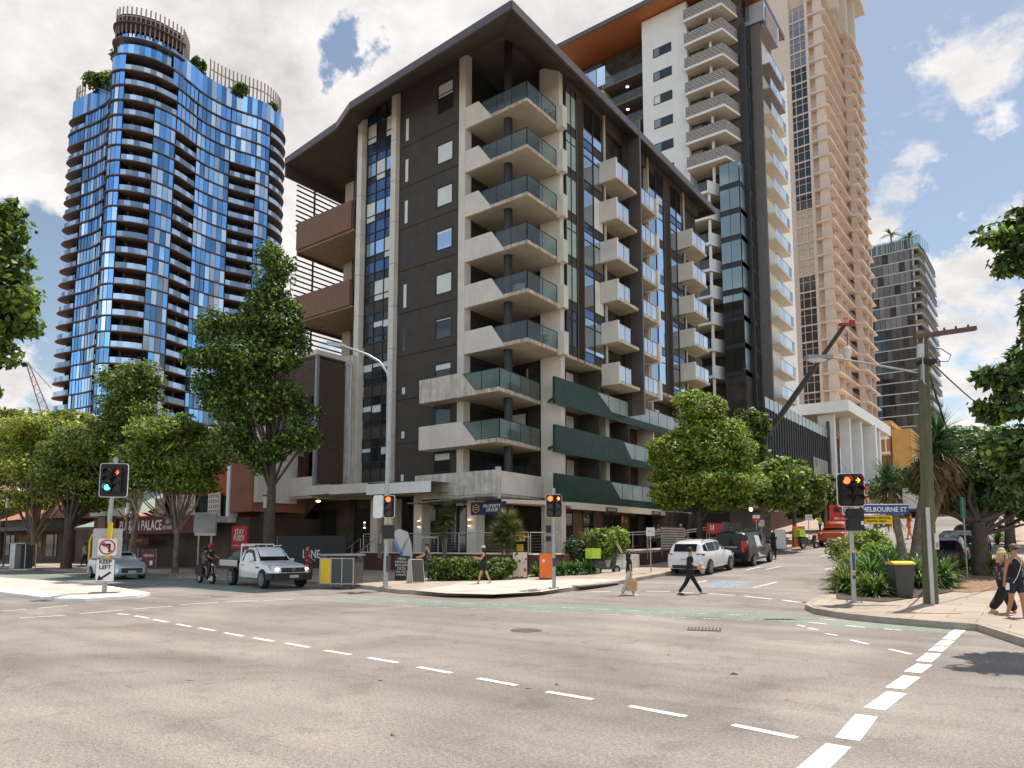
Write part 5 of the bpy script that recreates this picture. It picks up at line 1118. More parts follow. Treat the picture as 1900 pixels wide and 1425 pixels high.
# ================================================================ trees
def tree(name, label, x, y, z, hb, trunk_r, cents, n, size, leafm, bark='bark', group=None, limbs=7, lean=(0, 0), seed=0, crownb=None):
    """cents: clumps in local metres (cx,cy,cz,rx,ry,rz,weight); hb: height where the trunk forks"""
    t = thing(name, label, 'tree', (x, y, z), 0, group)
    C2 = []
    rg = np.random.default_rng(seed+11)
    for c in cents:            # break every clump into smaller puffs so the outline is uneven and has gaps
        k = max(5, int(7*c[6]*2.2))
        for _ in range(k):
            d = rg.normal(size=3); d /= np.linalg.norm(d); q = rg.uniform(.25, .95); s_ = rg.uniform(.30, .56)
            C2.append((c[0]+d[0]*c[3]*q, c[1]+d[1]*c[4]*q, c[2]+d[2]*c[5]*q, c[3]*s_, c[4]*s_, c[5]*s_*.8, (c[3]*c[4]*c[5])**(2/3)*s_*s_))
        C2.append((c[0], c[1], c[2], c[3]*.92, c[4]*.92, c[5]*.92, (c[3]*c[4]*c[5])**(2/3)*k*.055))
    b = MB()
    ms = leafm if isinstance(leafm, (list, tuple)) else [leafm]
    for i, m_ in enumerate(ms): leaves(b, C2, n//len(ms), size, m_)
    b.build('crown', t)
    b = MB(); fork = Vector((lean[0], lean[1], hb))
    b.tube([(0, 0, -.3), (lean[0]*.15, lean[1]*.15, hb*.3), (lean[0]*.55+.05, lean[1]*.55, hb*.7), fork], [trunk_r*1.35, trunk_r*1.0, trunk_r*.9, trunk_r*.8], bark, 10)
    idx = rg.permutation(len(C2))[:limbs*3]
    for j, i in enumerate(idx):
        c = Vector(C2[i][:3]); m1 = fork.lerp(c, .45)+Vector((rg.normal()*.2, rg.normal()*.2, -.12*(c-fork).length)); st = fork if j % 3 or hb < 2 else Vector((lean[0]*.6, lean[1]*.6, hb*.75))
        b.tube([st, m1, c], [trunk_r*(.55 if j < limbs else .3), trunk_r*.25, .012], bark, 6, cap=False)
    b.build('trunk', t, smooth=60); return t
def cl(px, py, d, x, y, z, rx, rz, w=1.0, ry=None):
    """clump centre seen at a pixel, d metres deep along the view, given relative to a trunk foot"""
    r = ray(px, py); F_ = np.array([-math.sin(YAW), math.cos(YAW), 0]); p = EYE+r*d/(r@F_); return (p[0]-x, p[1]-y, p[2]-z, rx, ry or rx, rz, w)
# big dark street tree before the corner building
X, Y, d = -31.5, 21.4, 35.7
tree('street_tree', 'tall dark green street tree with columnar crown before the apartment building', X, Y, .15, 6.0, .24,
     [cl(505,520,d,X,Y,.15,1.3,1.8,.8), cl(500,600,d,X,Y,.15,1.9,1.7,1.2), cl(470,660,d,X,Y,.15,2.3,1.6,1.3), cl(395,610,d,X,Y,.15,1.0,1.4,.6), cl(385,670,d,X,Y,.15,1.2,1.4,.7), cl(540,640,d,X,Y,.15,1.0,1.6,.6), cl(430,735,d,X,Y,.15,1.7,1.5,1.0), cl(500,740,d,X,Y,.15,1.6,1.5,.9),
      cl(430,805,d,X,Y,.15,1.4,1.1,.8), cl(470,850,d,X,Y,.15,.9,.8,.4), cl(560,805,d,X,Y,.15,1.25,1.0,.9), cl(500,835,d,X,Y,.15,1.3,.9,.5), cl(585,765,d,X,Y,.15,.6,.5,.3)], 56000, .12, ['leaf_dark', 'leaf_mid', 'leaf_dark', 'leaf_bright'], 'bark_dark', limbs=12, seed=1)
G2 = 'street trees along the left footpath'
X, Y, d = -40.5, 21.3, 41.0
tree('street_tree', 'bright green street tree right of the restaurant sign with slim forked trunk', X, Y, .15, 2.9, .16, [cl(310,800,d,X,Y,.15,2.2,1.0,1), cl(350,850,d,X,Y,.15,2.3,1.2,1), cl(270,850,d,X,Y,.15,2.1,1.3,1), cl(320,890,d,X,Y,.15,2.6,.8,.8), cl(395,850,d,X,Y,.15,1.1,.8,.4), cl(240,900,d,X,Y,.15,1.6,1.0,.6)], 30000, .13, ['leaf_bright', 'leaf_olive', 'leaf_mid'], 'bark', G2, 9, seed=2)
X, Y, d = -49.0, 22.6, 49.0
tree('street_tree', 'street tree with curved trunk beside the green metal roof', X, Y, .15, 3.6, .18, [cl(230,730,d,X,Y,.15,1.9,2.2,.9), cl(262,700,d,X,Y,.15,1.8,1.6,.8), cl(255,770,d,X,Y,.15,2.6,1.6,1), cl(200,830,d,X,Y,.15,3.0,1.8,1.2), cl(235,800,d,X,Y,.15,2.0,1.8,.7)], 30000, .14, ['leaf_mid', 'leaf_olive', 'leaf_mid'], 'bark', G2, 10, lean=(.9, 0), seed=3)
X, Y, d = -54.5, 20.9, 50.5
tree('street_tree', 'dark street tree behind the no left turn sign', X, Y, .15, 3.4, .30, [cl(165,830,d,X,Y,.15,3.0,1.4,1), cl(150,890,d,X,Y,.15,2.8,1.4,1), cl(185,915,d,X,Y,.15,2.6,1.3,.9), cl(120,850,d,X,Y,.15,2.2,1.4,.7)], 28000, .14, ['leaf_mid', 'leaf_olive'], 'bark_dark', G2, 8, seed=4)
X, Y, d = -61.5, 21.2, 54.5
tree('street_tree', 'yellow green street tree with fanned pale limbs near the left edge', X, Y, .15, 2.4, .20, [cl(60,800,d,X,Y,.15,3.0,1.1,1), cl(110,800,d,X,Y,.15,2.6,1.1,1), cl(30,850,d,X,Y,.15,3.0,1.6,1), cl(90,870,d,X,Y,.15,3.0,1.6,1), cl(60,920,d,X,Y,.15,2.8,1.0,.6)], 34000, .14, ['leaf_yellow', 'leaf_olive', 'leaf_bright'], 'bark', G2, 12, seed=5)
X, Y, d = -72.0, 21.0, 61.0
tree('street_tree', 'leafy street tree cut by the left edge of the photo', X, Y, .15, 3.4, .22, [cl(0,800,d,X,Y,.15,4.0,1.6,1), cl(-40,850,d,X,Y,.15,4.5,2.4,1.2), cl(20,880,d,X,Y,.15,3.5,1.8,1), cl(-10,935,d,X,Y,.15,3.5,1.2,.6)], 26000, .16, ['leaf_olive', 'leaf_yellow'], 'bark', G2, 9, seed=6)
X, Y, d = -66, 34, 67.0
tree('background_tree', 'broad tree rising behind the shops on the left', X, Y, 0, 5, .3, [cl(140,800,d,X,Y,0,4.5,2,1), cl(60,790,d,X,Y,0,4.5,1.8,1), cl(200,870,d,X,Y,0,4,3,1), cl(10,810,d,X,Y,0,4.5,2.0,1)], 20000, .30, ['leaf_yellow', 'leaf_olive', 'leaf_mid'], 'bark', None, 8, seed=7)
X, Y, d = -52, 38, 62.0
tree('background_tree', 'tree showing over the restaurant roof beside the dark street tree', X, Y, 0, 5, .3, [cl(400,850,d,X,Y,0,2.6,1.6,1), cl(440,870,d,X,Y,0,1.6,1.2,1), cl(350,830,d,X,Y,0,3.0,2.0,1)], 10000, .28, ['leaf_olive', 'leaf_mid'], 'bark', None, 6, seed=8)
# foliage overhanging from trees that stand just outside the frame
X, Y, d = -22.5, 1.5, 16.5
tree('overhanging_tree', 'glossy leaved tree leaning into the left edge of the photo high up', X, Y, 0, 6.0, .32, [cl(-30,420,d,X,Y,0,.85,.8,1), cl(0,470,d,X,Y,0,.75,.9,1), cl(20,540,d,X,Y,0,.65,.5,.6), cl(-10,580,d,X,Y,0,.9,.8,1), cl(20,400,d,X,Y,0,.4,.3,.3), cl(0,650,d,X,Y,0,.6,.4,.5), cl(-90,520,d,X,Y,0,1.5,1.8,2), cl(-30,720,d,X,Y,0,.35,.25,.25)], 15000, .125, ['leaf_mid', 'leaf_bright', 'leaf_dark'], 'bark_dark', None, 10, seed=9)
X, Y, d = 3.6, 15.5, 13.2
tree('overhanging_tree', 'broad leaved dark tree hanging in from the right edge of the photo', X, Y, .15, 4.2, .30, [cl(1860,430,d,X,Y,.15,.55,.3,.6), cl(1900,470,d,X,Y,.15,.5,.55,.8), cl(1920,400,d,X,Y,.15,.5,.5,.7), cl(1870,500,d,X,Y,.15,.35,.2,.3), cl(1880,690,d,X,Y,.15,.55,.4,.8), cl(1860,760,d,X,Y,.15,.45,.35,.8), cl(1890,830,d,X,Y,.15,.6,.5,1), cl(1940,620,d,X,Y,.15,.5,1.6,1), cl(1980,700,d,X,Y,.15,.8,1.8,1.5), cl(1895,880,d,X,Y,.15,.4,.4,.6)], 13000, .105, ['leaf_fig', 'leaf_dark', 'leaf_bright'], 'bark_dark', None, 12, seed=10)
# right footpath: dark spreading tree behind the parked cars
X, Y, d = -2.1, 34.6, 30.5
tree('footpath_tree', 'dark spreading fig with forked trunk on the right footpath beside parked cars', X, Y, .55, 2.2, .30, [cl(1800,870,d,X,Y,.55,2.6,1.0,1), cl(1860,900,d,X,Y,.55,2.4,1.1,1), cl(1740,880,d,X,Y,.55,1.6,.8,.7), cl(1810,930,d,X,Y,.55,2.2,.7,.8), cl(1880,840,d,X,Y,.55,2.0,1.1,1), cl(1820,830,d,X,Y,.55,1.8,.7,.7), cl(1700,890,d,X,Y,.55,1.1,.7,.4), cl(1900,950,d,X,Y,.55,1.5,.6,.5)], 42000, .12, ['leaf_dark', 'leaf_fig', 'leaf_mid'], 'bark_dark', None, 14, seed=11)
X, Y, d = -1.5, 50, 44
tree('footpath_tree', 'second tree farther up the right footpath behind the spreading fig', X, Y, 1.4, 3, .26, [cl(1830,820,d,X,Y,1.4,3,1.2,1), cl(1880,870,d,X,Y,1.4,3,1.6,1), cl(1790,880,d,X,Y,1.4,2.2,1.4,.8)], 14000, .22, ['leaf_mid', 'leaf_dark'], 'bark_dark', None, 6, seed=12)
X, Y, d = -1.0, 90, 78
tree('hilltop_tree', 'tree at the top of the climbing street behind the yucca', X, Y, 5, 3, .3, [cl(1690,900,d,X,Y,5,3.0,2.0,1), cl(1640,905,d,X,Y,5,2,1.5,.6), cl(1760,890,d,X,Y,5,4,2,1), cl(1840,870,d,X,Y,5,5,3,1)], 12000, .32, ['leaf_dark', 'leaf_mid'], 'bark_dark', None, 6, seed=13)
# the rounded tree before the east front and the row behind it
X, Y = -16.4, 40.5; z = float(gz(X, Y))+.15; d = 42.2
tree('round_tree', 'rounded bright green street tree before the green tiled balconies', X, Y, z, 3.0, .20, [cl(1300,765,d,X,Y,z,1.8,1.4,1.2), cl(1302,830,d,X,Y,z,2.7,1.8,2), cl(1250,850,d,X,Y,z,1.4,1.5,.8), cl(1350,840,d,X,Y,z,1.4,1.5,.8), cl(1300,900,d,X,Y,z,2.9,1.5,1.9), cl(1235,905,d,X,Y,z,1.0,1.1,.6), cl(1372,905,d,X,Y,z,1.0,1.1,.6), cl(1260,935,d,X,Y,z,1.3,.6,.4), cl(1345,935,d,X,Y,z,1.3,.6,.4)], 84000, .125, ['leaf_bright', 'leaf_mid', 'leaf_bright', 'leaf_yellow'], 'bark_dark', None, 9, seed=14)
for (px, py, d, X, Y, lab, lm, n_, s_) in ((1440, 895, 50, -15.9, 50.5, 'green street tree just behind the rounded tree', ['leaf_mid', 'leaf_bright'], 15000, .2), (1478, 905, 57, -15.9, 59, 'third street tree up the cross street beside the black podium', ['leaf_mid', 'leaf_olive'], 13000, .22), (1518, 925, 65, -15.6, 68, 'farthest yellowing street tree beside the end of the black podium', ['leaf_olive', 'leaf_mid'], 10000, .24)):
    z = float(gz(X, Y))+.15
    tree('street_tree', lab, X, Y, z, 3, .16, [cl(px,py,d,X,Y,z,2.0,1.6,1), cl(px-25,py+18,d,X,Y,z,1.6,1.2,.7), cl(px+22,py+25,d,X,Y,z,1.6,1.2,.7), cl(px,py-28,d,X,Y,z,1.3,.9,.5)], n_, s_, lm, 'bark', 'street trees up the cross street', 6, seed=int(px))
X, Y, d = -20.8, 55, 57; z = float(gz(X, Y))+.1
tree('terrace_tree', 'dark olive tree on the terrace beside the black podium wall', X, Y, z, 4, .16, [cl(1390,800,d,X,Y,z,1.2,2.0,1), cl(1412,790,d,X,Y,z,1.0,1.3,.7), cl(1400,850,d,X,Y,z,1.6,1.4,.8)], 10000, .22, ['leaf_olive', 'leaf_dark'], 'bark_dark', None, 5, seed=15)
# palms on the distant roof
def fronds(mb, c, n, L_, w_, m, droop=.6, up=.6, seg=4, leaflets=False, rg=None):
    rg = rg or RNG
    for i in range(n):
        a = rg.uniform(0, 2*math.pi); e_ = rg.uniform(-.2, 1)*up; l = L_*rg.uniform(.75, 1.1); p = Vector(c); dr = Vector((math.cos(a)*math.cos(e_), math.sin(a)*math.cos(e_), math.sin(e_))); sd = dr.cross(Vector((0, 0, 1))).normalized(); pts = []
        for k in range(seg+1):
            ww = w_*(1-abs(k/seg-.3)*1.0) if k < seg else .004; pts.append((p-sd*ww/2, p+sd*ww/2)); p = p+dr*l/seg; dr = (dr+Vector((0, 0, -droop/seg*(.4+k*.4)))).normalized()
        for k in range(seg): mb.quad(pts[k][0], pts[k][1], pts[k+1][1], pts[k+1][0], m)
for x, y, h_, lab in ((-27.5, 203, 6.0, 'palm standing on the roof terrace of the distant dark tower'), (-23.4, 203.5, 4.0, 'smaller palm near the roof corner of the distant dark tower')):
    t = thing('roof_palm', lab, 'palm', (x, y, 77)); b = MB(); b.tube([(0, 0, 0), (.2, 0, h_*.6), (.1, 0, h_)], [.3, .22, .18], 'bark', 6); b.build('trunk', t); b = MB(); fronds(b, (.1, 0, h_), 26, 3.0, .5, 'leaf_mid', 1.3, .9); b.build('crown', t)
# yuccas at the planted corner
def yucca(label, foot, heads, trunk_r=.14, n=150, L_=.75):
    t = thing('yucca', label, 'yucca', foot); b = MB(); c = MB(); dsk = MB()
    for (hx, hy, hz, s) in heads:
        b.tube([(0, 0, -.1), (hx*.35, hy*.35, hz*.35), (hx*.85, hy*.85, hz*.8), (hx, hy, hz)], [trunk_r*1.3, trunk_r, trunk_r*.8, trunk_r*.6], 'bark', 8)
        for j in range(3): fronds(c, (hx, hy, hz-.12*j*s), int(n*s/2), L_*s, .045, 'leaf_yucca', .25, 1.35-.4*j, 2)
        fronds(c, (hx, hy, hz-.35*s), int(n*s*.8), L_*s*1.0, .045, 'leaf_yucca', .9, -.5, 2)
        fronds(dsk, (hx*.97, hy*.97, hz-.6*s), int(n*s*.7), L_*s*1.25, .05, 'leaf_dry', 2.2, -1.1, 3)
        fronds(dsk, (hx*.9, hy*.9, hz-1.1*s), int(n*s*.35), L_*s*1.1, .05, 'leaf_dry', 2.4, -1.3, 3)
    b.build('trunk', t, smooth=60); c.build('crown', t); dsk.build('dry_skirt', t); return t
def pt(px, py, d):
    r = ray(px, py); F_ = np.array([-math.sin(YAW), math.cos(YAW), 0]); return EYE+r*d/(r@F_)
f = GG(1686, 1085, .15); d = 27.6
def rel(px, py, dd): p = pt(px, py, dd); return (p[0]-f[0], p[1]-f[1], p[2]-f[2])
yucca('leaning yucca with a spiky head left of the green power pole', tuple(f), [rel(1648, 882, d)+(1.25,)])
f = GG(1692, 1080, .15); yucca('taller yucca whose spiky head shows behind the green power pole', tuple(f), [rel(1738, 800, 29.0)+(1.75,), rel(1762, 850, 30)+(1.3,), rel(1722, 830, 28.6)+(1.3,)], .17)
# strap-leaved planting at the right corner, built plant by plant
def clump(name, label, x, y, z, h, n, m, group=None, w_=.07, droop=1.4, cat='plant', up=1.35):
    t = thing(name, label, cat, (x, y, z), 0, group); b = MB(); fronds(b, (0, 0, .05), n, h, w_, m, droop, up, 4); fronds(b, (.1, .05, h*.35), n//2, h*.8, w_, m, droop, up, 4); b.build('foliage', t); b = MB()
    for i in range(3): b.tube([(0, 0, -.05), (random.uniform(-.1, .1), random.uniform(-.1, .1), h*.4)], [.03, .015], 'bark', 5)
    b.build('stem', t); return t
GP = 'strap leaved shrubs in the corner garden bed'
spots = [(1585,1085,1.25,'leaf_strap'), (1610,1090,1.4,'leaf_strap'), (1570,1100,1.0,'leaf_mid'), (1635,1080,1.5,'leaf_strap'), (1655,1095,1.2,'leaf_yucca'), (1600,1105,.8,'leaf_mid'), (1625,1108,.8,'leaf_mid'), (1575,1070,1.3,'leaf_olive'), (1700,1092,1.3,'leaf_strap'), (1720,1085,1.3,'leaf_yucca'),
         (1745,1090,1.1,'leaf_strap'), (1590,1060,1.6,'leaf_strap'), (1620,1055,1.7,'leaf_strap'), (1660,1060,1.5,'leaf_strap'), (1700,1065,1.4,'leaf_mid'), (1735,1070,1.2,'leaf_strap'), (1560,1085,.9,'leaf_olive'), (1758,1080,1.0,'leaf_olive')]
words = ['lowest strap leaved plant at the kerb side of the garden bed', 'strap leaved plant']
for i, (px, py, h_, m_) in enumerate(spots):
    p = GG(px, py, .15); clump('garden_plant', 'strap leaved garden shrub packed in the bed between the signal pole and the power pole', p[0], p[1], p[2], h_, 130, m_, GP, .085)
for i, (px, py, h_) in enumerate(((1575,1035,1.7), (1610,1030,1.9), (1600,1045,1.6))):
    p = GG(px, py+35, .15); t = bush('corner_bush', ['dense bush behind the red traffic signal pole', 'tallest bush in the corner bed behind the signal head', 'rounded bush in the middle of the corner bed'][i], 'bush', (p[0], p[1]+1.0, p[2]), h_, 1.0, 'leaf_bright' if i else 'leaf_olive', 3000, .11)
b = MB(); q = [GG(*a, .15) for a in ((1552,1112), (1640,1118), (1770,1098), (1765,1045), (1600,1040), (1550,1075))]; b.add([(v[0], v[1], v[2]+.02) for v in q], [tuple(range(6))], 'soil'); tag(b.build('garden_soil'), kind='structure')
q = [GG(*a, .15) for a in ((1762,1098), (1800,1100), (1850,1095), (1860,1060), (1800,1040), (1760,1050))]; b = MB(); b.add([(v[0], v[1], v[2]+.018) for v in q], [tuple(range(6))], 'litter'); tag(b.build('leaf_litter'), kind='structure')
for px, py, h_ in ((1790,1062,1.0), (1835,1068,1.0), (1862,1055,.9), (1850,1010,1.2), (1870,1005,1.1)):
    p = GG(px, py, .15); clump('verge_plant', 'spiky verge plant around the foot of the spreading fig', p[0], p[1], p[2], h_, 90, 'leaf_mid', 'spiky plants around the fig')
# terrace planting
def dracaena(label, px, py, heads, g):
    p = AY(px, py, 27.9); f = (float(p[0]), 27.9, .3); t = thing('dracaena', label, 'palm lily', f, 0, g); b = MB(); c = MB()
    for hx, hz, s in heads:
        b.tube([(hx*.1, 0, -.1), (hx*.5, .05, hz*.5), (hx, 0, hz)], [.07, .05, .035], 'bark', 6); fronds(c, (hx, 0, hz), int(420*s), .85*s, .05, 'leaf_frond', 1.2, 1.2, 3); fronds(c, (hx, 0, hz-.3), int(260*s), .75*s, .05, 'leaf_frond', 1.8, .2, 3)
    b.build('stem', t, smooth=60); c.build('crown', t); return t
dracaena('slender palm lily on the terrace left of the warm wall lamp', 824, 1050, [(0, 2.8, 1.0), (.2, 3.4, .7), (-.25, 2.4, .8)], 'palm lilies along the terrace wall')
dracaena('bushy multi stemmed palm lily below the navy hanging sign', 938, 1060, [(-.4, 2.0, 1.0), (.1, 2.6, 1.1), (.45, 2.2, 1.0), (.1, 1.7, .9)], 'palm lilies along the terrace wall')
p = GG(1085, 1062, .15)
t = clump('terrace_shrub', 'pale variegated shrub right of the middle traffic signal', -19.9, 33.5, 1.4, 1.3, 220, 'leaf_frond', None, .07, cat='shrub'); 
t = bush('terrace_bush', 'leafy bush beside the steps before the shops', 'bush', (-19.4, 34.6, .5), 2.3, 1.25, 'leaf_bright', 6500, .12)
t = bush('terrace_bush', 'dark bush under the pale variegated shrub', 'bush', (-20.4, 33.0, .3), 2.0, .9, 'leaf_dark', 3000, .12)
for i in range(7):
    a = GG(797+i*19, 1078-i*.3, .15); bush('hedge_plant', 'low clipped hedge plant below the brick terrace wall', 'hedge', (a[0], a[1]+.6, .15), 1.05, .75, 'leaf_mid', 2200, .11, 'hedge below the terrace wall')
for i in range(9):
    a = GG(985+i*12.5, 1071-i*.6, .15); clump('agapanthus', 'strap leaved lily in the bed around the orange menu board', a[0], a[1]+.5, float(a[2]), .75, 120, 'leaf_strap', 'lilies around the orange menu board', .05, 1.6)
# ================================================================ terrace, steps, rails
te = thing('terrace', 'raised cafe terrace with brown brick wall and cable railing along the corner', 'terrace', (-26, 30, 0)); PE = lambda mb, nm, par=None: mb.build(nm, par or te, world=True)
b = MB(); b.prism([(-33.0, 28.9), (-20.6, 28.9), (-20.2, 31.5), (-22.6, 66), (-25, 66), (-25, 34), (-33.0, 34)], 0, 1.32, 'paving', 'brown_brick'); b.box(-46, 29.4, 0, -36.4, 34, 1.3, 'brown_brick'); b.box(-36.4, 31.5, 0, -33.0, 34, 1.28, 'paving'); PE(b, 'wall')
b = MB(); b.prism([(-33.1, 28.8), (-20.5, 28.8), (-20.5, 29.1), (-33.1, 29.1)], 1.32, 1.40, 'concrete'); PE(b, 'coping')
b = MB()
for i in range(7): b.box(-36.39, 29.6+i*.28, 0, -33.01, 29.6+(i+1)*.28 if i < 6 else 31.6, .18*(i+1), 'paving')
PE(b, 'steps')
def railing(x0, y0, z0, x1, y1, z1, n, nm='railing', h=1.05, cables=True):
    b = MB(); b.tube([(x0, y0, z0+h), (x1, y1, z1+h)], .028, 'steel_rail', 6)
    for i in range(n+1): t_ = i/n; x, y, z = x0+(x1-x0)*t_, y0+(y1-y0)*t_, z0+(z1-z0)*t_; b.cyl(x, y, z, z+h, .026, 'steel_rail', 6)
    if cables:
        for q in range(1, 7): b.tube([(x0, y0, z0+h*q/7), (x1, y1, z1+h*q/7)], .006, 'steel_rail', 4)
    PE(b, nm)
railing(-33.0, 28.95, 1.4, -20.7, 28.95, 1.4, 8); railing(-45.5, 29.5, 1.3, -36.5, 29.5, 1.3, 6); railing(-20.6, 29, 1.4, -20.4, 31.3, 1.4, 2)
for x in (-36.2, -34.7): railing(x, 31.5, 1.28, x+.9, 28.6, -.02, 3, 'handrail', .95, False)
b = MB(); b.box(-28.8, 29.4, 2.2, -27.4, 29.5, 2.28, 'steel_rail'); b.box(-22.4, 29.4, 2.2, -20.9, 29.5, 2.28, 'steel_rail'); PE(b, 'counter_edge')
b = MB(); b.box(-21.6, 29.05, 2.0, -21.0, 29.08, 2.35, 'sign_yellow'); b.box(-21.5, 29.05, 1.5, -21.1, 29.08, 1.85, 'sign_yellow'); PE(b, 'notice')
# steps and ramp to the east shops
rp = thing('entry_ramp', 'stepped entry and steel handrailed ramp before the east shops', 'ramp', (-18.5, 38, 0)); PQ = lambda mb, nm: mb.build(nm, rp, world=True)
b = MB()
for i in range(6): z = float(gz(-18, 33+i*.3)); b.box(-20.2, 33.2+i*.3, 0, -17.6, 33.5+i*.3, .35+.16*(i+1), 'concrete')
PQ(b, 'steps')
b = MB(); b.prism([(-20.4, 36.5), (-18.0, 36.5), (-18.2, 52), (-20.4, 52)], 0, lambda x, y: 1.35 if y < 40 else 1.9, 'paving', 'brown_brick'); b.prism([(-22.6, 35), (-20.4, 35), (-20.4, 60), (-22.6, 60)], 0, 1.5, 'paving', 'paving'); PQ(b, 'ramp')
b = MB()
for (x0, y0, z0, x1, y1, z1, n) in ((-17.9, 36.6, 1.3, -18.1, 46.5, 2.0, 5), (-18.3, 46.5, 2.0, -18.3, 52, 2.3, 3), (-20.0, 36.8, 1.5, -20.2, 50, 1.9, 6), (-17.7, 33.2, .5, -19.3, 35.1, 1.4, 1), (-19.3, 33.0, .45, -20.3, 34.8, 1.3, 1)):
    for hh in (1.0, .85): b.tube([(x0, y0, z0+hh), (x1, y1, z1+hh)], .022, 'steel_rail', 6)
    for i in range(n+1): t_ = i/n; x, y, z = x0+(x1-x0)*t_, y0+(y1-y0)*t_, z0+(z1-z0)*t_; b.cyl(x, y, z-.3, z+1.0, .024, 'steel_rail', 6)
PQ(b, 'handrail')
b = MB(); b.box(-18.02, 38.6, 1.5, -17.98, 42, 2.9, 'louvre_slat')
for i in range(9): b.box(-17.97, 38.6, 1.55+i*.15, -17.93, 42, 1.63+i*.15, 'steel_rail')
PQ(b, 'louvre_panel'); 
kb = thing('coffee_kiosk', 'small black coffee kiosk with white roof and yellow sign panels up the cross street', 'kiosk', (-18.6, 58, 1.9)); b = MB(); b.box(-2.6, -5.5, .1, -.2, 4.5, 2.6, 'black_steel'); b.build('wall', kb)
b = MB(); b.prism([(-3.2, -8), (1.9, -7.2), (1.9, 5.0), (-3.2, 5.0)], 2.75, 3.35, 'white_paint'); b.build('roof', kb); b = MB(); b.box(1.92, -4.5, 2.85, 1.96, -1.2, 3.25, 'orange'); b.box(-2.4, -8.02, 2.85, -1.0, -7.9, 3.25, 'sign_yellow'); b.box(.0, -7.66, 2.85, 1.2, -7.58, 3.25, 'sign_yellow'); b.build('sign_panel', kb)
text(kb, 'COFFEE', .34, 'white', (1.97, -2.8, 3.05), (math.pi/2, 0, math.pi/2)); b = MB(); b.ball((1.4, -5.5, 2.5), .14, 'lamp_warm'); b.build('lamp', kb)
sg = thing('avenue_sign', 'dark red sign with pale letters AV on the terrace wall behind the street tree', 'sign', (-17.9, 46.8, 2.9)); b = MB(); b.box(-.05, -1.3, -.36, .05, 1.5, .36, 'crimson'); b.build('panel', sg); text(sg, 'AV', .62, 'offwhite', (.06, -.5, 0), (math.pi/2, 0, math.pi/2)); b = MB(); b.box(-.06, 1.5, -.9, -.0, 5.5, .5, 'dgrey'); b.build('backing', sg)
# dark interiors under the left block canopy
# ================================================================ traffic signals
def rrect(w_, h_, r, n=4):
    out = []
    for cx0, cz0, a0 in ((w_/2-r, h_/2-r, 0), (-w_/2+r, h_/2-r, 90), (-w_/2+r, -h_/2+r, 180), (w_/2-r, -h_/2+r, 270)):
        for i in range(n+1): a = R_(a0+90*i/n); out.append((cx0+r*math.cos(a), cz0+r*math.sin(a)))
    return out
def board(mb, w_, h_, r, y0, y1, m, cx0=0, cz0=0):
    p = rrect(w_, h_, r); n = len(p)
    mb.add([(cx0+x, y0, cz0+z) for x, z in p]+[(cx0+x, y1, cz0+z) for x, z in p], [tuple(range(n)), tuple(range(2*n-1, n-1, -1))]+[((i+1) % n, i, n+i, n+(i+1) % n) for i in range(n)], m)
def disc(mb, x, y, z, r, m, n=16, th=.02): mb.tube([(x, y, z), (x, y+th, z)], r, m, n)
def lamp(parent, x, z, state, r=.095, arrow=False, y=-.195):
    b = MB(); disc(b, x, y+.02, z, r, 'signal_lens_off' if (arrow or state == 'off') else state, 16)
    if arrow and state != 'off':
        a = r*.62; b.obox((x-.0, y+.012, z), (a*1.6, .012, .022), 0, state)
        b.obox((x+a*.45, y+.012, z+.035), (.10, .012, .022), 0, state, roll=.8); b.obox((x+a*.45, y+.012, z-.035), (.10, .012, .022), 0, state, roll=-.8)
    b.build('lens', parent)
    v = MB(); k = 10; A = [R_(-10+200*i/k) for i in range(k+1)]; V = []
    for a in A: V += [(x+(r+.02)*math.cos(a), y+.02, z+(r+.02)*math.sin(a)), (x+(r+.02)*math.cos(a), y-.16-.05*math.sin(a), z+(r+.02)*math.sin(a)), (x+(r+.03)*math.cos(a), y-.16-.05*math.sin(a), z+(r+.03)*math.sin(a)), (x+(r+.03)*math.cos(a), y+.02, z+(r+.03)*math.sin(a))]
    v.add(V, [(i*4+j, (i+1)*4+j, (i+1)*4+(j+1) % 4, i*4+(j+1) % 4) for i in range(k) for j in range(4)], 'signal_black'); v.build('visor', parent)
def signal_head(t, z, rz, w_, h_, cols, name='signal_head', x0=0, y0=-.14, yaw=0):
    """cols: list of columns, each a list of (state, arrow)"""
    hd = bpy.data.objects.new(name, None); COL.objects.link(hd); hd.parent = t; hd.location = (x0, y0, z); hd.rotation_euler = (0, 0, yaw)
    b = MB(); board(b, w_, h_, .10, -.0, .03, 'white'); board(b, w_-.045, h_-.045, .085, -.008, .02, 'signal_black')
    for c in range(len(cols)):
        x = (c-(len(cols)-1)/2)*.30; n = len(cols[c]); zz_ = n*.27
        b.box(x-.13, -.16, -zz_/2-.02, x+.13, -.008, zz_/2+.02, 'signal_black')
    b.build('backboard', hd)
    for c, colu in enumerate(cols):
        x = (c-(len(cols)-1)/2)*.30
        for r_i, (st, ar) in enumerate(colu): lamp(hd, x, (len(colu)-1)/2*.27-r_i*.27, st, .10, ar)
    return hd
def rot_face(x, y): return math.atan2(-x, y)      # turn so that local -Y looks at the camera side
def post(t, h_, r=.07, m='galv', z0=0.0):
    b = MB(); b.cyl(0, 0, z0, h_, r, m, 14); b.build('pole', t, smooth=40)
    b = MB(); b.box(-.2, -.2, -.01, .2, .2, .02, 'grey_steel')
    for sx in (-.15, .15):
        for sy in (-.15, .15): b.cyl(sx, sy, .02, .06, .02, 'grey_steel', 6)
    b.build('base_plate', t)
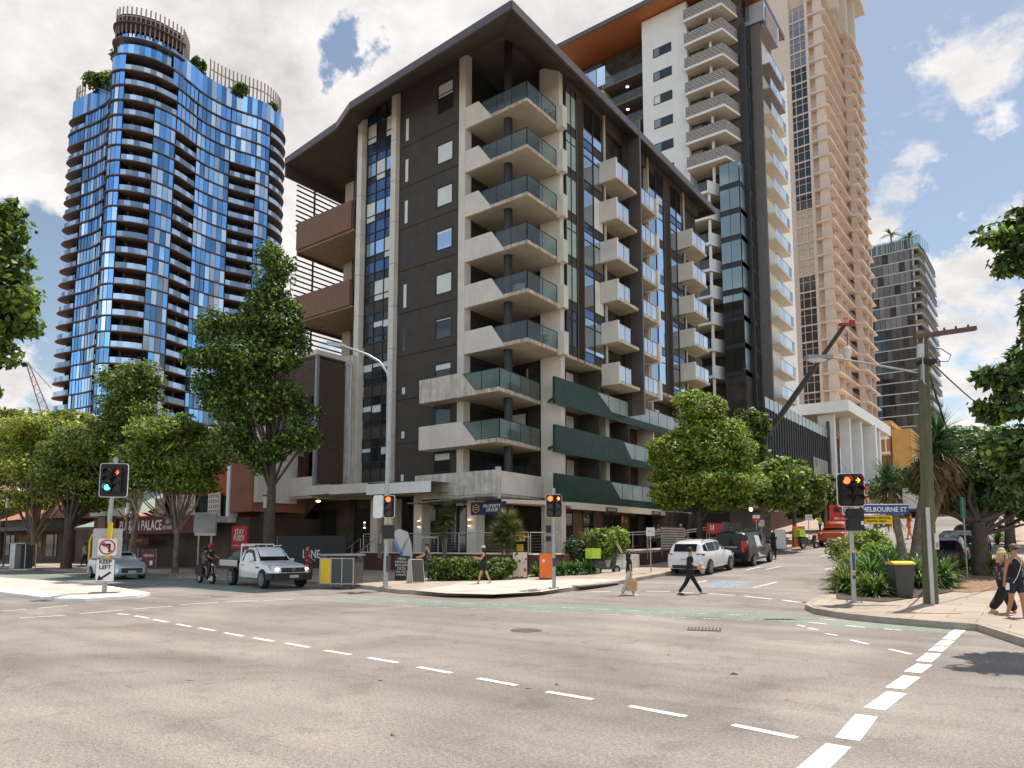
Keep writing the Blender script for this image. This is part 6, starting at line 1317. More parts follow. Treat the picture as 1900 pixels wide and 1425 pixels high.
# left: island signal with keep left and no left turn signs
p = G(193, 1100, .157); x, y = float(p[0]), float(p[1]); rz = R_(48)
t = thing('traffic_signal', 'traffic signal on the island with green light and red arrow above KEEP LEFT sign', 'traffic signal', (x, y, .157), rz)
dd = float(np.array([x, y])@np.array([-math.sin(YAW), math.cos(YAW)]))
def zat(py): return 1.9+(1008-py)/1306*dd*1.01
b = MB(); b.tube([(0, 0, 0), (.05, .0, 1.1)], .075, 'galv', 14); b.tube([(.05, 0, zat(970)-.157), (.16, 0, zat(850)-.157)], .075, 'galv', 14); b.build('pole', t, smooth=40)
b = MB(); b.tube([(.05, 0, 1.1), (.09, 0, zat(970)-.157)], .082, 'sign_yellow', 14); b.build('yellow_sleeve', t, smooth=40); b = MB(); b.box(-.45, -.2, 0, .45, .2, .02, 'dgrey'); b.build('base_plate', t)
signal_head(t, zat(893)-.157, 0, .94, 1.22, [[('off', 0), ('off', 0), ('lamp_green', 0)], [('lamp_red', 1), ('off', 0), ('off', 0)]], x0=.17, y0=-.16)
def sign_plate(parent, name, w_, h_, z, m='white', x0=0, y0=-.11, border='black', frame=True):
    hd = bpy.data.objects.new(name, None); COL.objects.link(hd); hd.parent = parent; hd.location = (x0, y0, z)
    b = MB(); 
    if frame: board(b, w_, h_, .05, .0, .012, border); board(b, w_-.03, h_-.03, .04, -.004, .008, m)
    else: board(b, w_, h_, .05, .0, .012, m)
    b.build('plate', hd); return hd
s1 = sign_plate(t, 'no_left_turn_sign', .62, .60, zat(1015)-.157, x0=.06, frame=False)
b = MB(); k = 28
V = [];
for i in range(k): a = 2*math.pi*i/k; V += [(.27*math.cos(a), -.008, .27*math.sin(a)), (.225*math.cos(a), -.008, .225*math.sin(a))]
b.add(V, [(2*i, 2*((i+1) % k), 2*((i+1) % k)+1, 2*i+1) for i in range(k)], 'red'); b.obox((0, -.011, 0), (.48, .004, .05), 0, 'red', roll=.78); b.build('red_ring', s1)
b = MB(); b.box(.04, -.008, -.18, .11, -.005, .12, 'black'); b.box(-.08, -.008, .05, .11, -.006, .12, 'black'); b.add([(-.20, -.008, .085), (-.07, -.008, 0), (-.07, -.008, .17)], [(0, 1, 2)], 'black'); b.build('arrow', s1)
s2 = sign_plate(t, 'keep_left_sign', .62, .80, zat(1057)-.157, x0=.03)
text(s2, 'KEEP\nLEFT', .19, 'black', (0, -.008, .20), (math.pi/2, 0, 0), bold=.006, ext=.003)
b = MB(); b.obox((.04, -.008, -.17), (.36, .006, .07), 0, 'black', roll=-.62); b.add([(-.24, -.010, -.35), (-.19, -.010, -.15), (-.04, -.010, -.33)], [(0, 1, 2)], 'black'); b.build('arrow', s2)
# yellow hooped detector and the back of the sign behind
b = MB(); board(b, .95, 1.05, .06, .10, .125, 'lgrey', -.02, 0); o_ = b.build('rear_sign', t); o_.location = (0, 0, zat(1008)-.157)
f = GG(176, 1064, .15); t = thing('hooped_post', 'orange yellow hooped post standing behind the silver wagon on the left footpath', 'post', tuple(map(float, f)), R_(40)); b = MB(); b.tube([(-.40, 0, 0), (-.38, 0, 1.9), (-.25, 0, 2.25), (.0, 0, 2.38), (.4, 0, 2.38)], .055, 'sign_yellow', 8); b.build('tube', t, smooth=50)
# middle: two-column head right of centre
p = GG(1028, 1092, .15); t = thing('traffic_signal', 'traffic signal with red lights at the corner below the green tiled balconies', 'traffic signal', tuple(p), R_(38)); dd = float(p[:2]@np.array([-math.sin(YAW), math.cos(YAW)]))
def za(py): return 1.9+(1008-py)/1306*dd*1.01-p[2]
post(t, za(907)); signal_head(t, za(940), 0, .64, .92, [[('lamp_red', 0), ('off', 0), ('off', 0)], [('lamp_amber', 1), ('off', 0), ('off', 0)]], y0=-.16)
b = MB(); b.box(-.06, -.14, za(1050), .06, -.07, za(1035), 'dgrey'); b.box(.09, -.1, .95, .2, .05, 1.15, 'dgrey'); b.build('push_button', t); b = MB(); b.box(-.28, .05, za(975)-.3, -.1, .3, za(975), 'signal_black'); b.box(-.3, .02, za(1000)-.1, -.1, .25, za(1000)+.1, 'black'); b.build('side_signal', t)
# tall lamp post with signals
p = GG(715, 1090, .15); t = thing('street_lamp', 'tall curved street lamp carrying two traffic signal heads in front of the stairs', 'street lamp', tuple(p), R_(37)); dd = float(p[:2]@np.array([-math.sin(YAW), math.cos(YAW)]))
b = MB(); hz = za(715); b.tube([(0, 0, 0), (.0, 0, hz*.6), (.05, 0, hz), (-.08, 0, hz+.55), (-.4, 0, hz+1.0), (-.9, 0, hz+1.3), (-1.45, 0, hz+1.5), (-1.9, 0, hz+1.65)], [.10, .085, .065, .055, .05, .045, .04, .035], 'galv', 12); b.build('pole', t, smooth=50)
b = MB(); b.obox((-2.2, 0, hz+1.73), (.75, .22, .10), 0, 'lgrey', roll=.17); b.obox((-2.25, 0, hz+1.67), (.5, .18, .05), 0, 'head_lens', roll=.17); b.build('luminaire', t); b = MB(); b.box(-.2, -.2, 0, .2, .2, .03, 'grey_steel'); b.build('base_plate', t)
signal_head(t, za(941), 0, .48, .92, [[('lamp_red', 0), ('off', 0), ('off', 0)]], x0=.12, y0=-.2)
hd = signal_head(t, za(941), 0, .48, .92, [[('off', 0), ('off', 0), ('off', 0)]], x0=-.35, y0=.05, yaw=R_(150), name='side_signal_head')
b = MB(); b.box(-.12, -.25, za(1000), .35, -.1, za(975), 'signal_black'); b.box(.06, -.2, za(1060), .2, -.1, za(1030), 'dgrey'); b.box(-.32, -.1, za(1035), -.18, .1, za(1008), 'dgrey'); b.build('pedestrian_signal', t)
# right: signal at the planted corner with the street sign
p = GG(1585, 1118, .15); t = thing('traffic_signal', 'traffic signal with red disc and arrow beside the blue street sign at the planted corner', 'traffic signal', tuple(p), R_(28)); dd = float(p[:2]@np.array([-math.sin(YAW), math.cos(YAW)]))
post(t, za(868)); signal_head(t, za(911), 0, .78, 1.00, [[('lamp_red', 0), ('off', 0), ('off', 0)], [('lamp_amber', 1), ('off', 0), ('off', 0)]], y0=-.16)
b = MB(); b.box(-.12, -.22, za(985), .32, .1, za(945), 'signal_black'); b.box(-.18, -.25, za(962), .12, -.05, za(950), 'black'); b.box(.22, -.24, za(975), .30, -.225, za(968), 'offwhite'); b.build('pedestrian_signal', t)
b = MB(); b.box(-.06, -.12, za(1060), .06, -.07, za(1022), 'sign_yellow'); b.box(-.045, -.125, za(1057), .045, -.12, za(1025), 'sign_blue'); b.cyl(0, -.12, za(1072), za(1066), .05, 'dgrey', 10); b.build('push_button', t)
s_ = bpy.data.objects.new('street_name_sign', None); COL.objects.link(s_); s_.parent = t; s_.location = (.16, -.06, za(947)); s_.rotation_euler = (0, 0, R_(6))
b = MB(); b.box(.1, -.02, -.12, 1.5, .02, .14, 'sign_blue'); b.box(.1, -.03, .14, 1.5, .03, .17, 'white'); b.build('plate', s_); text(s_, 'MELBOURNE ST', .20, 'white', (.80, -.025, .0), (math.pi/2, 0, 0), bold=.003, sx=.92)
b = MB(); b.box(.1, -.02, -.42, 1.02, .02, -.17, 'sign_yellow'); b.build('yellow_plate', s_); text(s_, 'BRISBANE CENTRAL\nTRAFFIC AREA', .095, 'black', (.56, -.025, -.295), (math.pi/2, 0, 0), sx=.95)
b = MB(); b.box(-.78, -.02, -.34, -.12, .02, .14, 'red'); b.box(-.42, -.03, -.16, -.14, -.02, .12, 'white'); b.box(-.78, -.03, -.34, -.12, -.02, -.18, 'crimson'); b.build('red_plate', s_); b = MB(); 
for i in range(16): a = 2*math.pi*i/16; b.obox((-.28+.10*math.cos(a), -.034, -.02+.10*math.sin(a)), (.045, .006, .02), 0, 'black', roll=-a+math.pi/2)
b.build('speed_ring', s_); text(s_, '40', .12, 'black', (-.28, -.034, -.02), (math.pi/2, 0, 0), bold=.003); text(s_, 'RED LIGHT', .09, 'white', (-.45, -.034, -.26), (math.pi/2, 0, 0))
b = MB(); b.box(-.68, -.03, -.08, -.5, -.02, .05, 'black'); b.box(-.62, -.03, .05, -.56, -.02, .10, 'black'); b.build('camera_symbol', s_)
# ================================================================ timber power pole with crossarm, lamp arm and cables
p = GG(1727, 1120, .15); t = thing('power_pole', 'green stained timber power pole with tilted crossarm at the right corner', 'power pole', tuple(p), YAW); dd = float(p[:2]@np.array([-math.sin(YAW), math.cos(YAW)]))
pp = 1306/dd; top = za(625)
b = MB(); lx = (1712-1727+.058*(1120-625))/pp; b.tube([(0, 0, -.3), (lx*.45, 0, top*.5), (lx, 0, top+.05)], [.20, .165, .135], 'pole_wood', 14); b.build('shaft', t, smooth=50)
def q_(px, py, y=-.0): return ((px-1727+.058*(1120-py))/pp, y, za(py))
b = MB(); a, c = Vector(q_(1688, 626, -.2)), Vector(q_(1804, 609, -.2)); v = c-a; b.obox(tuple((a+c)/2), (v.length, .12, .13), 0, 'brown', roll=-math.atan2(v.z, v.x)); b.build('crossarm', t)
b = MB(); b.tube([q_(1700, 640, -.2), q_(1700, 665, -.2)], .10, 'lgrey', 10); b.tube([q_(1704, 678, -.2), q_(1704, 708, -.2)], .06, 'grey_steel', 8); b.build('transformer_can', t, smooth=40)
b = MB(); b.tube([q_(1699, 692, -.1), q_(1600, 678, -.3), q_(1525, 668, -.4)], [.035, .03, .028], 'galv', 8); b.build('lamp_arm', t, smooth=50)
b = MB(); cpt = q_(1503, 668, -.4); b.obox(cpt, (.75, .26, .10), 0, 'grey_steel'); b.ball((cpt[0]-.05, cpt[1], cpt[2]-.06), (.30, .12, .10), 'head_lens', 10, 6); b.build('luminaire', t, smooth=40)
b = MB(); b.tube([q_(1706, 625, -.2), q_(1702, 660, -.25), q_(1704, 710, -.25), q_(1708, 716, -.25)], .018, 'lgrey', 6); b.build('conduit', t)
b = MB()
b.tube([q_(1712, 645, -.2), q_(1735, 650, -.3), q_(1757, 660, -.2), q_(1752, 672, -.2), q_(1712, 672, -.2)], .014, 'black', 6)
for q0, q1 in ((1700, 1716), ): b.box(q_(1703, 676)[0], -.28, za(676), q_(1728, 676)[0], .1, za(668), 'black')
b.tube([q_(1712, 672, -.2), q_(1690, 680, -.1), q_(1686, 700, 0)], .012, 'black', 5); b.build('cable_bundle', t)
b = MB()
for px, py in ((1745, 617), (1767, 614), (1770, 620), (1790, 611)): q = q_(px, py, -.2); b.cyl(q[0], q[1], q[2]+.05, q[2]+.14, .03, 'dgrey', 8)
b.build('insulator', t)
def wcab(label, A, B, sag, r=.014):
    t2 = thing('overhead_cable', label, 'cable', tuple(A)); b = MB(); n = 14; A = Vector(A); B = Vector(B)
    b.tube([(A.lerp(B, i/n)-A)+Vector((0, 0, -4*sag*(i/n)*(1-i/n))) for i in range(n+1)], r, 'black', 5); b.build('strand', t2)
def wp(px, py, d): return Vector(pt(px, py, d))
wcab('upper overhead cable running from the power pole down into the right-hand trees', wp(1716, 660, dd), wp(1905, 810, dd+9), .25, .022)
wcab('thick lower cable slanting down from the power pole to the hilltop', wp(1716, 668, dd), wp(1800, 855, 75), 1.6, .035)
b = MB(); b.box(-.13, -.26, .0, -.03, -.215, 2.75, 'lgrey'); b.build('cable_guard', t); b = MB(); b.box(.08, -.235, 1.55, .2, -.205, 2.0, 'offwhite'); b.box(.10, -.24, 1.6, .18, -.236, 1.75, 'pink'); b.build('poster', t)
# ================================================================ bins, boards, signs
def frame_(px, py, up=.15): p = GG(px, py, up); return tuple(map(float, p))
f = frame_(634, 1085); t = thing('recycling_station', 'double street bin enclosure with one yellow and two grey sides beside the white ute', 'bin', f, R_(20))
b = MB(); b.box(-.78, -.42, .06, .78, .42, 1.12, 'dgrey'); b.box(-.84, -.48, 1.22, .84, .48, 1.30, 'grey_steel'); b.box(-.6, -.3, 1.12, .6, .3, 1.22, 'black'); b.build('housing', t)
b = MB(); b.box(-.80, -.40, .08, -.785, .40, 1.1, 'sign_yellow'); b.box(-.78, -.44, .08, -.28, -.425, 1.1, 'sign_yellow'); b.build('yellow_panel', t)
b = MB(); b.box(-.24, -.44, .08, .24, -.425, 1.1, 'dgrey'); b.box(.28, -.44, .08, .76, -.425, 1.1, 'dgrey'); b.build('grey_panel', t); b = MB()
for q in (-.79, -.26, .26, .79): b.box(q-.02, -.455, .0, q+.02, -.42, 1.16, 'galv')
for q in (.07, 1.12): b.box(-.8, -.455, q-.02, .8, -.42, q+.02, 'galv')
b.build('frame', t)
f = frame_(1674, 1108); t = thing('wheelie_bin', 'dark wheelie bin with bright yellow lid in front of the garden bed', 'wheelie bin', f, R_(30))
b = MB(); b.add([(-.23,-.24,.05),(.23,-.24,.05),(.23,.24,.05),(-.23,.24,.05),(-.30,-.32,1.02),(.30,-.32,1.02),(.30,.34,1.02),(-.30,.34,1.02)], [(0,3,2,1),(4,5,6,7),(0,1,5,4),(1,2,6,5),(2,3,7,6),(3,0,4,7)], 'dkgreen' if 0 else 'dgrey'); b.box(-.31, -.33, .94, .31, .35, 1.0, 'dgrey'); b.build('body', t)
b = MB(); b.xprism([(-.32,-.35,1.02),(-.32,.37,1.02),(-.32,.34,1.10),(-.32,-.05,1.13),(-.32,-.33,1.07)], (0,0,0), (.64,0,0), 'sign_yellow'); b.build('lid', t)
b = MB(); b.tube([(-.25,.30,.1),(-.17,.30,.1)], .1, 'tyre', 12); b.tube([(.17,.30,.1),(.25,.30,.1)], .1, 'tyre', 12); b.build('wheel', t); b = MB(); b.tube([(-.22,.42,1.0),(.22,.42,1.0)], .02, 'dgrey', 6); b.build('handle', t)
def aboard(label, px, py, rz, face, w_=.62, h_=1.05, frame='grey', words=None, wc='white', lean=.17, size=.1, up=.15, wz=None):
    t = thing('sandwich_board', label, 'sandwich board', frame_(px, py, up), rz)
    for s_ in (-1, 1):
        b = MB(); b.obox((0, s_*.17, h_/2), (w_, .025, h_), 0, frame, tilt=s_*lean); b.build('leaf_panel' if s_ > 0 else 'front_panel', t)
    b = MB(); b.obox((0, -.19, h_/2+.02), (w_-.06, .012, h_-.08), 0, face, tilt=-lean); b.build('poster', t)
    if words: text(t, words, size, wc, (0, -.20, (wz or h_*.55)), (math.pi/2-lean, 0, 0), ext=.002)
    return t
aboard('tall black and white menu board with many text lines beside the flag banner', 747, 1077, R_(30), 'black', .62, 1.15, 'dgrey', 'MENU\nESPRESSO\nBURGERS\nPIZZA\nSALADS\nWRAPS', 'offwhite', size=.15)
aboard('open white framed sandwich board seen side-on next to the man in the print shirt', 771, 1082, R_(75), 'dgrey', .62, 1.05, 'offwhite')
aboard('food photo menu board standing by the low brick terrace wall', 965, 1073, R_(35), 'poster_food', .72, 1.25, 'dgrey')
t = aboard('bright orange menu board with round pictures beside the middle traffic signal', 1015, 1075, R_(33), 'orange', .72, 1.22, 'dgrey')
b = MB()
for i, (x, z) in enumerate(((-.15, .85), (-.2, .42), (0, .42), (.2, .42))): disc(b, x, -.215-(.17*(.6-z)*-1)*.0, z, .075, 'cream' if i % 2 else 'offwhite', 10, .01)
b.build('picture', t); text(t, 'LUNCH', .12, 'white', (.12, -.13, 1.0), (math.pi/2-.17, 0, 0), ext=.002)
aboard('orange pavement sign with white lines up the cross street', 1483, 1015, R_(36), 'orange', .85, 1.5, 'orange', 'OPEN\nNOW\nHIRING\nSALE', 'white', size=.25)
aboard('white chalkboard style sign behind the woman in the black dress', 1447, 1020, R_(36), 'offwhite', .8, 1.4, 'dgrey')
# feather flag and poster signs
f = frame_(763, 1075); t = thing('feather_flag', 'white and blue teardrop flag banner before the terrace railing', 'flag', f, R_(35)); b = MB(); pts = [(-.28, .0), (-.42, .6), (-.75, 1.3), (-.95, 1.75), (-.9, 2.0), (-.6, 2.15), (-.2, 2.0), (.0, 1.4), (.05, .9), (0, .5)]
n = len(pts); b.add([(x, -.01, z+.25) for x, z in pts]+[(x, .01, z+.25) for x, z in pts], [tuple(range(n)), tuple(range(2*n-1, n-1, -1))]+[((i+1) % n, i, n+i, n+(i+1) % n) for i in range(n)], 'lgrey'); b.build('cloth', t)
b = MB(); b.add([(-.42,-.013,.85),(-.75,-.013,1.55),(-.93,-.013,2.0),(-.85,-.013,2.1),(-.62,-.013,1.6),(-.22,-.013,.85),(0,-.013,.6),(-.25,-.013,.35)], [(0,7,6,5),(0,5,4,1),(1,4,3,2)], 'skyblue'); b.build('blue_stripe', t); b = MB(); b.tube([(0, 0, 0), (.05, 0, 1.2), (-.05, 0, 1.9), (-.4, 0, 2.35)], .012, 'black', 5); b.box(-.25, -.2, 0, .25, .2, .04, 'dgrey'); b.build('pole', t)
text(t, 'FREE TASTING', .15, 'navy', (-.38, -.02, 1.5), (math.pi/2, R_(-65), 0), ext=.002)
t = thing('restaurant_board', 'tall red sign reading STAY FUSSY beside the big street tree', 'sign', frame_(443, 1062), R_(8)); b = MB(); b.box(-.65, -.06, .1, .65, .06, 1.35, 'maroon_sign'); b.build('base_panel', t); b = MB(); b.box(-.66, -.07, 1.38, .66, .07, 2.75, 'crimson'); b.build('panel', t); text(t, 'STAY\nFUSSY', .46, 'offwhite', (0, -.075, 2.2), (math.pi/2, 0, 0), sx=.75, sp=.8, bold=.004); text(t, 'Local Restaurants', .14, 'offwhite', (0, -.075, 1.6), (math.pi/2, 0, 0))
t = thing('lane_sign', 'black hoarding with white LANE lettering behind the street bins', 'sign', (-31.5, 24.2, .15), 0); b = MB(); b.box(-3.2, -.05, .55, 2.6, .05, 2.15, 'black'); b.build('panel', t); b = MB()
for q in (-3, -.2, 2.4): b.box(q-.04, -.04, 0, q+.04, .04, .6, 'dgrey')
b.build('leg', t); text(t, 'LANE', .62, 'offwhite', (-.2, -.055, 1.15), (math.pi/2, 0, 0), bold=.01); text(t, 'BARBERSHOP', .18, 'grey', (1.3, -.055, 1.0), (math.pi/2, 0, 0))
t = thing('info_pillar', 'grey wrapped notice board on two posts behind the scooter riders', 'notice board', frame_(378, 1062), R_(15)); b = MB(); b.box(-.80, -.06, 2.2, .80, .06, 3.6, 'lgrey'); b.obox((0, -.07, 2.95), (1.7, .05, 1.15), 0, 'grey_steel', roll=.03); b.build('cover', t); b = MB()
for q in (-.5, .5): b.cyl(q, 0, 0, 2.2, .05, 'galv', 8)
b.build('post', t)
def pole_sign(label, px, py, pyt, plates, r=.03, up=.15, rz=R_(35)):
    f = frame_(px, py, up); t = thing('parking_sign', label, 'parking sign', f, rz); dd = float(np.array(f[:2])@np.array([-math.sin(YAW), math.cos(YAW)])); Z_ = lambda yy: 1.9+(1008-yy)/1306*dd*1.0-f[2]
    b = MB(); b.cyl(0, 0, 0, Z_(pyt), r, 'galv', 8); b.build('pole', t)
    for (y0, y1, w_, m, w2, wc) in plates:
        b = MB(); b.box(-w_/2, -.05, Z_(y1), w_/2, -.035, Z_(y0), m); o_ = b.build('plate', t); text(o_, w2, (Z_(y0)-Z_(y1))*.42, wc, (0, -.052, (Z_(y0)+Z_(y1))/2), (math.pi/2, 0, 0), ext=.002)
    return t
pole_sign('loading zone sign on a pole by the kerb behind the woman with the paper bag', 1208, 1062, 980, [(979, 995, .42, 'offwhite', 'P 2', 'dkgreen')])
pole_sign('tall red and white no stopping sign beside the parked black van', 1405, 1030, 955, [(956, 962, .45, 'white', 'S', 'red'), (962, 970, .45, 'red', '2P', 'white')])
pole_sign('small plain parking sign right of the no stopping sign', 1414, 1025, 965, [(965, 977, .4, 'lgrey', 'P', 'dgrey')])
pole_sign('parking sign on its own pole above the orange pavement sign', 1502, 1012, 955, [(955, 966, .5, 'offwhite', '1P', 'dkgreen')])
t = thing('footpath_post', 'slim dark green post standing before the spreading fig', 'post', frame_(1795, 1076), 0); b = MB(); b.cyl(0, 0, 0, 3.2, .035, 'grey_steel', 8); b.box(-.09, -.03, 2.4, .09, .03, 3.2, 'dkgreen'); b.build('pole', t)
# bus shelter-like kiosk, timber box and lamp posts on the left footpath
t = thing('parking_kiosk', 'weathered box kiosk with open frame on the left footpath', 'kiosk', frame_(42, 1055), R_(10)); b = MB(); b.box(-.9, -.4, 0, -.3, .4, 1.7, 'lgrey'); b.box(-.3, -.4, 0, .4, .4, 1.6, 'dgrey'); b.box(-.95, -.45, 1.7, .9, .45, 1.78, 'grey_steel'); b.build('cabinet', t); b = MB(); b.cyl(.85, -.35, 0, 1.7, .03, 'galv', 6); b.cyl(.85, .35, 0, 1.7, .03, 'galv', 6); b.build('frame', t)
t = thing('footpath_pillar', 'tall pale timber clad pillar between the left street trees', 'pillar', (-57.0, 24.5, .15), 0); b = MB(); b.box(-.6, -.4, 0, .6, .4, 3.8, 'bark'); b.build('shaft', t); b = MB(); b.box(-1.3, -.7, 3.8, 1.3, .7, 4.5, 'lgrey'); b.build('hood', t)
for i, (px, py, h_, lab) in enumerate(((232, 1060, 4.4, 'slim lantern post beside the slanting tree trunk near the restaurant'), (488, 1062, 4.6, 'dark lantern post just left of the big street tree'), (6, 1052, 5.2, 'grey lamp post at the left edge of the photo'))):
    t = thing('lantern_post', lab, 'lamp post', frame_(px, py), 0); b = MB(); b.cyl(0, 0, 0, h_-.8, .06, 'dgrey', 8); b.build('pole', t); b = MB(); b.cyl(0, 0, h_-.8, h_-.1, .12, 'lgrey', 10); b.cyl(0, 0, h_-.1, h_, .18, 'dgrey', 10); b.build('lantern', t)
# road works: cones, workers' barrier boards, distant signal
for i, (px, py) in enumerate(((1649, 977), (1685, 975), (1704, 964), (1710, 958), (1690, 968))):
    f = frame_(px, py, 0); 
    if i == 0:
        cone0 = t = thing('traffic_cone', 'orange traffic cone farthest left on the hill road', 'traffic cone', f, 0, 'orange cones along the hill road'); b = MB(); b.box(-.2, -.2, 0, .2, .2, .04, 'orange'); b.cyl(0, 0, .04, .8, .16, 'orange', 10, .03); b.build('body', t); b = MB(); b.cyl(0, 0, .35, .52, .105, 'white', 10, .075); b.build('band', t)
    else: clone(cone0, ['', 'orange cone standing between the two yucca trunks', 'orange cone just left of the power pole', 'small orange cone behind the power pole side', 'orange cone near the leaning yucca stem'][i], f, 0)
t = thing('distant_signal', 'distant traffic signal showing red high on the hill', 'traffic signal', frame_(1757, 945, 0), 0); b = MB(); b.cyl(0, 0, 0, 6, .08, 'dgrey', 8); b.build('pole', t); b = MB()
for z in (3.6, 4.9): b.box(-.3, -.3, z, .3, .0, z+1.0, 'black'); b.ball((0, -.3, z+.7), .2, 'lamp_red'); 
b.build('head', t)
# ================================================================ cranes
A = wp(1462, 752, 66); B = wp(1568, 602, 58); t = thing('mobile_crane', 'grey telescopic crane boom with red head slanting before the tan tower', 'crane', tuple(A-Vector((0, 0, 9.5)))); o_ = t.location; b = MB(); b.tube([A-(B-A)*.5-o_, A.lerp(B, .45)-o_], [.30, .26], 'dgrey', 8); b.build('boom', t); b = MB(); b.tube([A.lerp(B, .45)-o_, B-o_], [.21, .17], 'dgrey', 8); b.build('boom_extension', t)
b = MB(); b.obox(tuple(B-o_), (1.0, .3, .20), YAW, 'crimson'); b.obox(tuple(B-o_+Vector((.5, .3, .15))), (.4, .25, .35), YAW, 'crimson'); b.build('boom_head', t); h0 = wp(1572, 615, 58); h1 = wp(1572, 655, 58); b = MB(); b.tube([h0-o_, h1-o_], .04, 'black', 4); b.build('hoist_rope', t); b = MB(); b.ball(tuple(h1-o_), (.35, .25, .6), 'offwhite'); b.tube([h1-o_-Vector((0, 0, .5)), h1-o_-Vector((0, 0, 1.2))], .10, 'sign_yellow', 6); b.build('hook_block', t)
b = MB(); b.obox((-3.5, -2.5, 1.3), (7, 2.6, 1.8), .6, 'grey'); b.build('carrier', t)
A = wp(84, 765, 190); B = wp(50, 672, 185); t = thing('tower_crane', 'distant red lattice crane jib below the left foliage', 'crane', tuple(A-Vector((0, 0, 34)))); o_ = t.location; b = MB(); sd = Vector((1.1, .6, 0))
b.tube([A+sd-o_, B+sd*.3-o_], .16, 'pink', 4); b.tube([A-sd-o_, B-sd*.3-o_], .16, 'pink', 4)
for i in range(12): b.tube([A.lerp(B, i/12)+sd*(1-.7*i/12)*(1 if i % 2 else -1)-o_, A.lerp(B, (i+1)/12)-sd*(1-.7*(i+1)/12)*(1 if i % 2 else -1)-o_], .09, 'pink', 4)
b.build('jib', t); b = MB(); b.box(-1, -1, 0, 1, 1, 34, 'pink'); b.build('mast', t); b = MB(); b.tube([B-o_, wp(95, 720, 192)-o_], .08, 'dgrey', 4); b.build('stay_rope', t)

# ================================================================ litter on the asphalt
t = thing('road_debris', 'small flat black scrap lying alone on the asphalt', 'litter', tuple(map(float, GG(1361, 1251, .004))), .4); b = MB(); b.add([(-.06, -.03, 0), (.05, -.04, 0), (.07, .02, 0), (-.04, .035, 0), (0, 0, .03)], [(0, 1, 4), (1, 2, 4), (2, 3, 4), (3, 0, 4), (3, 2, 1, 0)], 'black'); b.build('scrap', t)
leaf0 = None
for i, (px, py) in enumerate(((706, 1262), (846, 1193), (1034, 1270), (352, 1262), (505, 1140), (1180, 1190), (1460, 1300), (730, 1364), (980, 1277), (1240, 1215), (1700, 1182), (1738, 1176))):
    f = tuple(map(float, GG(px, py, .006)))
    if leaf0 is None:
        leaf0 = t = thing('fallen_leaf', 'dry fallen leaf lying on the open asphalt of the junction', 'leaf', f, 0, 'dry leaves scattered on the asphalt'); b = MB(); b.add([(-.06, 0, 0), (0, -.025, .008), (.07, 0, .012), (0, .025, .008)], [(0, 1, 2, 3)], 'litter'); b.build('blade', t)
    else: clone(leaf0, 'dry fallen leaf lying on the open asphalt of the junction', f, i*1.3)
# ================================================================ vehicles
class Shell:
    """car body lofted through stations (x, z_bottom, z_belt, z_top, half width low, at belt, at top); nose towards +x"""
    def __init__(s, st): s.st = sorted(st)
    def at(s, x):
        xs = [q[0] for q in s.st]; return [float(np.interp(x, xs, [q[i] for q in s.st])) for i in range(1, 7)]
    def side(s, x, z):
        zb_, zs, zt, wl, wb, wt = s.at(x)
        if z <= zs: t = max(0, min(1, (z-zb_)/max(.01, zs-zb_))); return wl+(wb-wl)*t if t > .3 else wl
        t = min(1, (z-zs)/max(.01, zt-zs)); return wb+(wt-wb)*t
    def mesh(s, m):
        b = MB(); xs = []; 
        for q0, q1 in zip(s.st[:-1], s.st[1:]):
            n = max(1, int((q1[0]-q0[0])/.22)); xs += [q0[0]+(q1[0]-q0[0])*i/n for i in range(n)]
        xs.append(s.st[-1][0]); V = []; n = 16
        for x in xs:
            zb_, zs, zt, wl, wb, wt = s.at(x); h = zs-zb_; g = zt-zs
            half = [(wl*.80, zb_), (wl*.97, zb_+.06), (wl, zb_+h*.35), ((wl+wb)/2+.012, zb_+h*.72), (wb, zs), (wb+(wt-wb)*.55, zs+g*.55), (wt, zs+g*.90), (wt*.80, zt)]
            V += [(x, -y, z) for y, z in half]+[(x, y, z) for y, z in half[::-1]]
        k = len(xs)
        b.add(V, [(i*n+j, i*n+(j+1) % n, (i+1)*n+(j+1) % n, (i+1)*n+j) for i in range(k-1) for j in range(n)]+[tuple(range(n-1, -1, -1)), tuple(range((k-1)*n, k*n))], m)
        return b
    def panel(s, mb, poly, m, off=.008, both=True):
        for sg in ((-1, 1) if both else (-1,)):
            V = []; 
            for x, z in poly: V.append((x, sg*(s.side(x, z)+off), z))
            mb.add(V, [tuple(range(len(V))) if sg < 0 else tuple(range(len(V)-1, -1, -1))], m)
    def cross(s, mb, x0, z0, x1, z1, m, inset=.10, off=.012):
        """windscreen style panel between two stations"""
        y0 = s.side(x0, z0)-inset; y1 = s.side(x1, z1)-inset; d = Vector((x1-x0, 0, z1-z0)).normalized(); nn = Vector((-d.z, 0, d.x)) if (x0-x1)*(z1-z0) < 0 else Vector((-d.z, 0, d.x))
        nn = Vector((d.z, 0, -d.x)) if x0 > x1 else Vector((-d.z, 0, d.x)); nn *= off
        mb.add([(x0+nn.x, -y0, z0+nn.z), (x0+nn.x, y0, z0+nn.z), (x1+nn.x, y1, z1+nn.z), (x1+nn.x, -y1, z1+nn.z)], [(0, 1, 2, 3)], m)
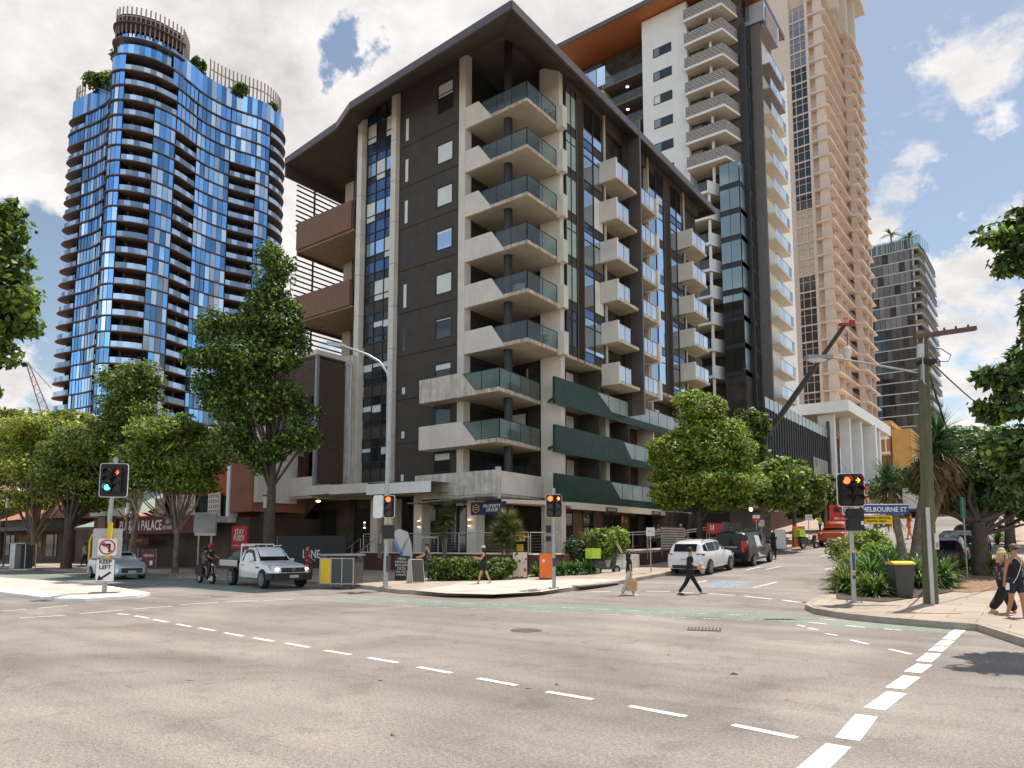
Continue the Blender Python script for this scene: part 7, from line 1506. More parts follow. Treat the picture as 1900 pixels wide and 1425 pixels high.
def wheels(t, sh, axles, r, w_=.21, m='rim'):
    ar = MB()
    for x in axles:
        for sg in (-1, 1):
            y = sg*(sh.side(x, r)-.005)
            k = 18; V = [(x, y+sg*.016, r)]+[(x+(r*1.17)*math.cos(2*math.pi*i/k), y+sg*.016, max(.12, r+(r*1.17)*math.sin(2*math.pi*i/k))) for i in range(k)]
            ar.add(V, [((0, 1+i, 1+(i+1) % k) if sg > 0 else (0, 1+(i+1) % k, 1+i)) for i in range(k)], 'plastic_dark')
            wo = bpy.data.objects.new('wheel', None); COL.objects.link(wo); wo.parent = t; wo.location = (x, y-sg*(w_/2-.045), r)
            b = MB(); b.tube([(0, -w_/2, 0), (0, -w_/2+.03, 0), (0, w_/2-.03, 0), (0, w_/2, 0)], [r*.93, r, r, r*.93], 'tyre', 24); b.build('tyre', wo, smooth=50)
            b = MB(); b.tube([(0, sg*(w_/2-.02), 0), (0, sg*(w_/2+.006), 0)], r*.66, 'plastic_dark', 20); b.tube([(0, sg*(w_/2+.0), 0), (0, sg*(w_/2+.016), 0)], r*.16, m, 10)
            for i in range(5 if m == 'rim' else 8):
                a = 2*math.pi*i/(5 if m == 'rim' else 8); b.obox((r*.37*math.cos(a), sg*(w_/2+.012), r*.37*math.sin(a)), (r*.60, .016, .05), 0, m, roll=-a)
            V = []; k = 24
            for i in range(k): a = 2*math.pi*i/k; V += [(r*.70*math.cos(a), sg*(w_/2+.014), r*.70*math.sin(a)), (r*.60*math.cos(a), sg*(w_/2+.014), r*.60*math.sin(a))]
            b.add(V, [((2*i, 2*((i+1) % k), 2*((i+1) % k)+1, 2*i+1)) for i in range(k)], m); b.build('rim', wo)
    ar.build('wheel_arch', t)
def mirrors(t, sh, x, z, m):
    for sg in (-1, 1): b = MB(); b.ball((x, sg*(sh.side(x, z)+.13), z), (.07, .12, .075), m, 8, 6); b.build('mirror', t, smooth=60)
def plate(t, x, z, face, txt, y=0):
    b = MB(); b.box(x-.01, y-.19, z-.055, x+.01, y+.19, z+.055, 'offwhite'); o_ = b.build('number_plate', t); text(o_, txt, .085, 'dkgreen' if 0 else 'navy', (x+face*.012, y, z), (math.pi/2, 0, math.pi/2*face), ext=.001)
def car(label, x, y, rz, paint, kind, plate_txt=('', ''), slope=0, name='parked_car', cat='car', group=None, z=None, rim='rim', extra=None):
    zz_ = float(gz(x, y)) if z is None else z; t = thing(name, label, cat, (x, y, zz_), rz, group); t.rotation_euler = (0, -math.atan(slope), rz)
    if kind == 'wagon':
        st = [(-2.25,.42,.80,.84,.70,.66,.60),(-2.18,.26,.88,.98,.82,.80,.66),(-1.95,.22,.92,1.34,.86,.84,.64),(-1.5,.20,.93,1.44,.87,.86,.66),(-.2,.19,.93,1.47,.88,.87,.67),(.35,.19,.94,1.42,.88,.87,.66),(.75,.20,.95,1.18,.88,.86,.68),(1.10,.20,.93,.98,.88,.84,.74),(1.7,.20,.86,.90,.87,.82,.70),(2.1,.22,.74,.80,.82,.76,.62),(2.28,.30,.60,.64,.66,.62,.5)]; ax = (-1.35, 1.32); r = .31
        wins = [[(-1.98,1.0),(-1.45,.99),(-1.45,1.36),(-1.82,1.30)],[(-1.38,.99),(-.52,.99),(-.52,1.40),(-1.38,1.37)],[(-.45,.99),(.62,1.0),(.28,1.32),(.05,1.38),(-.45,1.40)]]; ws = (1.02, .98, .42, 1.38); rs_ = (-2.16, .98, -1.96, 1.30)
        tl = (-2.12, .72, .90); hl = (2.02, .62, .78)
    elif kind == 'suv':
        st = [(-2.3,.50,.90,.95,.78,.76,.62),(-2.2,.30,1.04,1.10,.90,.88,.72),(-2.0,.28,1.08,1.52,.93,.90,.68),(-1.5,.27,1.09,1.64,.94,.92,.68),(-.3,.26,1.08,1.68,.94,.92,.68),(.3,.26,1.08,1.62,.94,.92,.68),(.8,.27,1.08,1.30,.94,.90,.72),(1.12,.28,1.05,1.10,.94,.88,.78),(1.8,.30,.98,1.02,.92,.86,.74),(2.15,.32,.84,.90,.84,.78,.66),(2.32,.40,.70,.74,.68,.64,.5)]; ax = (-1.40, 1.40); r = .36
        wins = [[(-1.98,1.18),(-1.52,1.14),(-1.52,1.50),(-1.85,1.44)],[(-1.44,1.14),(-.45,1.13),(-.45,1.56),(-1.44,1.53)],[(-.38,1.13),(.66,1.14),(.30,1.50),(.05,1.56),(-.38,1.57)]]; ws = (1.05, 1.12, .40, 1.56); rs_ = (-2.22, 1.14, -2.02, 1.50)
        tl = (-2.18, .88, 1.06); hl = (2.08, .68, .86)
    elif kind == 'van':
        st = [(-2.5,.50,1.0,1.10,.84,.84,.74),(-2.42,.30,1.12,1.86,.92,.91,.78),(-2.3,.28,1.14,1.92,.94,.93,.80),(-1.0,.26,1.14,1.95,.95,.94,.80),(.8,.26,1.12,1.90,.95,.94,.78),(1.25,.27,1.08,1.62,.95,.92,.76),(1.75,.28,1.02,1.12,.95,.90,.78),(2.2,.30,.92,.98,.90,.84,.70),(2.5,.42,.72,.76,.72,.68,.55)]; ax = (-1.5, 1.6); r = .34
        wins = [[(-2.2,1.22),(-1.2,1.2),(-1.2,1.72),(-2.1,1.74)],[(-.02,1.18),(.0,1.70),(.85,1.66),(1.3,1.36),(1.45,1.16)]]; ws = (1.72, 1.14, .95, 1.80); rs_ = (-2.50, 1.20, -2.44, 1.78)
        tl = (-2.44, .85, 1.45); hl = (2.22, .68, .90)
    elif kind == 'pickup':
        st = [(-2.6,.55,1.02,1.06,.84,.84,.80),(-2.5,.42,1.08,1.10,.90,.90,.84),(-1.0,.40,1.08,1.12,.92,.91,.84),(-.95,.38,1.08,1.62,.92,.90,.66),(-.5,.36,1.08,1.76,.92,.90,.66),(.5,.36,1.08,1.76,.92,.90,.66),(1.15,.36,1.08,1.18,.92,.88,.74),(1.9,.38,1.02,1.06,.92,.86,.72),(2.4,.40,.88,.94,.86,.80,.66),(2.6,.50,.74,.78,.70,.66,.52)]; ax = (-1.55, 1.55); r = .39
        wins = [[(-.85,1.16),(-.1,1.15),(-.1,1.62),(-.7,1.60)],[(-.02,1.15),(1.0,1.15),(.5,1.62),(-.02,1.64)]]; ws = (1.12, 1.16, .58, 1.66); rs_ = (-.99, 1.16, -.93, 1.58)
        tl = (-2.5, .78, 1.02); hl = (2.3, .72, .92)
    elif kind == 'hatch':
        st = [(-1.9,.42,.86,.90,.70,.68,.60),(-1.8,.26,.96,1.22,.82,.80,.62),(-1.5,.22,.98,1.42,.84,.82,.62),(0,.2,.96,1.48,.85,.83,.62),(.5,.2,.95,1.36,.85,.83,.62),(1.0,.2,.93,1.0,.85,.82,.66),(1.6,.24,.80,.86,.82,.76,.6),(1.95,.34,.6,.66,.66,.6,.5)]; ax = (-1.2, 1.2); r = .30
        wins = [[(-1.5,1.04),(-.4,1.02),(-.4,1.38),(-1.3,1.34)],[(-.32,1.02),(.75,1.02),(.35,1.34),(-.32,1.40)]]; ws = (.98, 1.0, .52, 1.32); rs_ = (-1.86, 1.0, -1.58, 1.36); tl = (-1.8, .76, .98); hl = (1.75, .6, .74)
    sh = Shell(st); sh.mesh(paint).build('body', t, smooth=38)
    g = MB()
    for w0 in wins: g = MB(); sh.panel(g, w0, 'car_glass'); g.build('side_window', t)
    g = MB(); sh.cross(g, ws[0], ws[1], ws[2], ws[3], 'car_glass', .12); g.build('windscreen', t); g = MB(); sh.cross(g, rs_[0], rs_[1], rs_[2], rs_[3], 'car_glass', .12); g.build('rear_window', t)
    wheels(t, sh, ax, r, m=rim)
    x_, z0, z1 = tl
    for sg in (-1, 1):
        yy = sh.side(x_, (z0+z1)/2); b = MB(); b.add([(x_-.10, sg*(yy-.26), z0), (x_-.10, sg*(yy-.26), z1), (x_-.03, sg*(yy-.0), z1), (x_-.03, sg*(yy+.004), z0), (x_+.22, sg*(sh.side(x_+.22, z1)+.012), z1-.02), (x_+.20, sg*(sh.side(x_+.2, z0)+.012), z0+.04)], [(0, 1, 2, 3), (3, 2, 4, 5), (3, 2, 1, 0), (5, 4, 2, 3)], 'tail_red'); b.build('tail_light', t)
        xh, h0, h1 = hl; yy = sh.side(xh, h0); b = MB(); b.add([(xh+.16, sg*(yy-.34), h0), (xh+.14, sg*(yy-.34), h1-.03), (xh+.04, sg*(yy-.03), h1), (xh+.05, sg*(yy-.0), h0+.02), (xh-.28, sg*(sh.side(xh-.28, h1)+.012), h1+.02), (xh-.1, sg*(sh.side(xh-.1, h0)+.012), h0+.05)], [(0, 1, 2, 3), (3, 2, 4, 5), (3, 2, 1, 0), (5, 4, 2, 3)], 'head_lens'); b.build('headlight', t)
    mirrors(t, sh, ws[0]-.32, ws[1]+.06, paint if paint != 'car_white' else 'plastic_dark')
    xr, xf = st[0][0], st[-1][0]
    b = MB(); b.box(xr-.03, -.62, .34, xr+.10, .62, .50, 'plastic_dark'); b.build('rear_bumper', t); b = MB(); b.box(xf-.12, -.5, .36, xf+.015, .5, .60, 'plastic_dark'); b.box(xf-.03, -.42, .46, xf+.03, .42, .49, 'chrome'); b.build('grille', t)
    if plate_txt[0]: plate(t, xr-.045 if kind != 'van' else xr-.02, .62 if kind not in ('suv', 'van') else .78, -1, plate_txt[0])
    if plate_txt[1]: plate(t, xf+.04, .42, 1, plate_txt[1])
    b = MB()
    for xx in (-.42, .62 if kind != 'van' else 1.0, -1.42):
        for sg in (-1, 1): 
            z0, z1 = .38, ws[1]; V = [(xx-.006, sg*(sh.side(xx, z0)+.005), z0), (xx+.006, sg*(sh.side(xx, z0)+.005), z0), (xx+.006, sg*(sh.side(xx, z1)+.005), z1), (xx-.006, sg*(sh.side(xx, z1)+.005), z1)]; b.add(V, [(0, 1, 2, 3), (3, 2, 1, 0)], 'black')
    b.build('door_seam', t)
    for xx in (-.62, .30):
        b = MB()
        for sg in (-1, 1): b.box(xx-.0, sg*(sh.side(xx, .9)+.0), ws[1]-.14, xx+.16, sg*(sh.side(xx, .9)+.03), ws[1]-.11, paint if paint != 'car_white' else 'lgrey')
        b.build('door_handle', t)
    if extra: extra(t, sh)
    return t
car('silver grey station wagon driving past behind the KEEP LEFT sign', -40.4, 18.0, R_(-6), 'car_silver', 'wagon', ('', '813 YZE'), name='station_wagon')
def suv_x(t, sh):
    b = MB()
    for sg in (-1, 1): b.tube([(-1.7, sg*.66, 1.63), (-1.5, sg*.67, 1.70), (.1, sg*.67, 1.72), (.35, sg*.66, 1.62)], .022, 'dgrey', 6)
    b.build('roof_rail', t)
car('white family SUV parked by the kerb under the rounded tree, seen from behind', -13.95, 34.85, R_(90), 'car_white', 'suv', ('628 XPR', ''), .045, extra=suv_x)
def van_x(t, sh):
    b = MB(); sh.panel(b, [(-.55,.45),(2.15,.42),(2.1,.85),(1.7,1.0),(-.05,1.08),(-.2,1.62),(-1.0,1.70),(-.9,1.1)], 'car_white', .010); b.build('white_side_panel', t)
    g = MB(); sh.panel(g, [(-.02,1.18),(.0,1.70),(.85,1.66),(1.3,1.36),(1.45,1.16)], 'car_glass', .014); g.build('side_window', t)
    text(t, 'SERVICE', .22, 'dgrey', (.35, -.975, .82), (math.pi/2, 0, 0), ext=.002); text(t, 'MOBILE REPAIRS', .10, 'white', (-2.52, 0, 1.12), (math.pi/2, 0, -math.pi/2), ext=.002)
    b = MB()
    for sg in (-1, 1): b.tube([(-2.1, sg*.66, 2.02), (.8, sg*.66, 2.04)], .02, 'dgrey', 6); b.box(-2.0, sg*.6, 1.9, -1.95, sg*.66, 2.03, 'dgrey'); b.box(.6, sg*.6, 1.88, .65, sg*.66, 2.03, 'dgrey')
    b.build('roof_rack', t)
car('black delivery van with white front side panels parked ahead of the white SUV', -13.7, 40.6, R_(91), 'car_black', 'van', ('XJ 42 KT', ''), .06, name='parked_van', cat='van', extra=van_x)
car('orange utility seen from behind beside the delivery scooter', -12.4, 57.6, R_(92), 'car_orange', 'pickup', ('917 ZQL', ''), .085, name='utility_truck', cat='ute')
car('silver utility parked beyond the orange one', -12.2, 64.5, R_(92), 'car_silver', 'pickup', ('', ''), .09, name='utility_truck', cat='ute')
car('small white hatchback driving up the hill between the power pole and the fig', -8.0, 98, R_(91), 'car_white', 'hatch', ('', ''), .10, name='hatchback')
car('dark grey SUV parked nearest the power pole behind the garden bed', -3.65, 38.2, R_(91), 'car_dark', 'suv', ('274 LKM', ''), .05, extra=suv_x)
car('black SUV second in the row of parked cars behind the garden bed', -3.55, 44.0, R_(91), 'car_black', 'suv', ('', ''), .06)
car('dark utility third in the row of parked cars on the right', -3.45, 50.0, R_(91), 'car_black', 'pickup', ('', ''), .07, name='utility_truck', cat='ute')
car('dark car crossing at the hill crest left of the distant signal', -9.4, 112, R_(170), 'car_dark', 'hatch', ('', ''), 0)
t = thing('box_truck', 'small white box truck on the hill behind the leaning yucca', 'truck', (-10.8, 88, float(gz(-10.8, 88))), R_(91)); b = MB(); b.box(-2.4, -1.0, .7, 1.0, 1.0, 2.9, 'offwhite'); b.build('box_body', t); b = MB(); b.xprism([(1.1,-.95,.5),(2.6,-.95,.5),(2.6,-.95,1.3),(2.2,-.95,2.1),(1.1,-.95,2.15)], (0,0,0), (0,1.9,0), 'offwhite'); b.build('cab', t); b = MB()
for xx in (-1.6, 1.8): b.tube([(xx, -1.0, .4), (xx, 1.0, .4)], .4, 'tyre', 16)
b.box(-2.4, -.9, .4, 2.4, .9, .7, 'dgrey'); b.build('chassis', t)
# ---- white tray-back ute
t = thing('tray_ute', 'white single cab ute with dark tray load waiting beside the street bins', 'ute', (-27.75, 18.75, 0), R_(-9))
st = [(-.85,.42,1.02,1.10,.88,.87,.70),(-.80,.38,1.04,1.66,.90,.88,.66),(-.45,.36,1.05,1.74,.90,.88,.66),(.15,.36,1.05,1.72,.90,.88,.66),(.85,.36,1.05,1.14,.90,.86,.74),(1.7,.38,1.0,1.04,.91,.86,.70),(2.2,.40,.88,.94,.90,.82,.66),(2.42,.42,.74,.80,.78,.72,.56),(2.50,.50,.62,.66,.62,.58,.5)]
sh = Shell(st); sh.mesh('car_white').build('cab_body', t, smooth=38); g = MB(); sh.panel(g, [(-.62,1.12),(.72,1.12),(.22,1.60),(-.1,1.64),(-.55,1.64)], 'car_glass'); g.build('side_window', t); g = MB(); sh.cross(g, .86, 1.12, .22, 1.64, 'car_glass', .10); g.build('windscreen', t)
wheels(t, sh, (1.55,), .38, .24, 'grey_steel')
b = MB(); b.xprism([(1.98,-.93,.40),(2.62,-.70,.40),(2.60,-.70,.70),(2.30,-.88,.74),(1.98,-.93,.74)], (0,0,0), (.0001,1.0,0), 'plastic_dark') if 0 else b.box(2.36, -.80, .36, 2.60, .80, .66, 'plastic_dark')
for sg in (-1, 1): b.box(1.98, sg*.80, .38, 2.40, sg*.93, .66, 'plastic_dark')
b.build('bumper', t, smooth=30); b = MB(); b.box(2.44, -.52, .70, 2.53, .52, .88, 'plastic_dark'); 
for z in (.74, .80, .86): b.box(2.50, -.50, z, 2.545, .50, z+.018, 'dgrey')
b.tube([(2.54, 0, .80), (2.56, 0, .80)], .07, 'chrome', 14); b.tube([(2.555, 0, .80), (2.565, 0, .80)], .05, 'plastic_dark', 14); b.build('grille', t)
for sg in (-1, 1):
    b = MB(); b.add([(2.50, sg*.52, .72), (2.47, sg*.52, .90), (2.20, sg*.84, .96), (2.26, sg*.86, .78), (1.95, sg*.885, .98)], [(0, 1, 2, 3), (3, 2, 4), (3, 2, 1, 0), (4, 2, 3)], 'head_lens'); b.ball((2.42, sg*.66, .83), (.07, .09, .05), 'head_lit', 8, 6); b.build('headlight', t)
mirrors(t, sh, .52, 1.16, 'car_white'); plate(t, 2.62, .52, 1, '073 UHT')
b = MB()
for sg in (-1, 1):
    for xx in (-.66, .70): b.add([(xx-.006, sg*(sh.side(xx, .45)+.006), .45), (xx+.006, sg*(sh.side(xx, .45)+.006), .45), (xx+.006, sg*(sh.side(xx, 1.05)+.006), 1.05), (xx-.006, sg*(sh.side(xx, 1.05)+.006), 1.05)], [(0, 1, 2, 3), (3, 2, 1, 0)], 'black')
    b.box(-.55, sg*.89, .93, -.38, sg*.915, .97, 'plastic_dark'); b.box(.9, sg*.88, .84, 1.15, sg*.925, .90, 'dgrey')
b.build('door_trim', t)
b = MB(); b.box(-2.95, -.92, .80, -.95, .92, .88, 'plastic_dark'); b.box(-2.6, -.4, .5, -.8, .4, .8, 'plastic_dark'); b.build('tray', t); b = MB()
for sg in (-1, 1): b.box(-2.95, sg*.90, .88, -1.0, sg*.93, 1.15, 'lgrey')
b.build('tray_side', t); b = MB()
for sg in (-1, 1):
    b.tube([(-.98, sg*.78, .88), (-.93, sg*.75, 1.85)], .03, 'white', 6)
b.tube([(-.93, -.75, 1.85), (-.93, .75, 1.85)], .03, 'white', 6); b.tube([(-.93, -.75, 1.78), (.1, -.62, 1.80)], .02, 'white', 6); b.tube([(-.93, .75, 1.78), (.1, .62, 1.80)], .02, 'white', 6)
for q in (-.4, 0, .4): b.tube([(-.96, q, .9), (-.93, q, 1.85)], .015, 'white', 5)
b.build('headboard', t)
ar = Shell([(-3,.4,.9,.95,.86,.86,.8),(-.9,.4,.9,.95,.86,.86,.8)]); wheels(t, ar, (-1.75,), .38, .24, 'grey_steel')
ld = thing('tarped_load', 'dark netted load tied down on the tray of the white ute', 'load', (-29.6, 19.05, .88), R_(-9)); b = MB(); 
rg = np.random.default_rng(5)
for i in range(9): b.ball((rg.uniform(-.7, .7), rg.uniform(-.5, .5), rg.uniform(.25, .50)), (rg.uniform(.4, .6), rg.uniform(.35, .5), rg.uniform(.22, .38)), 'cloth_grey', 10, 7)
b.build('tarpaulin', ld, smooth=80); b = MB(); b.box(-.6, -.75, 0, .3, -.5, .28, 'tan_bag'); b.build('carton', ld)
# ---- scooters and motorcycles
def scooter(label, x, y, rz, m='black', box=None, group=None, slope=0, name='motor_scooter'):
    t = thing(name, label, 'scooter', (x, y, float(gz(x, y))), rz, group)
    for xx in (-.62, .62): b = MB(); b.tube([(xx, -.05, .25), (xx, .05, .25)], .25, 'tyre', 18); b.tube([(xx, -.055, .25), (xx, .055, .25)], .14, 'rim', 12); b.build('wheel', t)
    b = MB(); b.xprism([(-.95,-.13,.45),(-.55,-.13,.36),(-.15,-.13,.30),(.30,-.13,.30),(.45,-.13,.42),(.60,-.13,.95),(.48,-.13,.98),(.28,-.13,.40),(-.10,-.13,.42),(-.22,-.13,.74),(-.9,-.13,.76)], (0,0,0), (0,.26,0), m); b.build('body', t)
    b = MB(); b.xprism([(-.88,-.12,.76),(-.20,-.12,.74),(-.15,-.12,.80),(-.85,-.12,.86)], (0,0,0), (0,.24,0), 'black'); b.build('seat', t)
    b = MB(); b.tube([(.62, 0, .25), (.55, 0, .7), (.46, 0, 1.02)], .03, 'grey_steel', 6); b.tube([(.42, -.32, 1.05), (.48, 0, 1.0), (.42, .32, 1.05)], .018, 'black', 6); b.ball((.62, 0, .88), (.07, .08, .08), 'head_lens', 8, 6); b.build('handlebar', t)
    for sg in (-1, 1): b = MB(); b.tube([(.44, sg*.2, 1.04), (.42, sg*.28, 1.2)], .008, 'black', 4); b.ball((.42, sg*.28, 1.24), (.02, .06, .04), 'dgrey', 6, 5); b.build('mirror', t)
    if box: b = MB(); b.box(-1.15, -.28, .86, -.62, .28, 1.36, box); b.build('delivery_box', t)
    return t
scooter('dark motor scooter with two riders waiting behind the white ute', -31.9, 18.3, R_(-4), 'black')
scooter('parked delivery scooter with lime green box beside the orange utility', -13.4, 53.4, R_(60), 'dgrey', 'lime')
scooter('small scooter with lime delivery box parked on the path behind the woman with the bag', -17.6, 31.4, R_(70), 'dgrey', 'lime')
for i in range(5): scooter('parked motorcycle in the blue and white row past the orange utility', -13.2+.25*i, 70+i*1.25, R_(20), ('skyblue', 'white', 'dgrey', 'skyblue', 'white')[i], None, 'row of parked motorcycles up the hill')
# ================================================================ people
def skin(nodes, edges, rad, sub=1):
    me = bpy.data.meshes.new('s'); me.from_pydata([tuple(n) for n in nodes], edges, []); o = bpy.data.objects.new('s', me); COL.objects.link(o)
    o.modifiers.new('k', 'SKIN'); 
    for i, v in enumerate(me.skin_vertices[0].data):
        r = rad[i]; v.radius = (r, r) if not hasattr(r, '__len__') else r; v.use_root = (i == 0)
    sb_ = o.modifiers.new('u', 'SUBSURF'); sb_.levels = sub; sb_.render_levels = sub
    dg = bpy.context.evaluated_depsgraph_get(); ev = o.evaluated_get(dg); m2 = bpy.data.meshes.new_from_object(ev)
    V = [tuple(v.co) for v in m2.vertices]; F = [tuple(p.vertices) for p in m2.polygons]
    bpy.data.objects.remove(o); bpy.data.meshes.remove(m2); bpy.data.meshes.remove(me); return V, F
def limb(p, l1, a1, l2, a2, side=0.0):
    """two-bone limb in the walking plane; angles from straight down, positive forward (+x)"""
    q = Vector((p[0]+l1*math.sin(a1), p[1]+side*.5, p[2]-l1*math.cos(a1))); s = Vector((q.x+l2*math.sin(a2), q.y+side*.5, q.z-l2*math.cos(a2))); return q, s
def person(label, x, y, rz, H=1.7, legs=((.35, .15), (-.3, -.55)), arms=((.2, .9), (-.2, .3)), top='cloth_black', bottom='cloth_black', skinm='skin', hair='hair_dark', hairlen=0.0, cap=None, shorts=False, dress=False, sleeve=True, shoes='black', bag=None, lean=0.0, head_turn=0.0, z=None, wide=1.0, sit=False, armside=(0.0, 0.0), up=.15, sole=True, flare=1.0, name='person', sleeveless=False):
    zz_ = (float(gz(x, y))+up) if z is None else z
    t = thing(name, label, 'person', (x, y, zz_), rz); s = H/1.75
    hipz = .92*s
    # drop the pelvis so that the lower foot touches the ground
    def foot(a): return .43*s*math.cos(a[0])+.43*s*math.cos(a[1])
    hipz = max(foot(legs[0]), foot(legs[1]))+.075*s if not sit else .62*s
    pel = Vector((0, 0, hipz)); sp = Vector((lean*.3, 0, hipz+.24*s)); ch = Vector((lean*.7, 0, hipz+.44*s)); nk = Vector((lean, 0, hipz+.57*s)); hb = Vector((lean+.01, 0, hipz+.65*s)); hm = Vector((lean+.02, 0, hipz+.73*s)); ht = Vector((lean+.01, 0, hipz+.80*s))
    N_ = [pel, sp, ch, nk, hb, hm, ht]; E_ = [(0, 1), (1, 2), (2, 3), (3, 4), (4, 5), (5, 6)]; Rr = [.12*s, .105*s, .125*s, .058*s, .062*s, .088*s, .07*s]
    J = {}
    for k, sg in enumerate((1, -1)):
        hp = pel+Vector((0, sg*.085*s, -.04*s)); kn, an = limb(hp, .43*s, legs[k][0], .43*s, legs[k][1]); toe = an+Vector((.10*s, sg*.01, -.04*s))
        i = len(N_); N_ += [hp, kn, an, toe]; E_ += [(0, i), (i, i+1), (i+1, i+2), (i+2, i+3)]; Rr += [.088*s, .056*s, .038*s, .035*s]
        shd = ch+Vector((0, sg*.165*s, .055*s)); el, wr = limb(shd+Vector((0, sg*.02, 0)), .28*s, arms[k][0], .25*s, arms[k][1], sg*armside[k]); d = (wr-el).normalized(); hd_ = wr+d*.085*s
        i = len(N_); N_ += [shd, el, wr, hd_]; E_ += [(2, i), (i, i+1), (i+1, i+2), (i+2, i+3)]; Rr += [.052*s, .037*s, .026*s, (.036*s, .018*s)]
        J[sg] = (hp, kn, an, toe, shd, el, wr, hd_, d)
    V, F = skin(N_, E_, Rr, 1); b = MB(); b.add(V, F, skinm)
    for sg in (1, -1):      # five fingers, slightly curled, thumb from the side of the palm
        wr, hd_, d = J[sg][6], J[sg][7], J[sg][8]; sd = Vector((1, 0, 0)) if abs(d.x) < .7 else Vector((0, 0, 1)); sd = (sd-d*sd.dot(d)).normalized(); cu = Vector((0, -sg, 0)); cu = (cu-d*cu.dot(d)).normalized()
        for f_, (o_, l) in enumerate(((-.026, .060), (-.009, .072), (.009, .068), (.025, .052))):
            p0 = hd_+sd*o_*s*1.0-d*.012; p1 = p0+d*l*.5*s+cu*.008*s; p2 = p1+(d*.6+cu*.7).normalized()*l*.5*s; b.tube([p0, p1, p2], [.0095*s, .0085*s, .006*s], skinm, 5)
        p0 = wr+d*.03*s+sd*.028*s; b.tube([p0, p0+sd*.025*s+d*.03*s, p0+sd*.028*s+d*.06*s+cu*.01], [.012*s, .010*s, .007*s], skinm, 5)
    # face: nose, eye hollows, mouth, ears
    c = hm; ct, stn = math.cos(head_turn), math.sin(head_turn)
    def hp_(fx, fy, fz): return (c.x+fx*ct-fy*stn, c.y+fx*stn+fy*ct, c.z+fz)
    b.tube([hp_(.085*s, 0, .012*s), hp_(.108*s, 0, -.022*s)], [.010*s, .016*s], skinm, 6)
    for sg in (1, -1): b.ball(hp_(0, sg*.088*s, -.005*s), (.018*s, .012*s, .03*s), skinm, 6, 5)
    b.build('body', t, smooth=180)
    fb = MB()
    for sg in (1, -1): fb.ball(hp_(.082*s, sg*.032*s, .014*s), .011*s, 'black', 6, 5)
    fb.build('eyes', t); fb = MB(); fb.ball(hp_(.084*s, 0, -.045*s), (.008*s, .022*s, .006*s), 'crimson', 6, 5); fb.build('mouth', t)
    # hair
    hb_ = MB(); hb_.ball((c.x-.018*s*ct, c.y-.018*s*stn, c.z+.030*s), (.098*s, .096*s, .100*s), hair, 12, 9)
    if hairlen: 
        n = 10
        for i in range(n): a = math.pi/2+math.pi*i/(n-1)+head_turn; hb_.tube([(c.x+.07*s*math.cos(a), c.y+.08*s*math.sin(a), c.z+.04*s), (c.x+.10*s*math.cos(a), c.y+.10*s*math.sin(a), c.z-.06*s), (c.x+.11*s*math.cos(a)-.02, c.y+.11*s*math.sin(a), c.z-.06*s-hairlen)], [.04*s, .045*s, .022*s], hair, 6)
    hb_.build('hair', t, smooth=180)
    if cap: cb = MB(); cb.ball((c.x-.01*s, c.y, c.z+.05*s), (.108*s, .104*s, .080*s), cap, 12, 8); cb.obox(hp_(.13*s, 0, .045*s), (.12*s, .15*s, .014), head_turn, cap, roll=.2); cb.build('cap', t, smooth=50)
    # clothes grown round the same joints
    e_ = .020*s; nn = [ch+Vector((0, 0, .03*s)), sp, pel+Vector((0, 0, .04*s)), pel+Vector((0, 0, -.14*s))]; ee = [(0, 1), (1, 2), (2, 3)]; rr = [.142*s*wide, .134*s*wide, .146*s*wide, .150*s*wide]
    nn.append(nk-Vector((0, 0, .035*s))); ee.append((0, 4)); rr.append(.07*s)
    for sg in (1, -1):
        shd, el, wr = J[sg][4], J[sg][5], J[sg][6]; i = len(nn)
        if sleeveless: nn += [shd-Vector((0, sg*.045*s, -.01*s))]; ee += [(0, i)]; rr += [.072*s]
        else:
            stp = shd.lerp(el, .72) if sleeve is True else el.lerp(wr, .8); nn += [shd, shd.lerp(el, .5) if sleeve is True else el, stp]; ee += [(0, i), (i, i+1), (i+1, i+2)]; rr += [.066*s, .058*s, .055*s if sleeve is True else .042*s]
    V, F = skin(nn, ee, rr, 1); q = MB(); q.add(V, F, top); q.build('shirt' if not dress else 'dress_top', t, smooth=180)
    nn = [pel+Vector((0, 0, .12*s))]; ee = []; rr = [.130*s*wide]
    for sg in (1, -1):
        hp, kn, an = J[sg][:3]; i = len(nn)
        if shorts: nn += [hp, hp.lerp(kn, .72)]; ee += [(0, i), (i, i+1)]; rr += [.105*s, .092*s*flare]
        else: nn += [hp, kn, an+Vector((0, 0, .03*s))]; ee += [(0, i), (i, i+1), (i+1, i+2)]; rr += [.105*s*(1+(flare-1)*.3), .078*s*flare, .062*s*flare]
    V, F = skin(nn, ee, rr, 1); q = MB(); q.add(V, F, bottom); q.build('shorts' if shorts else 'trousers', t, smooth=180)
    if dress: q = MB(); q.tube([(0, 0, hipz+.25*s), (0, 0, hipz), (.0, 0, hipz-.25*s), (.0, 0, hipz-.42*s)], [.13*s, .17*s, .21*s, .24*s], bottom, 16); q.build('skirt', t, smooth=60)
    for sg in (1, -1):
        an, toe, kn = J[sg][2], J[sg][3], J[sg][1]; q = MB(); q.ball((an.x+.055*s, an.y, an.z-.045*s), (.150*s, .058*s, .056*s), shoes, 12, 7)
        if sole: q.obox((an.x+.055*s, an.y, an.z-.075*s), (.27*s, .085*s, .022), 0, 'offwhite' if shoes != 'black' or sole == 2 else 'dgrey')
        q.build('shoe', t, smooth=60)
    return t, J, s
def toward(dx, dy): return math.atan2(dy, dx)
RV = math.atan2(.6, .8)            # world heading of "to the right in the photo"
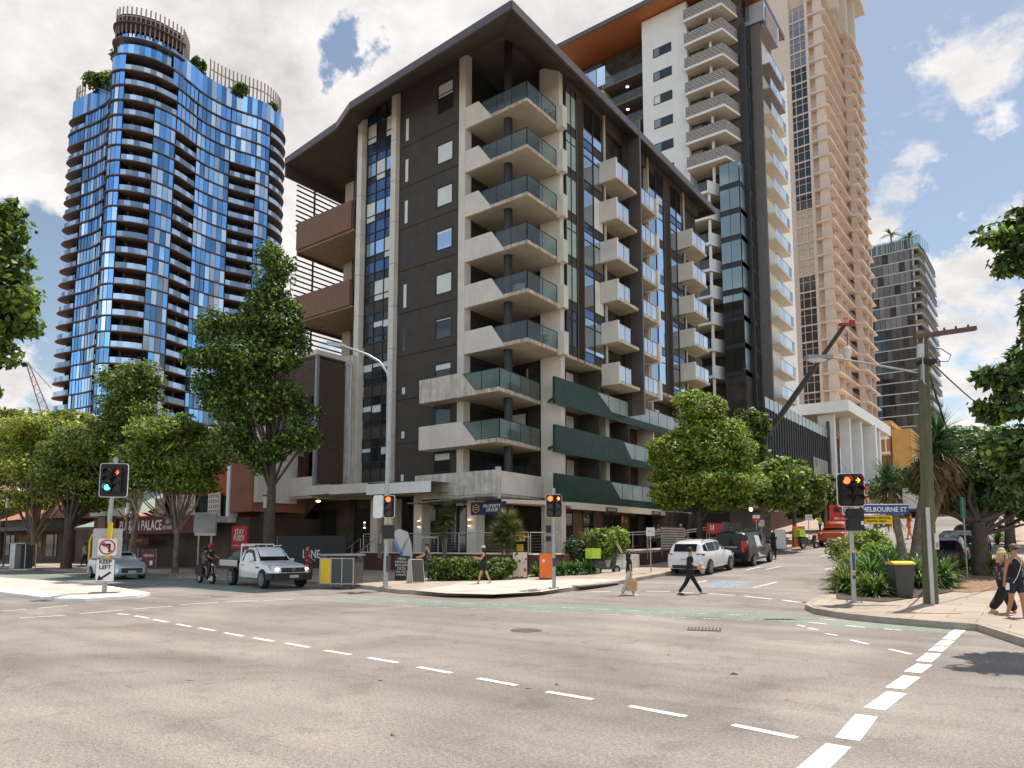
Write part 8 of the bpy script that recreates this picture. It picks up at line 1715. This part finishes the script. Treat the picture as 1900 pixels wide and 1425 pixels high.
# woman in visor walking left past the lily bed
p = GG(898, 1083, .15); person('woman in black sportswear and blue cap walking left past the clipped hedge', p[0], p[1], RV+math.pi, 1.62, ((.38, .25), (-.30, -.42)), ((.35, 1.75), (.45, 1.8)), skinm='skin', cap='lgrey', hairlen=.18, shorts=True, sleeveless=True, shoes='lgrey', lean=.02)
# woman with paper bag
p = GG(1168, 1105); q_t, J, s = person('woman in black top and pale trousers carrying a brown paper bag over the crossing', p[0], p[1], RV, 1.60, ((.30, .12), (-.28, -.45)), ((.10, .25), (.05, .12)), 'cloth_black', 'cloth_pale', hairlen=.20, cap='navy', shoes='offwhite', flare=1.35, up=0)
hd_ = J[-1][7]; tb = thing('paper_bag', 'crumpled brown paper carry bag hanging from the woman crossing', 'bag', (0, 0, 0)); 
def carry(t2, person_t, loc):
    Mx = Matrix.Rotation(person_t.rotation_euler.z, 4, 'Z'); t2.location = person_t.location+Mx @ Vector(loc); t2.rotation_euler = (0, 0, person_t.rotation_euler.z)
carry(tb, q_t, hd_+Vector((0, -.03, -.05))); b = MB(); b.add([(-.17,-.10,-.50),(.17,-.10,-.50),(.17,.10,-.50),(-.17,.10,-.50),(-.20,-.07,-.16),(.19,-.08,-.18),(.19,.07,-.17),(-.20,.08,-.15),(-.03,-.02,.0),(.03,.02,.0)], [(0,3,2,1),(0,1,5,4),(1,2,6,5),(2,3,7,6),(3,0,4,7),(4,5,8),(5,6,9,8),(6,7,9),(7,4,8,9)], 'tan_bag'); b.build('bag_body', tb, smooth=50); b = MB(); b.tube([(-.10, 0, -.16), (0, 0, .02), (.10, 0, -.16)], .01, 'tan_bag', 5); b.build('handle', tb)
# man walking right
p = GG(1281, 1103); q_t, J, s = person('man in black shirt and trousers striding right across the street holding food', p[0], p[1], RV, 1.78, ((.52, .50), (-.42, -.62)), ((.25, 1.5), (.2, 1.35)), 'cloth_black', 'cloth_black', shoes='black', up=0, sole=2, armside=(-.1, -.15), lean=.02)
tb = thing('food_parcel', 'brown paper food parcel held in both hands by the walking man', 'parcel', (0, 0, 0)); carry(tb, q_t, (J[-1][7]+J[1][7])/2+Vector((.04, 0, -.02))); b = MB(); b.ball((0, -.06, -.12), (.11, .10, .14), 'tan_bag', 8, 6); b.ball((-.02, 0, .05), (.07, .07, .12), 'cloth_pale', 8, 6); b.build('wrapping', tb, smooth=60)
# couple at the right edge
p = G(1866, 1140, .13); q_t, J, s = person('blonde woman in floral top and wide black trousers walking right at the right edge', p[0], p[1], RV+.1, 1.68, ((.42, .36), (-.48, -.66)), ((.12, .3), (.1, .45)), 'floral', 'cloth_black', hair='hair_blond', hairlen=.20, shoes='tan_bag', flare=1.7, z=.13, head_turn=-.2, sleeve=True)
tb = thing('shoulder_bag', 'black shoulder bag on the blonde woman at the right edge', 'bag', (0, 0, 0)); carry(tb, q_t, (-.10, -.26, .98)); b = MB(); b.ball((0, 0, 0), (.20, .09, .17), 'black', 12, 8); b.build('bag_body', tb, smooth=60); b = MB(); b.tube([(-.08, .02, .1), (.02, .08, .48), (.10, .05, .1)], .014, 'black', 5); b.build('strap', tb)
p = G(1889, 1149, .10); q_t, J, s = person('tanned man in black singlet and cap with white earphones facing the camera', p[0], p[1], RV-math.pi/2+.15, 1.76, ((.20, .05), (-.15, -.35)), ((.05, .2), (.02, .15)), 'cloth_black', 'cloth_navy', 'skin_tan', cap='brown', shorts=True, sleeveless=True, shoes='white', z=.10, wide=1.08, armside=(.16, .16))
b = MB(); b.tube([(.10, .07, 1.48), (.15, .06, 1.35), (.17, -.02, 1.18), (.16, -.10, 1.0), (.14, -.2, .86)], .007, 'white', 5); b.tube([(.10, -.07, 1.48), (.14, 0, 1.38), (.16, .04, 1.3)], .006, 'white', 5); b.build('earphone_cable', q_t); b = MB(); b.box(.02, -.30, .70, .06, -.23, .86, 'white'); b.build('phone', q_t)
# the rest: board man, waiter, riders, walkers
p = GG(785, 1077, .15); person('man in grey patterned shirt bending over a sandwich board by the terrace', p[0]+.2, p[1]+.2, RV+math.pi, 1.70, ((.08, .0), (-.10, -.2)), ((.75, 1.1), (.6, 1.0)), 'print_shirt', 'cloth_black', shoes='offwhite', lean=.12, sole=2)
p = GG(543, 1078, .15); person('person in red shirt and dark vest standing behind the white ute', p[0]-.3, p[1]+1.0, RV+.4, 1.68, ((.05, 0), (-.05, -.1)), ((.1, .5), (.3, .9)), 'cloth_red', 'cloth_red', shoes='black')
q_t, J, s = person('front scooter rider in dark shirt and shorts with one foot down', -31.75, 18.35, R_(-4), 1.72, ((1.25, .15), (.85, -.15)), ((.8, 1.3), (.8, 1.3)), 'cloth_black', 'cloth_black', 'skin_tan', shorts=True, shoes='white', z=0.0, sit=False, lean=.08)
q_t.location.z = .22
for ob_ in (q_t,): pass
q2, J2, s2 = person('second scooter rider seated behind wearing a dark helmet', -32.25, 18.4, R_(-4), 1.72, ((1.2, .1), (1.1, .0)), ((.7, 1.2), (.7, 1.2)), 'cloth_grey', 'cloth_black', 'skin_tan', shorts=True, shoes='black', z=.26, lean=.1)
for tt_, J_, m_, lab in ((q_t, J, 'crimson', 'red and black helmet on the front scooter rider'), (q2, J2, 'black', 'dark helmet on the rear scooter rider')):
    hh = thing('helmet', lab, 'helmet', (0, 0, 0)); hz = max(v[2] for v in [J_[1][4]])+.235; carry(hh, tt_, (.10, 0, hz+.03)); b = MB(); b.ball((0, 0, 0), (.145, .13, .14), m_, 14, 9); b.build('helmet_shell', hh, smooth=80); b = MB(); b.ball((.05, 0, -.01), (.105, .115, .06), 'car_glass', 10, 7); b.build('helmet_visor', hh, smooth=80)
p = GG(1436, 1037, .02); person('woman in black dress standing by the kerb past the black van', p[0], p[1], RV+math.pi/2, 1.66, ((.08, .05), (-.08, -.1)), ((.2, 1.6), (.1, .4)), 'cloth_black', 'cloth_black', hairlen=.15, dress=True, shoes='black', up=0)
p = GG(1688, 1000, 0); person('woman with orange top and ponytail crossing the hill road behind the garden', p[0], p[1], RV+math.pi, 1.66, ((.3, .2), (-.25, -.4)), ((.3, 1.5), (.1, .6)), 'orange', 'orange', hairlen=.25, shoes='black', up=0)
for i, (px, py, tp, lab) in enumerate(((1523, 1005, 'lime', 'road worker in lime vest left of the orange utility'), (1547, 1000, 'lime', 'road worker in lime vest above the orange utility'), (1575, 985, 'cloth_pale', 'worker in pale shirt behind the signal head at the planted corner'))):
    p = GG(px, py, .1); person(lab, p[0]-1.2, p[1]+5, RV+2*i, 1.75, ((.1, 0), (-.1, -.1)), ((.2, .8), (.1, .4)), tp, 'cloth_navy', shoes='black')
person('barista with grey hair standing on the terrace behind the slatted panel', -20.6, 47.5, RV, 1.72, ((.05, 0), (-.05, -.1)), ((.3, 1.0), (.3, 1.1)), 'cloth_pale', 'cloth_navy', z=1.5, hair='grey')
person('customer with dark hair seated further back on the same terrace', -20.8, 44.2, RV+1, 1.68, ((.05, 0), (-.05, -.1)), ((.3, 1.0), (.3, 1.1)), 'cloth_grey', 'cloth_navy', z=1.4)
person('person in blue cap passing behind the roof of the black van', -16.6, 46.5, RV+math.pi, 1.72, ((.2, .1), (-.2, -.3)), ((.2, .6), (-.2, .1)), 'cloth_navy', 'cloth_navy', cap='navy')
person('pedestrian in pale shirt in the tree shade on the left footpath', -60.5, 24.5, RV, 1.74, ((.2, .1), (-.2, -.3)), ((.2, .6), (-.2, .1)), 'cloth_pale', 'cloth_navy')
person('pedestrian in white beside the lamp post at the left edge', -73.2, 23.8, RV, 1.74, ((.2, .1), (-.2, -.3)), ((.2, .6), (-.2, .1)), 'cloth_pale', 'cloth_navy')
for i, (px, py) in enumerate(((1840, 975), (1895, 965))):
    pass
